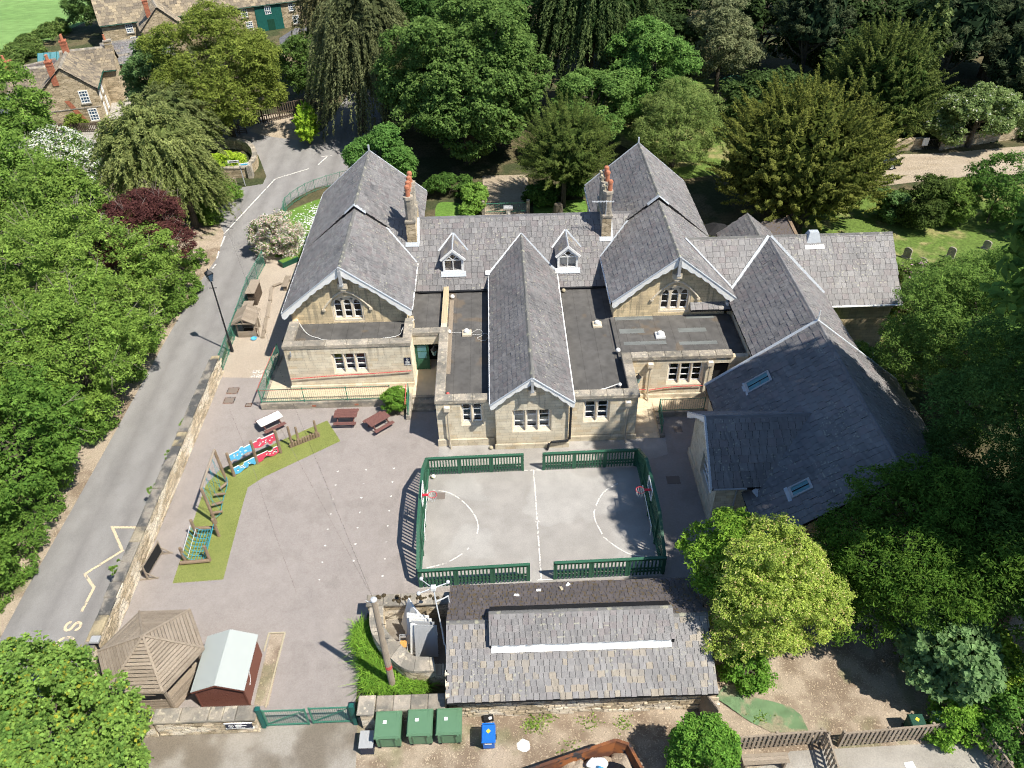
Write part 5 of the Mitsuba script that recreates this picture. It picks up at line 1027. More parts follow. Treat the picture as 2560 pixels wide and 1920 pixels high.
# ================================================================ BINS
def wheelie(name, label, x0, x1, y0, y1, h, mt, big=True, tag=None):
    k = thing(name, label, 'bin'); xm = (x0+x1)/2; b = .06; t = .05
    v = np.array([(x0+b, y0+.14, .14), (x1-b, y0+.14, .14), (x1-b, y1-b, .14), (x0+b, y1-b, .14), (x0+t, y0+.05, h*.92), (x1-t, y0+.05, h*.92), (x1-t, y1-.02, h*.92), (x0+t, y1-.02, h*.92)])
    put('body', trimesh.convex.convex_hull(v), mt, k)
    if big:
        for x in (x0+.26, x1-.26): put('rib', trimesh.convex.convex_hull(np.array([(x-.03, y0+.10, .2), (x+.03, y0+.10, .2), (x-.03, y0+.02, h*.85), (x+.03, y0+.02, h*.85), (x-.03, y0+.2, .2), (x+.03, y0+.2, h*.85)])), mt, k)
        put('rim', cat(bx(x0, x1, y0-.0, y0+.07, h*.86, h*.92), bx(x0, x0+.06, y0+.071, y1, h*.86, h*.92), bx(x1-.06, x1, y0+.071, y1, h*.86, h*.92)), mt, k)
        for x in (x0+.12, x1-.2): put('hinge', bx(x, x+.09, y0-.05, y0, h*.84, h*.9), mt, k)
    lid = trimesh.convex.convex_hull(np.array([(x0, y0-.03, h*.92), (x1, y0-.03, h*.92), (x1, y1, h*.95), (x0, y1, h*.95), (x0+.05, y0+.03, h), (x1-.05, y0+.03, h), (x1-.05, y1-.06, h*1.04), (x0+.05, y1-.06, h*1.04)])); put('lid', lid, mt, k)
    if big: 
        put('lid_ridge', cat(trimesh.convex.convex_hull(np.array([(x1-.2, y0+.1, h), (x1-.16, y0+.1, h), (x1-.2, y1-.12, h*1.06), (x1-.16, y1-.12, h*1.06), (x1-.18, y0+.1, h*.98), (x1-.18, y1-.12, h*1.0)])), bx(x0+.1, x1-.2, y1-.12, y1-.09, h*.99, h*1.055)), mt, k)
    put('label', bc((xm-.12 if big else xm, (y0+y1)/2+.05, h*1.028), (.15, .14, .012), rz=0 if big else .78, rx=.045), 'white_wall' if big else 'yellow', k)
    for x in ((x0+.15, x1-.15) if big else (x0+.08, x1-.02)):
        for y in ((y0+.22, y1-.2) if big else (y1-.08,)): put('wheel', tube([(x-.04, y, .1), (x+.04, y, .1)], .1, 14), 'rubber', k)
    return k
wheelie('large_bin', 'green four-wheeled bin nearest to the gate pier', -5.83, -4.72, 15.95, 17.1, 1.25, 'bin_green'); wheelie('large_bin', 'green four-wheeled bin in the middle of the row of three', -4.48, -3.4, 16.02, 17.14, 1.25, 'bin_green'); wheelie('large_bin', 'green four-wheeled bin at the right end of the row, next to the blue bin', -3.27, -2.18, 16.02, 17.14, 1.25, 'bin_green')
bb = wheelie('wheelie_bin', 'bright blue wheelie bin with a yellow diamond sticker on its lid', -1.38, -.78, 15.72, 16.45, 1.05, 'bin_blue', False); put('label', bx(-1.25, -.95, 15.78, 15.8, .62, .72), 'white_wall', bb); put('handle', bx(-1.34, -.82, 16.47, 16.53, .95, 1.0), 'bin_blue', bb)
k = thing('crate', 'dark grey plastic box beside the end bin by the gate pier', 'box'); put('body', bc((-6.2, 16.2, .3), (.55, .7, .6)), 'tarp_green' if False else 'navy', k); put('lid', bc((-6.2, 16.2, .62), (.6, .75, .04)), 'grey_plastic', k)
k = thing('black_box', 'small black box lying on the ground behind the blue bin', 'box'); put('body', bc((-1.1, 17.2, .1), (.42, .24, .2), rz=.2), 'rubber', k); put('flap', bc((-1.02, 17.15, .205), (.14, .12, .015), rz=.2), 'white_wall', k)
for lab, x, y in (('green wheelie bin lying open among the ivy, nearer to the fence', 16.85, 16.0), ('pale green wheelie bin half buried in ivy, right of the open bin', 17.95, 16.1)):
    kb = wheelie('garden_bin', lab, x-.33, x+.33, y-.35, y+.3, .95, 'bin_green' if x > 17 else 'dark_green', False)
# ================================================================ SKIP
k = thing('skip', 'rusty steel skip full of rubbish at the bottom edge', 'skip')
a, b, c, d = np.array([(.4, 14.25), (4.1, 15.35), (4.6, 15.15), (5.35, 13.2)]); e = np.array((1.6, 12.3))
top = np.array([a, b, c, d, e]); cen = top.mean(0); bot = cen+(top-cen)*.72; Hs = 1.5
for i in range(5):
    j = (i+1) % 5; P = [(*bot[i], .1), (*bot[j], .1), (*top[j], Hs), (*top[i], Hs)]; n_ = np.array([*(cen-(top[i]+top[j])/2), 0]); n_ /= np.linalg.norm(n_)
    put('side', trimesh.convex.convex_hull(np.vstack([np.array(P), np.array(P)+n_*.05])), 'rust', k); put('rim', beam((*top[i], Hs), (*top[j], Hs), .12, .1), 'rust', k)
put('floor', ext(Polygon(bot), .08, .14), 'rust', k)
rub = [wobble(trimesh.creation.icosphere(2, .25+.25*R.random()), .12, 3, i).apply_translation((cen[0]-1.2+2.6*R.random(), cen[1]-.9+1.7*R.random(), .75)) for i in range(22)]
put('rubble_heap', trimesh.util.concatenate(rub), 'soil', k, kind='stuff')
one('drum', tube([(3.1, 13.4, 1.15), (3.5, 14.25, 1.5)], .28, 16), 'panel_blue', 'bright blue drum sticking out of the skip', 'drum')
for i, (x, y, z, s, mt, lab, ct) in enumerate(((3.3, 14.5, 1.35, .3, 'white_wall', 'crumpled white sheet at the back of the skip', 'sheet'), (3.9, 14.2, 1.25, .36, 'black_bag', 'black bin bag beside the blue drum', 'bag'), (2.5, 14.1, 1.2, .3, 'pale_pot', 'torn cardboard left of the blue drum', 'cardboard'), (4.3, 14.0, 1.2, .3, 'stained', 'bundle of sticks and debris at the right of the skip', 'debris'), (1.9, 13.6, 1.25, .32, 'white_wall', 'white round basin in the front of the skip', 'basin'), (2.3, 13.75, 1.3, .22, 'lawn', 'green plant cuttings in the skip', 'plant'))):
    m = wobble(trimesh.creation.icosphere(3, s), s*.45, 3.5, i+40); m.apply_scale((1.3, 1, .6)); m.apply_translation((x-1.3*0, y, z)) if False else m.apply_translation(np.array((x, y, z))); one({'sheet': 'plastic_sheet', 'bag': 'rubbish_bag', 'cardboard': 'cardboard', 'debris': 'stick_bundle', 'basin': 'basin', 'plant': 'plant_cuttings'}[ct], m, mt, lab, ct, smooth=True)
# ================================================================ PICKET FENCES, BENCH, TARP
def picket(label, a, b, h=1.0, step=.19, lean=.0, rails=(.25, .8), name='slat_fence', mt='weathered_wood'):
    k = thing(name, label, 'fence'); a, b = np.array(a, float), np.array(b, float); L_ = np.linalg.norm(b-a); n = int(L_/step); d = (b-a)/L_; nr = np.array([-d[1], d[0]])
    for z in rails: put('rail', beam((*a, z), (*b, z), .05, .09), mt, k)
    put('cap_rail', beam((*a, h+.02), (*b, h+.02), .08, .05), mt, k)
    for i in range(n+1):
        p = a+d*L_*i/n-nr*.05; put('slat', beam((*p, .05), (*(p+d*lean), h), .11, .025, up=(*(-nr), 0)) if False else trimesh.convex.convex_hull(np.array([(*(p+d*o+nr*q+d*lean*(z > .5)), z) for o in (-.055, .055) for q in (-.012, .012) for z in (.05, h*(.98+.04*R.random()))])), mt, k)
    for i in range(int(L_/1.9)+1): p = a+d*min(L_, 1.9*i)+nr*.06; put('post', beam((*p, 0), (*p, h+.08), .1), mt, k)
    return k
picket('weathered slat fence behind the timber bench in the lower right', (8.95, 15.5), (12.9, 15.68), 1.0); picket('weathered slat fence right of the opening, below the ivy', (13.6, 15.5), (18.3, 15.75), 1.05); picket('open slatted timber gate swung inwards between the two slat fences', (12.92, 15.55), (12.85, 13.6), 1.0, .2, name='slat_gate'); picket('weathered slat fence at the far lower right corner', (19.3, 15.9), (19.9, 12.8), 1.1)
picket('small lattice panel leaning at the corner of the outbuilding', (8.15, 17.3), (8.55, 16.5), 1.5, .1)
k = thing('garden_bench', 'weathered timber bench in front of the slat fence', 'bench')
for i in range(3): put('seat_board', beam((9.25, 14.62+i*.15, .62), (11.15, 14.66+i*.15, .62), .14, .04), 'weathered_wood', k)
for x in (9.4, 11.0): put('leg', bx(x-.04, x+.04, 14.6, 15.0, 0, .6), 'weathered_wood', k)
gx = np.array([(9.42,18.35),(10.06,18.4),(10.34,17.87),(12.04,17.3),(12.45,16.86),(12.51,16.1),(10.96,16.15),(10.16,16.66),(9.5,17.25),(8.94,17.78)])
tp = trimesh.creation.triangulate_polygon(Polygon(gx), engine='earcut'); tm = trimesh.Trimesh(np.column_stack([tp[0], np.zeros(len(tp[0]))]), tp[1]); tm = tm.subdivide().subdivide().subdivide().subdivide(); vv = np.array(tm.vertices); vv[:, 2] = .015+.14*meshkit.fbm(vv*np.array([1.6, 1.6, 1]), 3, 4)**2; tm.vertices = vv
one('tarpaulin', tm, 'tarp_green', 'crumpled faded green tarpaulin spread on the bark ground', 'tarpaulin', smooth=True)
one('lime_heap', wobble(lathe([(0, .03), (.2, .02), (.3, -.01)], (.37, 16.0, 0), 20), .02, 9, 2), 'white_wall', 'small spill of white powder on the ground right of the blue bin', 'powder')
one('paper_scrap', sheet([(16.0, 14.7), (16.4, 14.75), (16.5, 13.9), (16.1, 13.8)], .02), 'white_wall', 'pale rag lying on the concrete in the lower right', 'rag')
for i, (x, y, z, lab) in enumerate(((1.35, 22.2, 2.15, 'left white scrap on the mossy back slope of the outbuilding'), (2.75, 22.6, 1.98, 'white scrap on the back slope nearest to the court gap'), (2.4, 22.3, 2.12, 'pinkish scrap on the back slope of the outbuilding'), (.3, 21.9, 2.3, 'white bird-lime patch at the left of the mossy back slope'))):
    one('roof_scrap', wobble(bc((x, y, z+.03), (.22, .16, .03), rz=i, rx=.44), .03, 5, i), 'white_wall' if i != 2 else 'pale_pot', lab, 'litter')

put('yard_floor', sheet([(-6.2, 22.4), (-5.9, 21), (-4.6, 19.8), (-2.7, 19.4), (-2.7, 22.4)], .006), 'lane_gravel', kind='structure')

# ================================================================ FOLIAGE
def unit(v): return v/np.maximum(np.linalg.norm(v, axis=-1, keepdims=True), 1e-9)
def leaf_mesh(P, N, size, rg, asp=.55, axis=None, fold=.18, tri=False):
    """one folded diamond leaf (2 triangles) per point; size may vary per leaf"""
    n = len(P); size = np.broadcast_to(size, (n,))*(.7+.6*rg.random(n)); N = unit(N)
    t = unit(np.cross(N, rg.normal(size=(n, 3)))) if axis is None else unit(axis-N*np.sum(axis*N, 1, keepdims=True)+1e-6)
    b = np.cross(N, t); s = size[:, None]
    if tri: return np.stack([P-t*s*.4-b*s*asp*.5, P-t*s*.4+b*s*asp*.5, P+t*s*.6], 1).reshape(-1, 3), np.arange(3*n).reshape(-1, 3)
    V = np.stack([P-t*s*.5, P+b*s*asp*.5+N*s*fold, P+t*s*.5, P-b*s*asp*.5+N*s*fold], 1)
    F = np.array([(0, 1, 2), (0, 2, 3)])[None]+4*np.arange(n)[:, None, None]
    return V.reshape(-1, 3), F.reshape(-1, 3)
def lumps_of(c, rad, n, frac, rg, low=-.55):
    """lump centres over an ellipsoid, and their radii"""
    d = unit(rg.normal(size=(n*6, 3))); d = d[d[:, 2] > low]; out = [d[0]]
    k = 1
    while len(out) < n and k < len(d):
        if min(np.linalg.norm(d[k]-o) for o in out) > 1.9/math.sqrt(n)*.9: out.append(d[k])
        k += 1
    d = np.array(out); rr = .62+.22*rg.random((len(d), 1)); m = min(rad)
    L = np.array(c)+d*np.array(rad)*rr; r = m*frac*(.7+.65*rg.random(len(d)))
    return L, r, d
def colors(n, base, light, rg, lump=None, nl=0, acc=None, accf=0, jit=.22):
    t = rg.random((n, 1)); 
    if lump is not None: t = np.clip(.5*t+.65*rg.random(nl)[lump][:, None], 0, 1)
    c = np.array(base)*(1-t)+np.array(light)*t; c = c*(1+jit*rg.normal(size=(n, 1)))
    if acc is not None:
        m = rg.random(n) < accf; c[m] = np.array(acc)*(.7+.6*rg.random((m.sum(), 1)))
    c = c*np.array([1.14, 1.03, 1.0])*2.25; return np.clip(c*.95+.05*c.mean(1, keepdims=True), .004, .9)
def crown_points(c, rad, nl, frac, n, rg, low=-.55, up=.35, core=.62, size=.3):
    """leaves in rosettes on boughs: lumps over an uneven crown, each covered with small leaf clusters"""
    rad = np.array(rad)*.90; nl = max(8, int(nl*.62)); L, r, d = lumps_of(c, rad, nl, frac*1.08, rg, low)
    sw = .80+.45*meshkit.noise(d*1.7+rg.random()*40, 3)[:, None]; L = np.array(c)+(L-np.array(c))*sw*(.86+.30*rg.random((len(d), 1)))
    w = r**2/np.sum(r**2); ns = max(20, n//34); ls = rg.choice(len(r), ns, p=w); rmax = np.median(r)
    q = unit(rg.normal(size=(ns, 3))+d[ls]*.8+np.array([0, 0, up*.8])); e = np.array([1.15, 1.15, .82])
    S = L[ls]+q*r[ls][:, None]*(core+(1.08-core)*rg.random((ns, 1))**.45)*e; rc = np.minimum(size*(1.5+1.5*rg.random(ns)), rmax*.6)
    si = rg.choice(ns, n); qq = unit(rg.normal(size=(n, 3))+q[si]*.7+np.array([0, 0, .45]))
    P = S[si]+qq*rc[si][:, None]*(.35+.75*rg.random((n, 1)))*np.array([1, 1, .65]); N = unit(qq*.5+rg.normal(size=(n, 3))*.42+np.array([0, 0, up+.25]))
    return P, N, si, ns, L, r
def trunk_mesh(base, top, r0, r1, limbs, rg, lr=.3):
    ms = []; b, t = np.array(base, float), np.array(top, float); pts = [b+(t-b)*f+np.array([rg.normal()*.12*f, rg.normal()*.12*f, 0]) for f in np.linspace(0, 1, 5)]
    ms.append(tube(pts, np.linspace(r0, r1, 5), 8))
    for L in limbs:
        f = .3+.6*rg.random(); p = b+(t-b)*f; m = (p+np.array(L))/2+np.array([0, 0, -.1*np.linalg.norm(L-p)]); ra = r0*(1-f)*.6+r1*.5
        ms.append(tube([p, m, L], [ra, ra*.65, ra*.2], 5))
    return trimesh.util.concatenate(ms)
def tree(name, label, c, rad, n, size, base, light, seed, nl=40, frac=.36, trunk=None, r0=.3, cat_='tree', group=None, acc=None, accf=0, asp=.6, low=-.55, up=.35, twigs=0, twigc=(.24, .21, .17), core=.55, tri=None, tz=0.):
    rg = np.random.default_rng(seed); k = thing(name, label, cat_, group)
    tri = math.hypot(c[0], c[1], 28) > 44 if tri is None else tri
    if tri: n, size = (int(n*1.9), size*.70) if n >= 20000 else (int(n*1.5), size*.84)
    P, N, li, m, L, r = crown_points(c, rad, nl, frac, n, rg, low, up, core, size)
    V, F = leaf_mesh(P, N, size, rg, asp, tri=tri); col = colors(len(P), base, light, rg, li, m, acc, accf)
    put('crown', trimesh.Trimesh(V, F, process=False), 'leaf', k, color=np.repeat(col, 3 if tri else 4, axis=0))
    tb = trunk or (c[0], c[1]); tm = trunk_mesh((tb[0], tb[1], tz-.05), (c[0], c[1], c[2]+rad[2]*.35), r0, r0*.3, L[:14], rg); put('trunk', tm, 'bark', k)
    if twigs:
        ts = []
        for i in range(twigs):
            j = rg.integers(len(L)); d = unit(L[j]-np.array(c)+rg.normal(size=3)*1.0); p = L[j]+d*r[j]*.3; q = p+d*r[j]*(1.05+.5*rg.random())+np.array([0, 0, .2])
            ts.append(tube([p, (p+q)/2+rg.normal(size=3)*.1, q], [.028, .02, .008], 4))
            for h in range(2):
                o = p+(q-p)*(.3+.5*rg.random()); ts.append(tube([o, o+unit(d+rg.normal(size=3)*.7)*.9], [.014, .005], 3))
        tt = trimesh.util.concatenate(ts); put('twigs', tt, 'tinted', k, kind='stuff', color=np.tile([twigc], (len(tt.vertices), 1)))
    return k
def spray_tree(name, label, c, rad, n, size, base, light, seed, ns=300, length=1.4, trunk=None, r0=.35, asp=.16, droop=0., flare=.9, group=None, cat_='tree', low=-.3, width=.3, tz=0., acc=None, accf=0, tall=1.0):
    """yew, cypress, weeping trees: sprays of narrow leaves along short branchlets"""
    rg = np.random.default_rng(seed); k = thing(name, label, cat_, group); c = np.array(c); rad = np.array(rad)
    d = unit(rg.normal(size=(ns*4, 3))*np.array([1, 1, tall])); d = d[d[:, 2] > low][:ns]; ns = len(d)
    st = c+d*rad*(.55+.35*rg.random((ns, 1))); ax = unit(d*np.array([1, 1, .6])*flare+np.array([0, 0, .55-droop*1.5])+rg.normal(size=(ns, 3))*.22); ln = length*(.6+.8*rg.random(ns))
    li = rg.integers(ns, size=n); t = rg.random((n, 1)); A = ax[li]; le = ln[li][:, None]
    P = st[li]+A*le*t+np.array([0, 0, -1])*droop*le*t**2*1.4+unit(rg.normal(size=(n, 3)))*width*(1-.75*t)*rg.random((n, 1))
    la = unit(A+rg.normal(size=(n, 3))*.45+np.array([0, 0, -droop*1.2*1.]))
    N = unit(rg.normal(size=(n, 3))*.6+np.array([0, 0, .8])+d[li]*.4); V, F = leaf_mesh(P, N, size, rg, asp*1.1, axis=la, fold=.03, tri=True)
    col = colors(n, base, light, rg, li, ns, acc, accf)
    put('crown', trimesh.Trimesh(V, F, process=False), 'leaf', k, color=np.repeat(col, 3, axis=0))
    # inner mass
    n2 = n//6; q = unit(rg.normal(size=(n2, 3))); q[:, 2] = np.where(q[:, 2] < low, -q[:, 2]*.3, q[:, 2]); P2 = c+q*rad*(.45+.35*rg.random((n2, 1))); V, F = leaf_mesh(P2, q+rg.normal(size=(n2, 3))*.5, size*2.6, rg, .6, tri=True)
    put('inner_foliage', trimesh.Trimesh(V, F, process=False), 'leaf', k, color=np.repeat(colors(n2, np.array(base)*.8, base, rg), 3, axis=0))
    tb = trunk or (c[0], c[1]); put('trunk', trunk_mesh((tb[0], tb[1], tz-.05), (c[0], c[1], c[2]+rad[2]*.6), r0, r0*.25, st[:16], rg), 'bark', k)
    return k
G1, G1L = (.040, .085, .016), (.105, .185, .035)      # fresh lane-side green
G2, G2L = (.028, .072, .016), (.075, .15, .036)       # sycamore
# --- along the lane
tree('roadside_tree', 'broad light green roadside tree with bare grey twigs showing, beside the lamp', (-28.6, 47.6, 4.6), (5.4, 6.2, 4.6), 26000, .30, (.050, .095, .018), (.13, .21, .04), 1, 60, .30, twigs=70, asp=.5, core=.4)
tree('roadside_tree', 'light green roadside tree with pale twigs overhanging the lane opposite the stone wall end', (-26.4, 39.5, 4.0), (4.0, 5.6, 4.2), 22000, .27, (.048, .095, .017), (.12, .20, .036), 2, 52, .32, twigs=55, asp=.5, core=.4)
tree('roadside_tree', 'dark green dense tree lower down the lane, left of the zigzag marking', (-27.3, 31.6, 3.6), (3.4, 4.6, 3.9), 16000, .25, (.030, .075, .013), (.080, .155, .026), 3, 46, .34, twigs=12)
tree('roadside_tree', 'dense green bush-like tree at the left edge above the big sycamore', (-27.6, 26.0, 3.0), (3.0, 3.8, 3.2), 14000, .23, (.034, .080, .014), (.09, .165, .028), 4, 40, .35)
tree('roadside_tree', 'shaded green tree at the far left edge behind the lane hedge', (-34, 36, 5.5), (5, 7, 5.2), 18000, .30, (.036, .08, .016), (.09, .16, .03), 5, 46, .34)
tree('copper_tree', 'dark purple copper-leaved tree beside the lane', (-27.0, 53.8, 4.2), (3.5, 3.6, 3.8), 20000, .24, (.030, .013, .014), (.075, .034, .030), 6, 46, .32, twigs=45, twigc=(.22, .17, .15), asp=.5, core=.45)
tree('roadside_shrub', 'green nettles and brambles under the copper tree at the road edge', (-24.6, 52.5, .7), (.9, 5.5, 1.0), 8000, .2, (.035, .08, .014), (.09, .16, .03), 7, 30, .7, cat_='shrub', r0=.03)
tree('roadside_shrub', 'green nettles and brambles on the bank below the signpost', (-25.3, 66.5, .8), (1.6, 3.6, 1.1), 8000, .2, (.04, .09, .015), (.10, .18, .03), 8, 26, .6, cat_='shrub', r0=.03)
tree('roadside_shrub', 'low green hedge bank along the foot of the light roadside trees', (-25.3, 41, .8), (.8, 9, 1.1), 10000, .2, (.034, .08, .014), (.08, .15, .026), 9, 36, .8, cat_='shrub', r0=.03)
tree('roadside_shrub', 'low green hedge bank along the lane near the SCH lettering', (-25.7, 28, .8), (.8, 7, 1.2), 10000, .18, (.030, .075, .013), (.08, .15, .026), 10, 36, .8, cat_='shrub', r0=.03)
spray_tree('birch_tree', 'feathery olive green birch with drooping twigs and pale limbs', (-28.6, 64.0, 6.2), (4.6, 4.4, 5.0), 40000, .28, (.075, .105, .032), (.15, .185, .065), 11, ns=420, length=1.6, droop=.55, asp=.35, width=.5, flare=.8)
spray_tree('birch_tree', 'smaller feathery birch leaning over the hedged corner garden', (-26.6, 63.2, 4.2), (3.0, 3.0, 3.4), 22000, .26, (.058, .085, .026), (.12, .155, .05), 12, ns=240, length=1.4, droop=.6, asp=.35, width=.45)
spray_tree('birch_tree', 'feathery birch in front of the cottage fence', (-31.5, 76.0, 4.0), (4.0, 3.4, 4.4), 26000, .28, (.06, .088, .03), (.12, .15, .055), 13, ns=260, length=1.5, droop=.4, asp=.35, width=.5)
tree('elder_tree', 'elder bush covered in flat creamy white flowers', (-39.5, 68.5, 3.8), (3.4, 3.2, 3.2), 16000, .26, (.034, .075, .015), (.085, .15, .03), 14, 40, .36, acc=(.5, .5, .40), accf=.42)
tree('roadside_tree', 'bright green leafy tree at the left edge near the parked van', (-45.0, 72.0, 6.5), (3.6, 4.5, 5.2), 16000, .32, G1, G1L, 15, 40, .36)
tree('roadside_tree', 'bright green tree at the left edge below the elder', (-42, 61, 4.2), (5.5, 5.5, 4.4), 16000, .32, G1, G1L, 16, 44, .35, twigs=40)
tree('roadside_tree', 'mid green tree behind the light roadside tree, below the elder flowers', (-35, 57.5, 4.0), (5, 5, 4.4), 18000, .30, (.045, .09, .017), (.11, .18, .035), 17, 46, .34, twigs=30, core=.4)
tree('walnut_tree', 'large olive green walnut tree in front of the barn', (-28.2, 83.0, 6.6), (6.6, 6.0, 6.4), 46000, .36, (.050, .080, .014), (.125, .165, .032), 18, 90, .25, r0=.4, asp=.45)
tree('hazel_tree', 'small blue-green tree left of the large walnut', (-36.5, 88.0, 4.5), (3.2, 3.2, 4.4), 12000, .32, (.034, .075, .026), (.08, .14, .05), 19, 34, .36)
tree('garden_tree', 'dark green tree between the walnut and the stone hut', (-21.6, 93, 3.8), (3.2, 3.2, 3.8), 12000, .34, (.028, .062, .014), (.066, .115, .028), 20, 34, .36)
spray_tree('hedge_column', 'tall bright yellow-green conifer hedge at the corner of the drive', (-19.6, 81.0, 2.1), (.95, 2.2, 2.1), 12000, .2, (.10, .19, .015), (.22, .33, .03), 21, ns=220, length=.5, asp=.4, width=.22, cat_='hedge', r0=.1, low=-.8)
tree('garden_hedge', 'clipped bright lime hedge round the corner garden', (-26.8, 74.2, 1.25), (2.6, .5, .5), 7000, .17, (.11, .19, .012), (.24, .34, .03), 22, 26, .9, cat_='hedge', r0=.05)
tree('field_tree', 'dark tree at the edge of the meadow beside the barn', (-57.5, 125, 4.2), (3.4, 4.5, 5.6), 10000, .4, (.022, .05, .014), (.055, .10, .026), 23, 30, .38)
tree('field_hedge', 'wild bushy hedge along the edge of the green meadow', (-64.0, 118, .7), (1.8, 14, 1.0), 14000, .4, (.036, .075, .018), (.085, .13, .035), 24, 40, .9, cat_='hedge', r0=.06)
tree('clipped_bush', 'round clipped bush at the foot of the cottage gable', (-46.2, 86.6, .8), (.9, .9, .8), 2500, .2, (.05, .09, .015), (.12, .17, .03), 25, 14, .6, cat_='shrub', r0=.04)
# --- behind the school
spray_tree('weeping_tree', 'tall dusky conifer with drooping branches over the lane behind the school', (-12.9, 83.0, 8.2), (5.0, 5.0, 9.0), 52000, .34, (.042, .056, .024), (.100, .122, .056), 31, ns=460, length=2.6, droop=.85, asp=.3, width=.5, r0=.5, trunk=(-14.5, 84))
spray_tree('weeping_tree', 'dusky drooping conifer at the left of the lane, behind the bright hedge', (-17.6, 97.0, 9), (3.8, 4.2, 8.5), 26000, .4, (.045, .054, .022), (.11, .115, .055), 32, ns=260, length=2.4, droop=.8, asp=.3, width=.5, r0=.5)
tree('sycamore_tree', 'huge round-headed green sycamore filling the middle behind the school', (-2.6, 75.5, 8.4), (8.0, 6.8, 9.2), 62000, .36, (.030, .068, .016), (.082, .142, .036), 33, 110, .24, r0=.6, asp=.75, low=-.75)
tree('sycamore_tree', 'dark sycamore behind the huge one, at the top of the picture', (-4.0, 90, 10), (8, 6, 9.5), 30000, .42, (.020, .055, .014), (.055, .115, .03), 34, 70, .28, r0=.5)
spray_tree('weeping_tree', 'very tall dark drooping beech at the top centre', (10.2, 86.0, 11.0), (6.2, 5.5, 10.5), 52000, .34, (.020, .044, .014), (.070, .105, .038), 35, ns=420, length=2.8, droop=.9, asp=.45, width=.55, r0=.6)
tree('maple_tree', 'light green maple right of the drooping beech', (15.6, 78.0, 6.8), (3.6, 3.6, 6.4), 22000, .34, (.032, .082, .018), (.088, .17, .040), 36, 54, .30, asp=.65)
spray_tree('fir_tree', 'fine-needled green tree with upswept branches behind the roof ridge', (6.1, 65.0, 5.0), (3.6, 3.4, 4.2), 40000, .24, (.034, .060, .014), (.085, .12, .030), 37, ns=420, length=1.7, asp=.14, width=.35, flare=1.1, r0=.25, trunk=(5.9, 65), low=-.5)
tree('ash_sapling', 'pale green willow-like tree beside the churchyard', (17.2, 73.0, 3.8), (4.4, 4.0, 4.4), 26000, .30, (.050, .092, .024), (.13, .18, .055), 38, 60, .30, asp=.3, core=.4)
tree('lime_tree', 'bright mid green tree between the sycamore and the pale willow', (9.2, 74.5, 5.4), (4.0, 3.2, 5.0), 22000, .32, (.036, .085, .020), (.095, .17, .042), 39, 54, .30)
tree('cherry_tree', 'small fresh green cherry tree at the left of the huge sycamore', (-10.3, 67.8, 3.4), (2.6, 2.6, 3.6), 12000, .32, (.030, .082, .018), (.078, .165, .038), 40, 40, .32, asp=.5)
tree('garden_hedge', 'dark shrub hedge behind the daisy lawn', (-4.4, 68.0, .9), (2.4, .8, 1.0), 6000, .22, (.022, .058, .012), (.058, .12, .025), 41, 20, .7, cat_='hedge', r0=.05)
tree('garden_shrub', 'fresh green arching shrub by the garden gate', (-2.1, 65.2, 1.0), (1.0, 1.9, 1.2), 6000, .24, (.05, .11, .02), (.12, .22, .04), 42, 22, .5, cat_='shrub', r0=.05)
tree('garden_shrub', 'dark laurel shrub right of the garden gate', (4.1, 65.8, 1.0), (1.5, 1.1, 1.1), 5000, .24, (.022, .058, .012), (.055, .115, .025), 43, 20, .5, cat_='shrub', r0=.05)
tree('garden_shrub', 'dark green shrub below the fine-needled tree', (7.0, 66.6, 1.0), (1.6, 1.0, 1.0), 5000, .24, (.02, .052, .012), (.05, .105, .023), 44, 20, .5, cat_='shrub', r0=.05)
spray_tree('yew_tree', 'large golden olive yew right of the school roofs', (25.8, 62.4, 4.7), (7.6, 7.4, 6.9), 100000, .24, (.040, .058, .012), (.118, .142, .032), 45, ns=900, length=1.5, asp=.3, width=.36, flare=1.0, r0=.5, low=-.45)
spray_tree('yew_tree', 'greener yew with upswept plumes behind the golden one', (35.4, 72.0, 6.6), (5.2, 4.6, 6.6), 60000, .25, (.026, .050, .012), (.085, .115, .030), 46, ns=520, length=1.8, asp=.3, width=.36, flare=.8, r0=.4, low=-.45, tall=1.2)
tree('grey_willow', 'grey-green rounded tree in the churchyard', (25.0, 89, 6.6), (3.5, 3.4, 6.0), 18000, .36, (.055, .078, .040), (.14, .165, .085), 47, 60, .28, asp=.35)
tree('elder_tree', 'light green elder hanging over the churchyard wall', (47.8, 75.6, 2.9), (5.2, 2.8, 3.2), 18000, .30, (.045, .085, .028), (.12, .17, .06), 48, 44, .36, acc=(.45, .46, .34), accf=.04)
spray_tree('ivy_column', 'ivy-covered tall trunk in the dark wood', (42.5, 80, 7.5), (1.7, 1.7, 7.5), 18000, .3, (.035, .062, .020), (.10, .14, .05), 49, ns=260, length=.9, droop=.4, asp=.6, width=.4, r0=.3, low=-.9, tall=2.4)
for i, (x, y, z, rx, rz, lab) in enumerate(((47.5, 84, 9, 4.2, 7.0, 'dark pine with layered branches at the upper right'), (34, 88, 9, 4, 6, 'dark bluish pine behind the yews'), (56, 90, 9, 6, 8, 'dark pine at the top right corner'), (53.5, 80, 6, 3.6, 5.0, 'lower pine bough mass above the elder'))):
    spray_tree('pine_tree', lab, (x, y, z), (rx, rx, rz), 14000, .42, (.020, .040, .020), (.066, .088, .044), 50+i, ns=130, length=1.2, asp=.18, width=.7, flare=1.0, r0=.35)
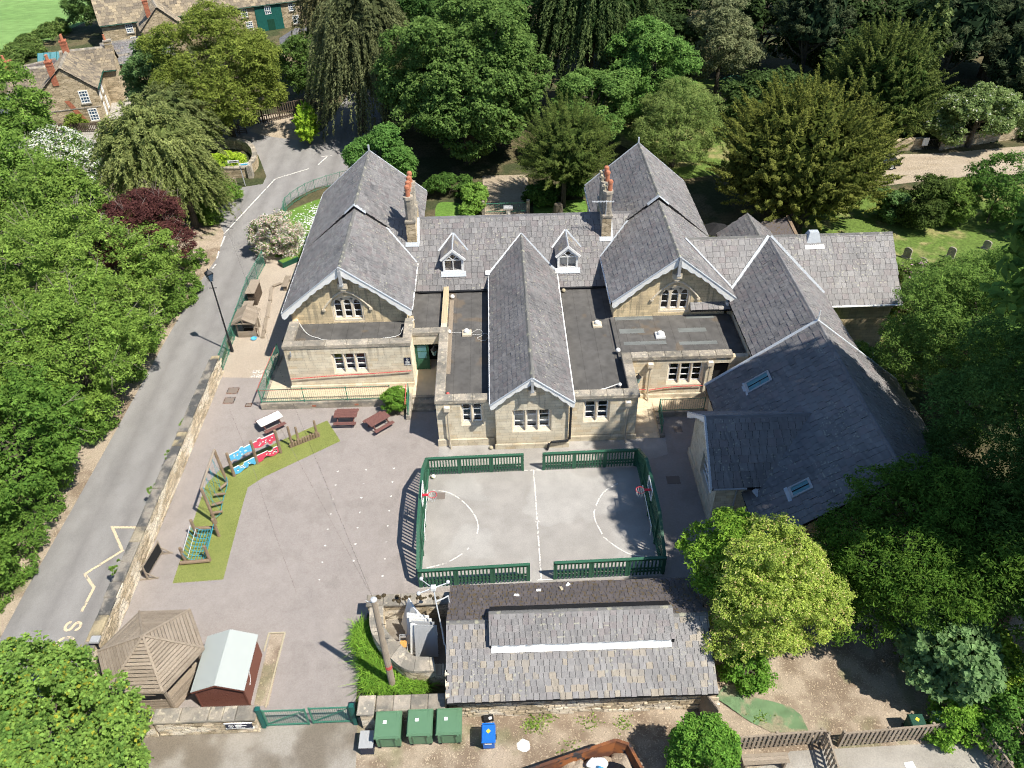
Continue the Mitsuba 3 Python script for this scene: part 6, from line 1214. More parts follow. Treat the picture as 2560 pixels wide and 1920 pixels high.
dk = [(-9, 104, 9, 7), (0, 106, 10, 7), (16, 100, 9, 6), (24, 104, 11, 7), (32, 98, 8, 5.5), (40, 94, 9, 6), (46, 100, 12, 7), (56, 102, 12, 8), (64, 92, 10, 7), (66, 82, 7, 5.5), (14, 114, 11, 8), (30, 116, 12, 8), (48, 118, 12, 9), (68, 112, 13, 9), (-16, 120, 9, 8), (82, 100, 12, 9), (20, 92, 6, 3.5), (38, 84, 5.5, 3.5), (59, 96, 6, 5.5), (62, 84, 6, 4.5), (44, 88, 7, 4)]
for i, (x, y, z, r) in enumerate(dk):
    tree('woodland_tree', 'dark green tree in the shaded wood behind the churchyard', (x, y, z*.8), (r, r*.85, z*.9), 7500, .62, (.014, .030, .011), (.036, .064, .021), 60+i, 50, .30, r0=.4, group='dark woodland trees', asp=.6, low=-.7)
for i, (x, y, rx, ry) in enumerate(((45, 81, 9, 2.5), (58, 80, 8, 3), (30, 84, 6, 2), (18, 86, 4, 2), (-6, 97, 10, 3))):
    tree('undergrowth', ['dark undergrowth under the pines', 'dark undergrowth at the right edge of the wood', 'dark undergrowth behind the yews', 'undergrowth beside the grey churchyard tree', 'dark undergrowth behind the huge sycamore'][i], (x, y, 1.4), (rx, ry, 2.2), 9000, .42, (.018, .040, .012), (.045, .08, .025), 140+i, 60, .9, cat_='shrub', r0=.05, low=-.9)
# --- right-hand side
for i, (x, y, z, rx, rz, b, l, lab) in enumerate(((33.6, 60.6, 1.4, 1.3, 1.5, (.035, .08, .026), (.09, .16, .055), 'small light green bush by the track, left of the dark shrubs'), (35.8, 59.6, 2.1, 2.0, 2.3, (.018, .036, .010), (.05, .08, .02), 'tall dark olive shrub beside the track'), (38.6, 60.0, 2.0, 1.7, 2.1, (.034, .07, .014), (.09, .15, .03), 'mid green shrub between the two dark ones'), (41.9, 59.8, 2.8, 2.6, 2.9, (.020, .055, .012), (.058, .12, .024), 'large dark glossy shrub at the right edge of the track'), (45.6, 57.6, 2.2, 2.4, 2.4, (.045, .09, .018), (.11, .18, .035), 'lighter bush with pale flowers at the right edge'))):
    tree('churchyard_shrub', lab, (x, y, z), (rx, rx*.9, rz), 8000, .24, b, l, 80+i, 30, .42, cat_='shrub', r0=.08, low=-.9, acc=(.5, .5, .4) if i == 4 else None, accf=.05)
tree('ash_tree', 'tall feathery green ash beside the slate roofs on the right', (28.6, 36.3, 5.6), (5.6, 5.2, 5.3), 70000, .26, (.036, .080, .016), (.096, .165, .036), 86, 120, .24, r0=.4, asp=.32, core=.45, low=-.6)
tree('ash_tree', 'feathery ash behind the first at the right edge of the picture', (33.5, 42.5, 3.6), (4.4, 4.0, 3.8), 26000, .27, (.038, .085, .017), (.10, .17, .038), 87, 60, .30, r0=.3, asp=.32)
tree('ash_tree', 'dense dark tree behind the lower slate roof at the right edge', (26.2, 27.2, 6.6), (4.6, 5.4, 6.8), 50000, .26, (.026, .064, .014), (.066, .125, .030), 88, 80, .28, r0=.35, asp=.4, low=-.7)
tree('garden_shrub', 'light green elder thicket in flower against the east gable wall', (22.9, 38.6, 1.0), (2.6, 2.8, 1.6), 14000, .2, (.055, .105, .02), (.14, .22, .045), 89, 36, .4, cat_='shrub', r0=.08, acc=(.55, .55, .42), accf=.03, low=-.8)
tree('creeper', 'bright green creeper climbing the east wall of the school', (21.6, 42.2, 1.4), (.9, .5, 1.8), 3000, .18, (.07, .13, .02), (.16, .24, .04), 90, 16, .7, cat_='shrub', r0=.04)
tree('lilac_bush', 'bush with faded mauve flowers at the corner of the east gable', (28.6, 45.6, 1.8), (2.4, 2.4, 2.2), 9000, .24, (.038, .08, .02), (.10, .16, .04), 91, 30, .42, cat_='shrub', acc=(.25, .17, .24), accf=.08, low=-.9)
tree('privet_tree', 'rounded pale yellow-green evergreen beside the outbuilding', (11.4, 20.6, 3.9), (2.7, 2.75, 3.8), 72000, .11, (.085, .145, .022), (.225, .295, .062), 92, 90, .30, r0=.2, asp=.5, low=-.8, acc=(.36, .30, .15), accf=.07)
tree('laurel_bush', 'brighter green laurel against the left flank of the pale evergreen', (10.3, 22.5, 3.4), (1.9, 1.8, 2.5), 14000, .2, (.05, .12, .015), (.14, .24, .03), 93, 34, .38, asp=.4, low=-.8, cat_='shrub')
tree('laurel_bush', 'ivy clad stump below the pale evergreen', (10.5, 18.9, .8), (1.0, .9, 1.2), 5000, .13, (.04, .11, .014), (.10, .20, .03), 94, 20, .5, cat_='shrub', low=-.9)
tree('laurel_tree', 'large dark cherry laurel right of the pale evergreen', (18.2, 21.6, 4.4), (4.4, 4.0, 4.2), 50000, .2, (.024, .068, .010), (.068, .13, .020), 95, 90, .28, r0=.3, asp=.32, low=-.7)
tree('laurel_tree', 'dark laurel mass further right in deep shade', (22.6, 20.4, 5.0), (3.6, 3.8, 4.8), 26000, .22, (.018, .048, .010), (.045, .09, .018), 96, 60, .32, r0=.3, asp=.4, low=-.7)
tree('sycamore_sapling', 'grey-green young sycamore above the garden bins', (18.6, 18.0, 2.8), (1.7, 1.6, 2.4), 7000, .26, (.042, .090, .034), (.10, .175, .072), 97, 30, .38, r0=.1, asp=.9)
tree('ivy_bank', 'ivy spilling over the right end of the slat fence', (18.4, 16.0, .7), (1.2, .9, .8), 6000, .13, (.05, .12, .015), (.12, .23, .03), 98, 24, .5, cat_='shrub', r0=.03, low=-.9)
tree('garden_shrub', 'yellow-green shrub in the gap at the right edge below the sycamore sapling', (20.4, 18.2, 1.6), (1.2, 1.2, 1.3), 5000, .18, (.06, .12, .014), (.15, .23, .03), 99, 22, .45, cat_='shrub', low=-.8)
tree('garden_shrub', 'dark green shrub in the lower right corner', (21.2, 15.2, 1.3), (1.4, 1.6, 1.4), 6000, .18, (.028, .08, .014), (.07, .15, .028), 100, 22, .45, cat_='shrub', low=-.8)
tree('bay_tree', 'glossy green bushy tree in front of the outbuilding corner at the bottom edge', (7.5, 14.7, 1.6), (1.15, 1.1, 1.6), 13000, .15, (.035, .10, .015), (.10, .21, .032), 101, 40, .36, r0=.08, asp=.5, low=-.8)
tree('sycamore_tree', 'large bright green sycamore in the lower left corner', (-18.7, 14.5, 3.5), (4.2, 3.4, 3.4), 50000, .155, (.044, .100, .020), (.120, .205, .042), 102, 80, .30, r0=.3, asp=.85, low=-.6, acc=(.16, .18, .02), accf=.05, trunk=(-18, 12), up=.7)
tree('sycamore_tree', 'lower sycamore boughs hanging over the end of the entrance wall', (-15.7, 13.5, 2.1), (2.2, 1.9, 2.2), 14000, .155, (.044, .100, .020), (.120, .205, .042), 105, 40, .34, r0=.12, asp=.85, low=-.7, up=.7)
tree('pink_shrub', 'round shrub covered in pale pink blossom beside the green railing', (-18.3, 58.2, 1.5), (2.05, 1.9, 1.75), 11000, .17, (.04, .085, .02), (.10, .16, .04), 103, 40, .38, cat_='shrub', acc=(.42, .33, .31), accf=.6, low=-.7)
tree('clipped_bush', 'round bright green conifer bush at the end of the terrace railing', (-6.85, 37.85, .95), (.68, .68, .82), 6000, .12, (.035, .10, .012), (.10, .19, .028), 104, 26, .42, cat_='shrub', r0=.05, low=-.9)
# tall trees standing right of the picture
for i, (x, y, z, r) in enumerate(((25.0, 22.0, 20.5, 6.4), (33.5, 17, 13, 4.6))):
    tree('lime_tree', ['tallest lime just outside the right edge, shading the slate roof', 'lime outside the right edge nearest to the bottom corner', 'lime outside the right edge behind the ash'][i], (x, y, z), (r, r, z*.48), 20000, .6, G2, G2L, 110+i, 60, .3, r0=.5, low=-.8)
# grass bed, weeds, daisies
def blades(name, label, pts, h, c0, c1, seed, n, cat_, parent=None, w=.03, kind=None):
    rg = np.random.default_rng(seed); poly = Polygon(pts); x0, y0, x1, y1 = poly.bounds; P = []
    while len(P) < n:
        q = rg.random((n, 2))*[x1-x0, y1-y0]+[x0, y0]; P += [p for p in q if poly.contains(Point(p))]
    P = np.array(P[:n]); d = rg.normal(size=(n, 2))*.45+np.array([.1, -.15]); hh = h*(.6+.7*rg.random(n)); s = unit(np.column_stack([d[:, 1], -d[:, 0], np.zeros(n)]))*w
    b = np.column_stack([P, np.zeros(n)]); m = b+np.column_stack([d*.4*hh[:, None], hh*.75]); t = b+np.column_stack([d*1.1*hh[:, None], hh*.9])
    V = np.stack([b-s, b+s, m+s*.8, m-s*.8, t], 1).reshape(-1, 3); F = (np.array([(0, 1, 2), (0, 2, 3), (3, 2, 4)])[None]+5*np.arange(n)[:, None, None]).reshape(-1, 3)
    return V, F, np.repeat(colors(n, c0, c1, rg), 5, axis=0)
V, F, cc = blades('', '', [(-7.3, 22.0), (-7.5, 21.2), (-6.95, 19.9), (-6.5, 18.55), (-4.25, 18.4), (-3.6, 18.75), (-4.6, 18.95), (-5.5, 19.5), (-6.3, 20.5), (-6.62, 21.4), (-6.75, 22.0)], .62, (.05, .125, .014), (.13, .24, .03), 3, 5200, '', w=.022)
labels[put('grass_bed', trimesh.Trimesh(V, F, process=False), 'leaf', color=cc)] = {'label': 'bed of tall bright green strappy grass round the timber pole', 'kind': 'stuff', 'category': 'grass'}
rg = np.random.default_rng(9)
for (cx, cy, r, n, z) in ((-3.5, 62.4, .5, 70, .03), (-3.9, 62.6, .4, 50, .03), (-2.4, 61.6, .7, 120, .03), (-17.2, 60, 1.2, 260, .03), (-16.2, 63.5, 1.5, 300, .03), (-15.8, 66, 1.2, 160, .03)):
    P = np.column_stack([cx+r*rg.normal(size=n)*.6, cy+r*rg.normal(size=n)*.7, np.full(n, z)]); V, F = leaf_mesh(P, np.tile([[0, 0, 1.]], (n, 1)), .16, rg, .9, fold=0)
    k = put('daisies', trimesh.Trimesh(V, F, process=False), 'white_wall'); labels[k] = {'kind': 'stuff', 'label': 'white daisies scattered over the garden lawn', 'category': 'flowers'}
V = []; F = []; CC = []; o = 0
for (x, y, r, n) in ((.9, 16.9, .5, 170), (1.5, 17.2, .4, 60), (3.2, 16.9, .5, 60), (4.7, 16.8, .45, 70), (2.2, 15.9, .5, 40), (10.6, 16.9, .45, 50), (-4.2, 20.2, .2, 40), (-18.85, 20, .2, 30), (8.4, 22.9, .7, 140), (6.5, 23.6, .4, 50), (-15.5, 18, .5, 30)):
    P = np.column_stack([x+r*rg.normal(size=n)*.55, y+r*rg.normal(size=n)*.4, .02+.05*rg.random(n)]); v, f = leaf_mesh(P, rg.normal(size=(n, 3))*.5+np.array([0, 0, 1]), .10, rg, .5); V.append(v); F.append(f+o); CC.append(np.repeat(colors(n, (.06, .12, .02), (.14, .22, .04), rg), 4, axis=0)); o += len(v)
labels[put('weeds', trimesh.Trimesh(np.vstack(V), np.vstack(F), process=False), 'leaf', color=np.vstack(CC))] = {'label': 'sparse green weeds growing in the bark ground by the outbuilding', 'kind': 'stuff', 'category': 'weeds'}
for i, (x, y, z) in enumerate(((-19.45, 33.2, .5), (-19.45, 30.4, .45), (-19.5, 25.0, .6), (-19.45, 36.1, .3))):
    tree('wall_weed', f'{["third", "second", "lowest", "topmost"][i]} small green sapling growing from the road side of the boundary wall', (x, y, z+.7), (.22, .22, .3), 160, .14, G1, G1L, 120+i, 6, .8, cat_='weed', r0=.01)

# ================================================================ VILLAGE
def sash(owner, o, u, w, h, rows=4, cols=3, n=None):
    """white sash window on a wall: o = lower left corner, u = along the wall (unit), n = outward"""
    o, u = np.array(o, float), np.array(u, float); u /= np.linalg.norm(u); n = np.array([u[1], -u[0], 0.]) if n is None else np.array(n); up = np.array([0, 0, 1.])
    def q(a0, a1, z0, z1, d0, d1):
        c = np.array([o+u*a+up*z+n*d for a in (a0, a1) for z in (z0, z1) for d in (d0, d1)]); return trimesh.convex.convex_hull(c)
    f = .09; fr = [q(0, w, 0, f, -.02, .05), q(0, w, h-f, h, -.02, .05), q(0, f, f, h-f, -.02, .05), q(w-f, w, f, h-f, -.02, .05)]+[q(w*i/cols-.025, w*i/cols+.025, f, h-f, 0, .03) for i in range(1, cols)]+[q(f, w-f, h*j/rows-(.025 if j*2 != rows else .05), h*j/rows+(.025 if j*2 != rows else .05), 0, .035) for j in range(1, rows)]
    k = put('window', trimesh.util.concatenate(fr), 'white_paint', owner); put('pane', q(f*.5, w-f*.5, f*.5, h-f*.5, -.01, .008), 'solar', k); put('sill', q(-.08, w+.08, -.14, 0, -.02, .1), 'coping', k); return k
def house(name, label, c, L, W, he, zr, rot, seed, mat_='cottage_stone', tone=(0, 1), cat_='house', slate='stone_slate', expo=.36, z0=0):
    """gabled house: ridge along local x. Returns (key, local-to-world function)"""
    k = thing(name, label, cat_); ca, sa = math.cos(rot), math.sin(rot); M = np.eye(4); M[:2, :2] = [[ca, -sa], [sa, ca]]; M[:3, 3] = (*c, z0)
    def put2(n, m, mt, p=k, **kw): 
        m = m.copy(); m.apply_transform(M); return put(n, m, mt, p, **kw)
    body = wallx([(-W/2, 0), (W/2, 0), (W/2, he), (0, zr-.05), (-W/2, he)], -L/2, L/2); put2('wall', body, mat_)
    kk = (zr-he)/(W/2); ov = .25; hw = W/2+ov; ln = math.hypot(1, kk)
    poly = [(-hw, zr-kk*hw), (0, zr), (hw, zr-kk*hw), (hw, zr-kk*hw+.1), (0, zr+.1), (-hw, zr-kk*hw+.1)]; rk = put2('roof', wallx(poly, -L/2-.15, L/2+.15), 'dark')
    VV, UU = [], []
    for s in (-1, 1):
        V, U = slates((-L/2-.18, s*hw, zr+.11-kk*hw), (1, 0, 0), (0, -s/ln, kk/ln), L+.36, hw*ln, expo, expo*1.1, seed+s, tone=tone, lift=.05); sh = V.shape; V = trimesh.transform_points(V.reshape(-1, 3), M).reshape(sh); VV.append(V); UU.append(U)
    m, uv = slate_mesh(np.concatenate(VV), np.concatenate(UU)); put('slate_courses', m, slate, rk, uv=uv, kind='stuff')
    put2('ridge', wallx([(-.18, zr+.02), (0, zr+.2), (.18, zr+.02)], -L/2-.16, L/2+.16), 'coping', rk)
    for s in (-1,): put2('gutter', tube([(-L/2-.1, s*(hw+.05), zr-kk*hw+.05), (L/2+.1, s*(hw+.05), zr-kk*hw+.05)], .08, 6), 'dark_green', rk)
    return k, (lambda p: trimesh.transform_points(np.array([p], float), M)[0]), put2
def chimney(k, put2, x, y, z0, z1, mt='red_brick', pots=2, potmat='terracotta'):
    c = put2('chimney', bx(x-.4, x+.4, y-.3, y+.3, z0, z1), mt, k); put2('chimney_cap', cat(bx(x-.46, x+.46, y-.36, y+.36, z1-.02, z1+.12), bx(x-.44, x+.44, y-.34, y+.34, z1-.35, z1-.25)), 'coping' if mt != 'red_brick' else mt, c)
    for i in range(pots): put2('chimney_pot', lathe([(0, 0), (.15, 0), (.12, .55), (.15, .6), (0, .6)], (x-.2+.4*i, y, z1+.1), 10), potmat, c)
# cottage: front gable (facing the camera) runs from (-49.1, 87.1) to (-43.74, 88.63)
u1 = np.array([5.34, 1.53]); rotc = math.atan2(u1[1], u1[0]); wdt = np.linalg.norm(u1)
def rotp(c, x, y, a): return (c[0]+x*math.cos(a)-y*math.sin(a), c[1]+x*math.sin(a)+y*math.cos(a))
cc_ = rotp((-46.42, 87.86), 0, 3.3, rotc)
k, w2, p2 = house('stone_cottage', 'stone cottage with steep stone slate roof, brick chimneys and white sash windows at upper left', cc_, 6.6, wdt, 3.95, 6.3, rotc+math.pi/2, 200, tone=(-.1, .7))
fa = lambda x, z, d=0: np.array([*rotp((-46.42, 87.86), x, -d, rotc), z])
uv_ = (math.cos(rotc), math.sin(rotc), 0)
for x, z in ((.95, 2.45), (1.25, .45)): sash(k, fa(x, z, .02), uv_, .95, 1.35)
su = (-math.sin(rotc), math.cos(rotc), 0); se_ = rotp((-46.42, 87.86), wdt/2+.02, 0, rotc)
for y, z in ((1.1, 2.3), (3.2, 2.3), (1.3, .4), (3.6, .4)): sash(k, (se_[0]+su[0]*y, se_[1]+su[1]*y, z), su, .85, 1.3, n=(math.cos(rotc), math.sin(rotc), 0))
put('brick_patch', trimesh.convex.convex_hull(np.array([fa(-.7, 2.9, .03), fa(-.2, 2.9, .03), fa(.35, .5, .03), fa(.95, .5, .03), fa(-.7, 2.9, 0), fa(.95, .5, 0)])), 'red_brick', k)
put('string_course', beam(fa(-wdt/2, 1.95, .03), fa(wdt/2, 1.95, .03), .06, .12), 'coping', k)
chimney(k, p2, -3.0, .9, 4.6, 7.0); chimney(k, p2, 3.0, 0, 5.6, 7.4)
k, w2, p2 = house('cottage_wing', 'lower wing of the stone cottage with a moss-dark stone slate roof and chimney', rotp((-46.42, 87.86), -3.5, 6.2, rotc), 6.2, 4.6, 3.1, 4.9, rotc, 210, tone=(-.05, .7)); chimney(k, p2, -2.8, 0, 4.2, 5.9, pots=1)
k, w2, p2 = house('cottage_wing', 'rear wing of the stone cottage with a stone gable and chimney against the barn', rotp((-46.42, 87.86), 1.6, 9.0, rotc), 5.4, 4.6, 3.8, 5.6, rotc+.02, 214, tone=(0, .8)); chimney(k, p2, 2.5, 0, 4.8, 6.3, 'cottage_stone', 1)
house('lean_to', 'small brown roofed outhouse at the left edge of the village', (-55.5, 99.5), 5.0, 4.0, 2.2, 3.3, .75, 220, slate='mossy_slate', cat_='outhouse')
house('lean_to', 'low stone slate outhouse beside the parked van', (-52.3, 94.3), 3.6, 2.8, 1.8, 2.7, rotc+1.4, 222, tone=(0, .7), cat_='outhouse')
# barn: front wall from (-53, 114.7) towards (-27.6, 126.2)
ub = np.array([25.4, 11.4]); rb = math.atan2(ub[1], ub[0]); Lb = np.linalg.norm(ub)
cb_ = rotp((-53, 114.7), Lb/2, 4.2, rb)
k, w2, p2 = house('barn_house', 'long stone barn with mottled stone slate roof, sash windows and a teal door bay', cb_, Lb, 8.0, 3.6, 6.6, rb, 230, tone=(.0, .95), expo=.5)
fb = lambda x, z, d=0.: np.array([*rotp((-53, 114.7), x, -d+.2, rb), z]); ubn = (math.cos(rb), math.sin(rb), 0)
for x, z in ((3.0, 2.2), (3.2, .5), (18.6, 2.2), (19.0, .4), (25.5, 2.2), (25.8, .4)): sash(k, fb(x, z, .03), ubn, .95, 1.15, rows=4)
dbay = put('door_bay', trimesh.convex.convex_hull(np.array([fb(a, z, d) for a in (20.6, 24.4) for z in (0, 3.5) for d in (.02, .10)])), 'teal', k, 'teal boarded bay with a white window and a door')
sash(dbay, fb(22.0, 2.2, .12), ubn, .95, 1.15, rows=4) if False else None
put('bay_window', trimesh.convex.convex_hull(np.array([fb(a, z, d) for a in (22.0, 22.9) for z in (2.2, 3.3) for d in (.1, .14)])), 'white_paint', dbay); put('bay_pane', cat(*[trimesh.convex.convex_hull(np.array([fb(22.08+.28*i+o, 2.3+.46*j+z, d) for o in (0, .2) for z in (0, .38) for d in (.13, .16)])) for i in range(3) for j in range(2)]), 'solar', dbay)
put('door', trimesh.convex.convex_hull(np.array([fb(a, z, d) for a in (22.1, 23.1) for z in (0, 1.5) for d in (.1, .15)])), 'dark_green', dbay)
c2_ = rotp((-53, 114.7), 7.4, -1.4, rb); k2, w2, p2 = house('barn_wing', 'stone wing projecting from the barn with slate roof and brick chimney', c2_, 6.0, 5.2, 3.4, 5.9, rb+math.pi/2, 240, tone=(0, .75)); chimney(k2, p2, -2.4, 1.2, 4.8, 6.8)
house('outhouse_roof', 'grey slate roofed outhouse between cottage and barn', (-45.0, 105.5), 8, 5, 2.4, 4.2, rb, 244, slate='slate', tone=(0, .5), cat_='outhouse')
house('outhouse_roof', 'small slate roof right of the rear cottage wing', (-38.5, 99.5), 5, 4, 2.2, 3.4, rb, 246, slate='slate', tone=(0, .4), cat_='outhouse')
hk = thing('stone_hut', 'small rubble hut with a hipped grey slate roof below the teal door', 'hut'); hx, hy = -24.8, 108.5
Mh = np.array([rotp((hx, hy), a, b, rb-.2) for a, b in ((-2.6, -2.2), (2.6, -2.2), (2.6, 2.2), (-2.6, 2.2))]); put('wall', ext(Polygon(hx*0+Mh), 0, 2.6), 'cottage_stone', hk)
rt_ = [rotp((hx, hy), a, 0, rb-.2) for a in (-.7, .7)]; ev = [rotp((hx, hy), a, b, rb-.2) for a, b in ((-2.9, -2.5), (2.9, -2.5), (2.9, 2.5), (-2.9, 2.5))]
put('roof', trimesh.convex.convex_hull(np.array([(*p, 2.6) for p in ev]+[(*p, 4.3) for p in rt_])), 'far_slate', hk)
gk = thing('greenhouse', 'small teal glazed greenhouse behind the cottage', 'greenhouse'); put('frame', trimesh.convex.convex_hull(np.array([(-58.5, 106, 0), (-55.5, 106.6, 0), (-58.8, 108.2, 0), (-55.8, 108.8, 0), (-58.5, 106, 1.5), (-55.5, 106.6, 1.5), (-58.7, 107.2, 2.4), (-55.7, 107.8, 2.4), (-58.8, 108.2, 1.5), (-55.8, 108.8, 1.5)])), 'glass_blue', gk)
for i in range(5): put('glazing_bar', tube([(-58.5+.75*i, 105.97+.15*i, 1.52), (-58.7+.75*i, 107.2+.15*i, 2.42)], .04, 4), 'teal', gk)
def car(name, label, c, rot, mt, L=4.3, W=1.75, h=1.5, cat_='car', van=False):
    k = thing(name, label, cat_); M = trimesh.transformations.rotation_matrix(rot, (0, 0, 1)); M[:3, 3] = (*c, 0)
    def pp(n, m, q, p=k): m = m.copy(); m.apply_transform(M); return put(n, m, q, p)
    pr = [(-L/2, .35), (-L/2, .85), (-L/2+.15, .95), (-L/2+.55 if not van else -L/2+.1, h-.05), (-L/2+.9, h), (L/2-1.9, h), (L/2-1.1, .98), (L/2-.1, .85), (L/2, .6), (L/2, .35)]
    b = wally(pr, -W/2, W/2); v = np.array(b.vertices); v[:, 1] *= np.where(v[:, 2] > 1.0, .86, 1.0); b.vertices = v; bd = pp('body', b, mt)
    for s in (-1, 1): pp('side_window', trimesh.convex.convex_hull(np.array([(x, s*W/2*f, z) for x, z, f in ((-L/2+.7, 1.0, .99), (L/2-1.45, 1.0, .99), (-L/2+.95, h-.1, .89), (L/2-2.0, h-.1, .89), (-L/2+.7, 1.0, .95), (L/2-1.45, 1.0, .95))])), 'solar')
    pp('windscreen', trimesh.convex.convex_hull(np.array([(L/2-1.25, y, 1.03) for y in (-.72, .72)]+[(L/2-1.83, y, h-.03) for y in (-.66, .66)]+[(L/2-1.3, y, 1.0) for y in (-.72, .72)])), 'solar')
    for x in (-L/2+.8, L/2-.85):
        for s in (-1, 1): wk = pp('wheel', tube([(x, s*(W/2-.2), .32), (x, s*(W/2+.01), .32)], .32, 18), 'rubber'); pp('rim', tube([(x, s*(W/2), .32), (x, s*(W/2+.02), .32)], .2, 12), 'metal', wk)
    for s in (-1, 1): pp('headlight', bc((L/2-.03, s*.62, .68), (.08, .3, .14)), 'white_paint'); pp('tail_light', bc((-L/2+.02, s*.68, .8), (.06, .2, .2)), 'red_paint')
car('parked_van', 'silver people carrier parked beside the cottage at the left edge', (-55.2, 92.0), 1.25, 'silver_car', 4.4, 1.8, 1.8, van=True); car('parked_car', 'black car half hidden under the golden yew on the track', (36.6, 71.4), .1, 'black_iron')
car('parked_car', 'dark car under the tree at the left edge', (-53.5, 83.4), .2, 'navy')
picket('dark picket fence in front of the cottage', (-49.5, 86.2), (-41.5, 86.0), .95, .2, mt='dark_wood', name='picket_fence'); picket('tall close-boarded fence below the walnut tree by the drive', (-27.5, 86.4), (-21.0, 90.0), 1.7, .25, mt='dark_wood', name='board_fence'); picket('rustic grey fence on the bank below the signpost', (-26.4, 68.2), (-25.0, 71.2), .9, .25, name='picket_fence')
picket('grey field gate by the walnut tree', (-31.5, 83.6), (-27.0, 84.2), 1.1, .9, mt='dark_wood', name='field_gate', rails=(.25, .45, .65, .85))
gw = thing('garden_wall', 'curved dry stone wall round the corner garden at the junction', 'wall'); gp_ = curve([(-32.5, 80.3), (-28.5, 80.6), (-26, 79.8), (-24.6, 77.6), (-24.1, 75.3), (-24.4, 73.7)], 5)
put('wall_face', ext(LineString(gp_).buffer(.22, cap_style=2), -.05, .9), 'cottage_stone', gw)
for i in range(len(gp_)-1): put('coping_stone', wobble(bc((*((gp_[i]+gp_[i+1])/2), .98), (np.linalg.norm(gp_[i+1]-gp_[i])*.96, .45, .16), rz=math.atan2(*(gp_[i+1]-gp_[i])[::-1])), .03, 3, i), 'coping', gw)
gw2 = thing('garden_wall', 'straight dry stone wall under the lime hedge', 'wall'); put('wall_face', bx(-30, -24.2, 73.1, 73.55, -.05, .95), 'cottage_stone', gw2); put('end_pillar', cbx(-24.25, -23.8, 72.9, 73.5, 0, 1.35, .05), 'coping', gw2)
for i in range(9): put('coping_stone', wobble(bx(-30+i*.64, -29.4+i*.64, 73.05, 73.6, .95, 1.08), .03, 3, i), 'coping', gw2)
sp = thing('signpost', 'white finger signpost at the lane junction', 'signpost'); put('pole', tube([(-24.2, 71.3, 0), (-24.25, 71.2, 2.6)], .05, 8), 'grey_plastic', sp)
f1 = put('finger', bc((-24.75, 71.2, 2.5), (1.0, .05, .24), rz=.1), 'white_wall', sp); f2 = put('finger', bc((-23.75, 71.1, 2.25), (.95, .05, .24), rz=.15), 'white_wall', sp)
put('lettering', cat(bc((-24.75, 71.165, 2.5), (.7, .02, .09), rz=.1)), 'rubber', f1); put('lettering', bc((-23.75, 71.065, 2.25), (.65, .02, .1), rz=.15), 'panel_blue', f2)
gt = thing('garden_gate', 'green iron garden gates between stone posts at the back of the school', 'gate')
for x in (-1.3, 2.7): put('post', cbx(x-.14, x+.14, 63.9, 64.2, 0, 1.3, .05), 'coping', gt)
for x in (-1.05, .75): put('gate_leaf', cat(bx(x, x+1.7, 64.0, 64.05, .2, .25), bx(x, x+1.7, 64.0, 64.05, 1.0, 1.05), *[bx(x+.17*i, x+.17*i+.02, 64.01, 64.03, .2, 1.05) for i in range(11)]), 'rail_green', gt)
sd = thing('sundial', 'white painted sundial pedestal behind the main roof ridge', 'sundial'); put('pedestal', lathe([(0, 0), (.3, 0), (.2, .2), (.16, .7), (.24, 1.15), (.2, 1.25), (0, 1.25)], (.9, 62.6, 0), 14), 'white_wall', sd); put('plate', bc((.9, 62.6, 1.32), (.8, .6, .1)), 'grey_plastic', sd)
one('tree_stump', lathe([(.75, 0), (.5, .35), (.36, 1.2), (.3, 1.25), (0, 1.25)], (5.3, 63.2, 0), 12), 'bark', 'broad old stump behind the right chimney', 'stump')
cw = thing('churchyard_wall', 'low stone wall beyond the track under the yews', 'wall'); put('wall_face', bc((41.4, 75.3, .55), (3.4, .45, 1.2), rz=.12), 'cottage_stone', cw); put('wall_face', bc((49.3, 76.4, .55), (9, .45, 1.2), rz=.24), 'cottage_stone', cw)
cg = thing('churchyard_gate', 'dark iron gate with a white notice in the churchyard wall', 'gate'); put('leaf', cat(*[bc((42.9+.18*i, 75.1, .6), (.03, .03, 1.1)) for i in range(10)], bc((43.7, 75.1, 1.1), (1.8, .04, .05)), bc((43.7, 75.1, .2), (1.8, .04, .05))), 'black_iron', cg); put('notice', bc((42.9, 74.9, .95), (.6, .04, .8)), 'white_wall', cg); put('post', bx(44.55, 44.9, 74.9, 75.25, 0, 1.5), 'coping', cg)
def headstone(label, x, y, h, w, rot, mt='coping'):
    k = thing('headstone', label, 'gravestone'); a = np.linspace(0, math.pi, 9); p = [(-w/2, 0), (w/2, 0), (w/2, h*.8)]+[(w/2*math.cos(t), h*.8+h*.2*math.sin(t)) for t in a]+[(-w/2, h*.8)]
    m = wally(p, -.06, .06); m.apply_transform(trimesh.transformations.rotation_matrix(rot, (0, 0, 1))); m.apply_translation((x, y, 0)); put('stone', m, mt, k); b = bc((x, y, .05), (w+.15, .3, .14), rz=rot); put('base', b, mt, k)
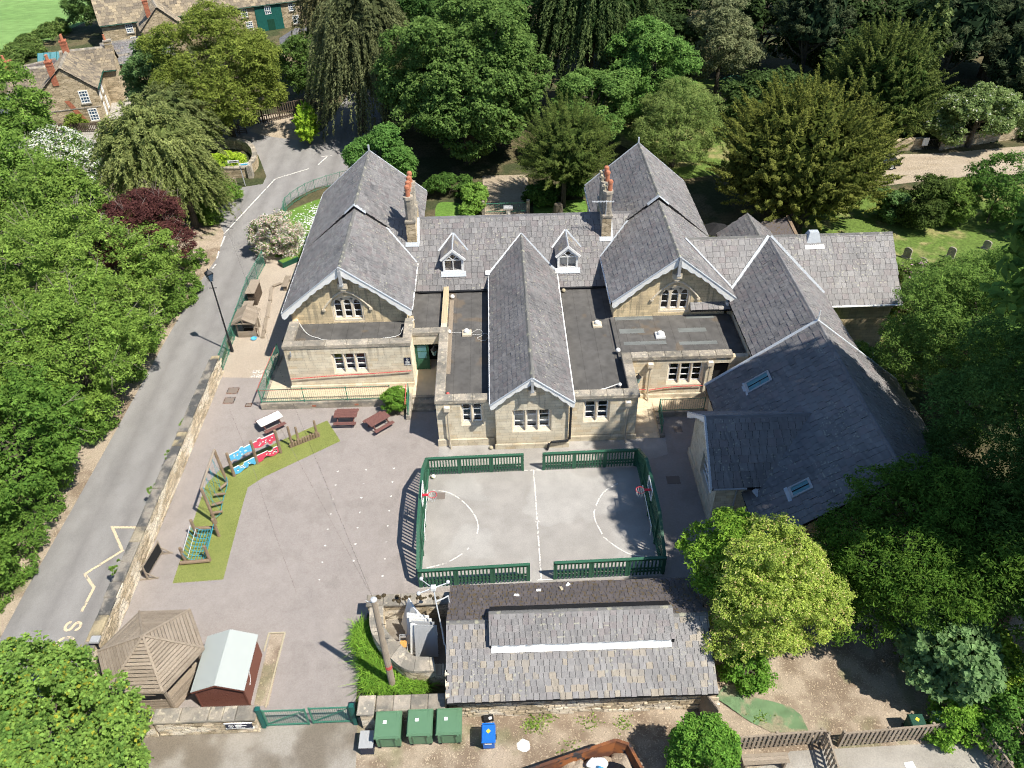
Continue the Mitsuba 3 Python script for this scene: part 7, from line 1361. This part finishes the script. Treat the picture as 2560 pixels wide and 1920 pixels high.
for a in (('light grey headstone nearest to the slate roof end', 32.66, 54.4, .95, .62, -.9), ('grey headstone in front, lower of the two by the roof end', 33.2, 52.9, .9, .6, -.9), ('upright headstone in the middle of the sunny churchyard lawn', 36.1, 54.2, 1.0, .6, -.9), ('dark headstone at the right edge of the lawn', 39.6, 55.4, .8, .6, -.9), ('dark weathered headstone half hidden by the ash', 33.8, 50.6, .8, .5, -.9), ('tall dark headstone beside the iron grave railing', 25.7, 90.2, 1.45, .8, -1.1), ('tall dark headstone in front of the grave railing', 25.5, 87.1, 1.55, .85, -1.1), ('small leaning headstone between the two tall ones', 26.8, 90.0, .85, .5, -1.1)): headstone(*a)
railing('grave_railing', 'teal iron railing round a single grave in the churchyard', [(26.7, 94.2), (27.6, 93.4), (29.7, 94.7), (28.8, 95.6), (26.7, 94.2)], 1.1, step=.2)
hs = thing('hen_shed', 'low green-felted shed with broken timbers behind the east range', 'shed'); put('body', trimesh.convex.convex_hull(np.array([(20.9, 54.6, 0), (23.3, 54.6, 0), (20.9, 57, 0), (23.3, 57, 0), (20.8, 54.4, 1.9), (23.4, 54.4, 2.3), (20.8, 57, 1.9), (23.4, 57.2, 2.3)])), 'dark_wood', hs); put('roof', beam((20.7, 55.7, 2.0), (23.4, 55.8, 2.42), 2.9, .06), 'mossy_slate', hs); put('ridge_board', beam((23.3, 54.3, 2.4), (23.45, 57.3, 2.5), .25, .12), 'log_wood', hs)
pa = thing('parasol', 'dark closed garden parasol canopy beside the right gable', 'parasol'); put('canopy', lathe([(0, .5), (.5, .3), (1.2, 0), (1.15, -.03), (0, .4)], (17.5, 56.2, 2.1), 8), 'rubber', pa); put('pole', tube([(17.5, 56.2, 0), (17.5, 56.2, 2.5)], .03, 6), 'metal', pa)
for i, (x, y, z, c) in enumerate(((17.0, 53.5, .5, 'teal'), (17.6, 53.4, .5, 'panel_blue'))): one('toy_crate', bc((x, y, z*.5), (.5, .4, z)), c, f'{["teal", "blue"][i]} plastic crate in the shaded yard behind the east range', 'crate')
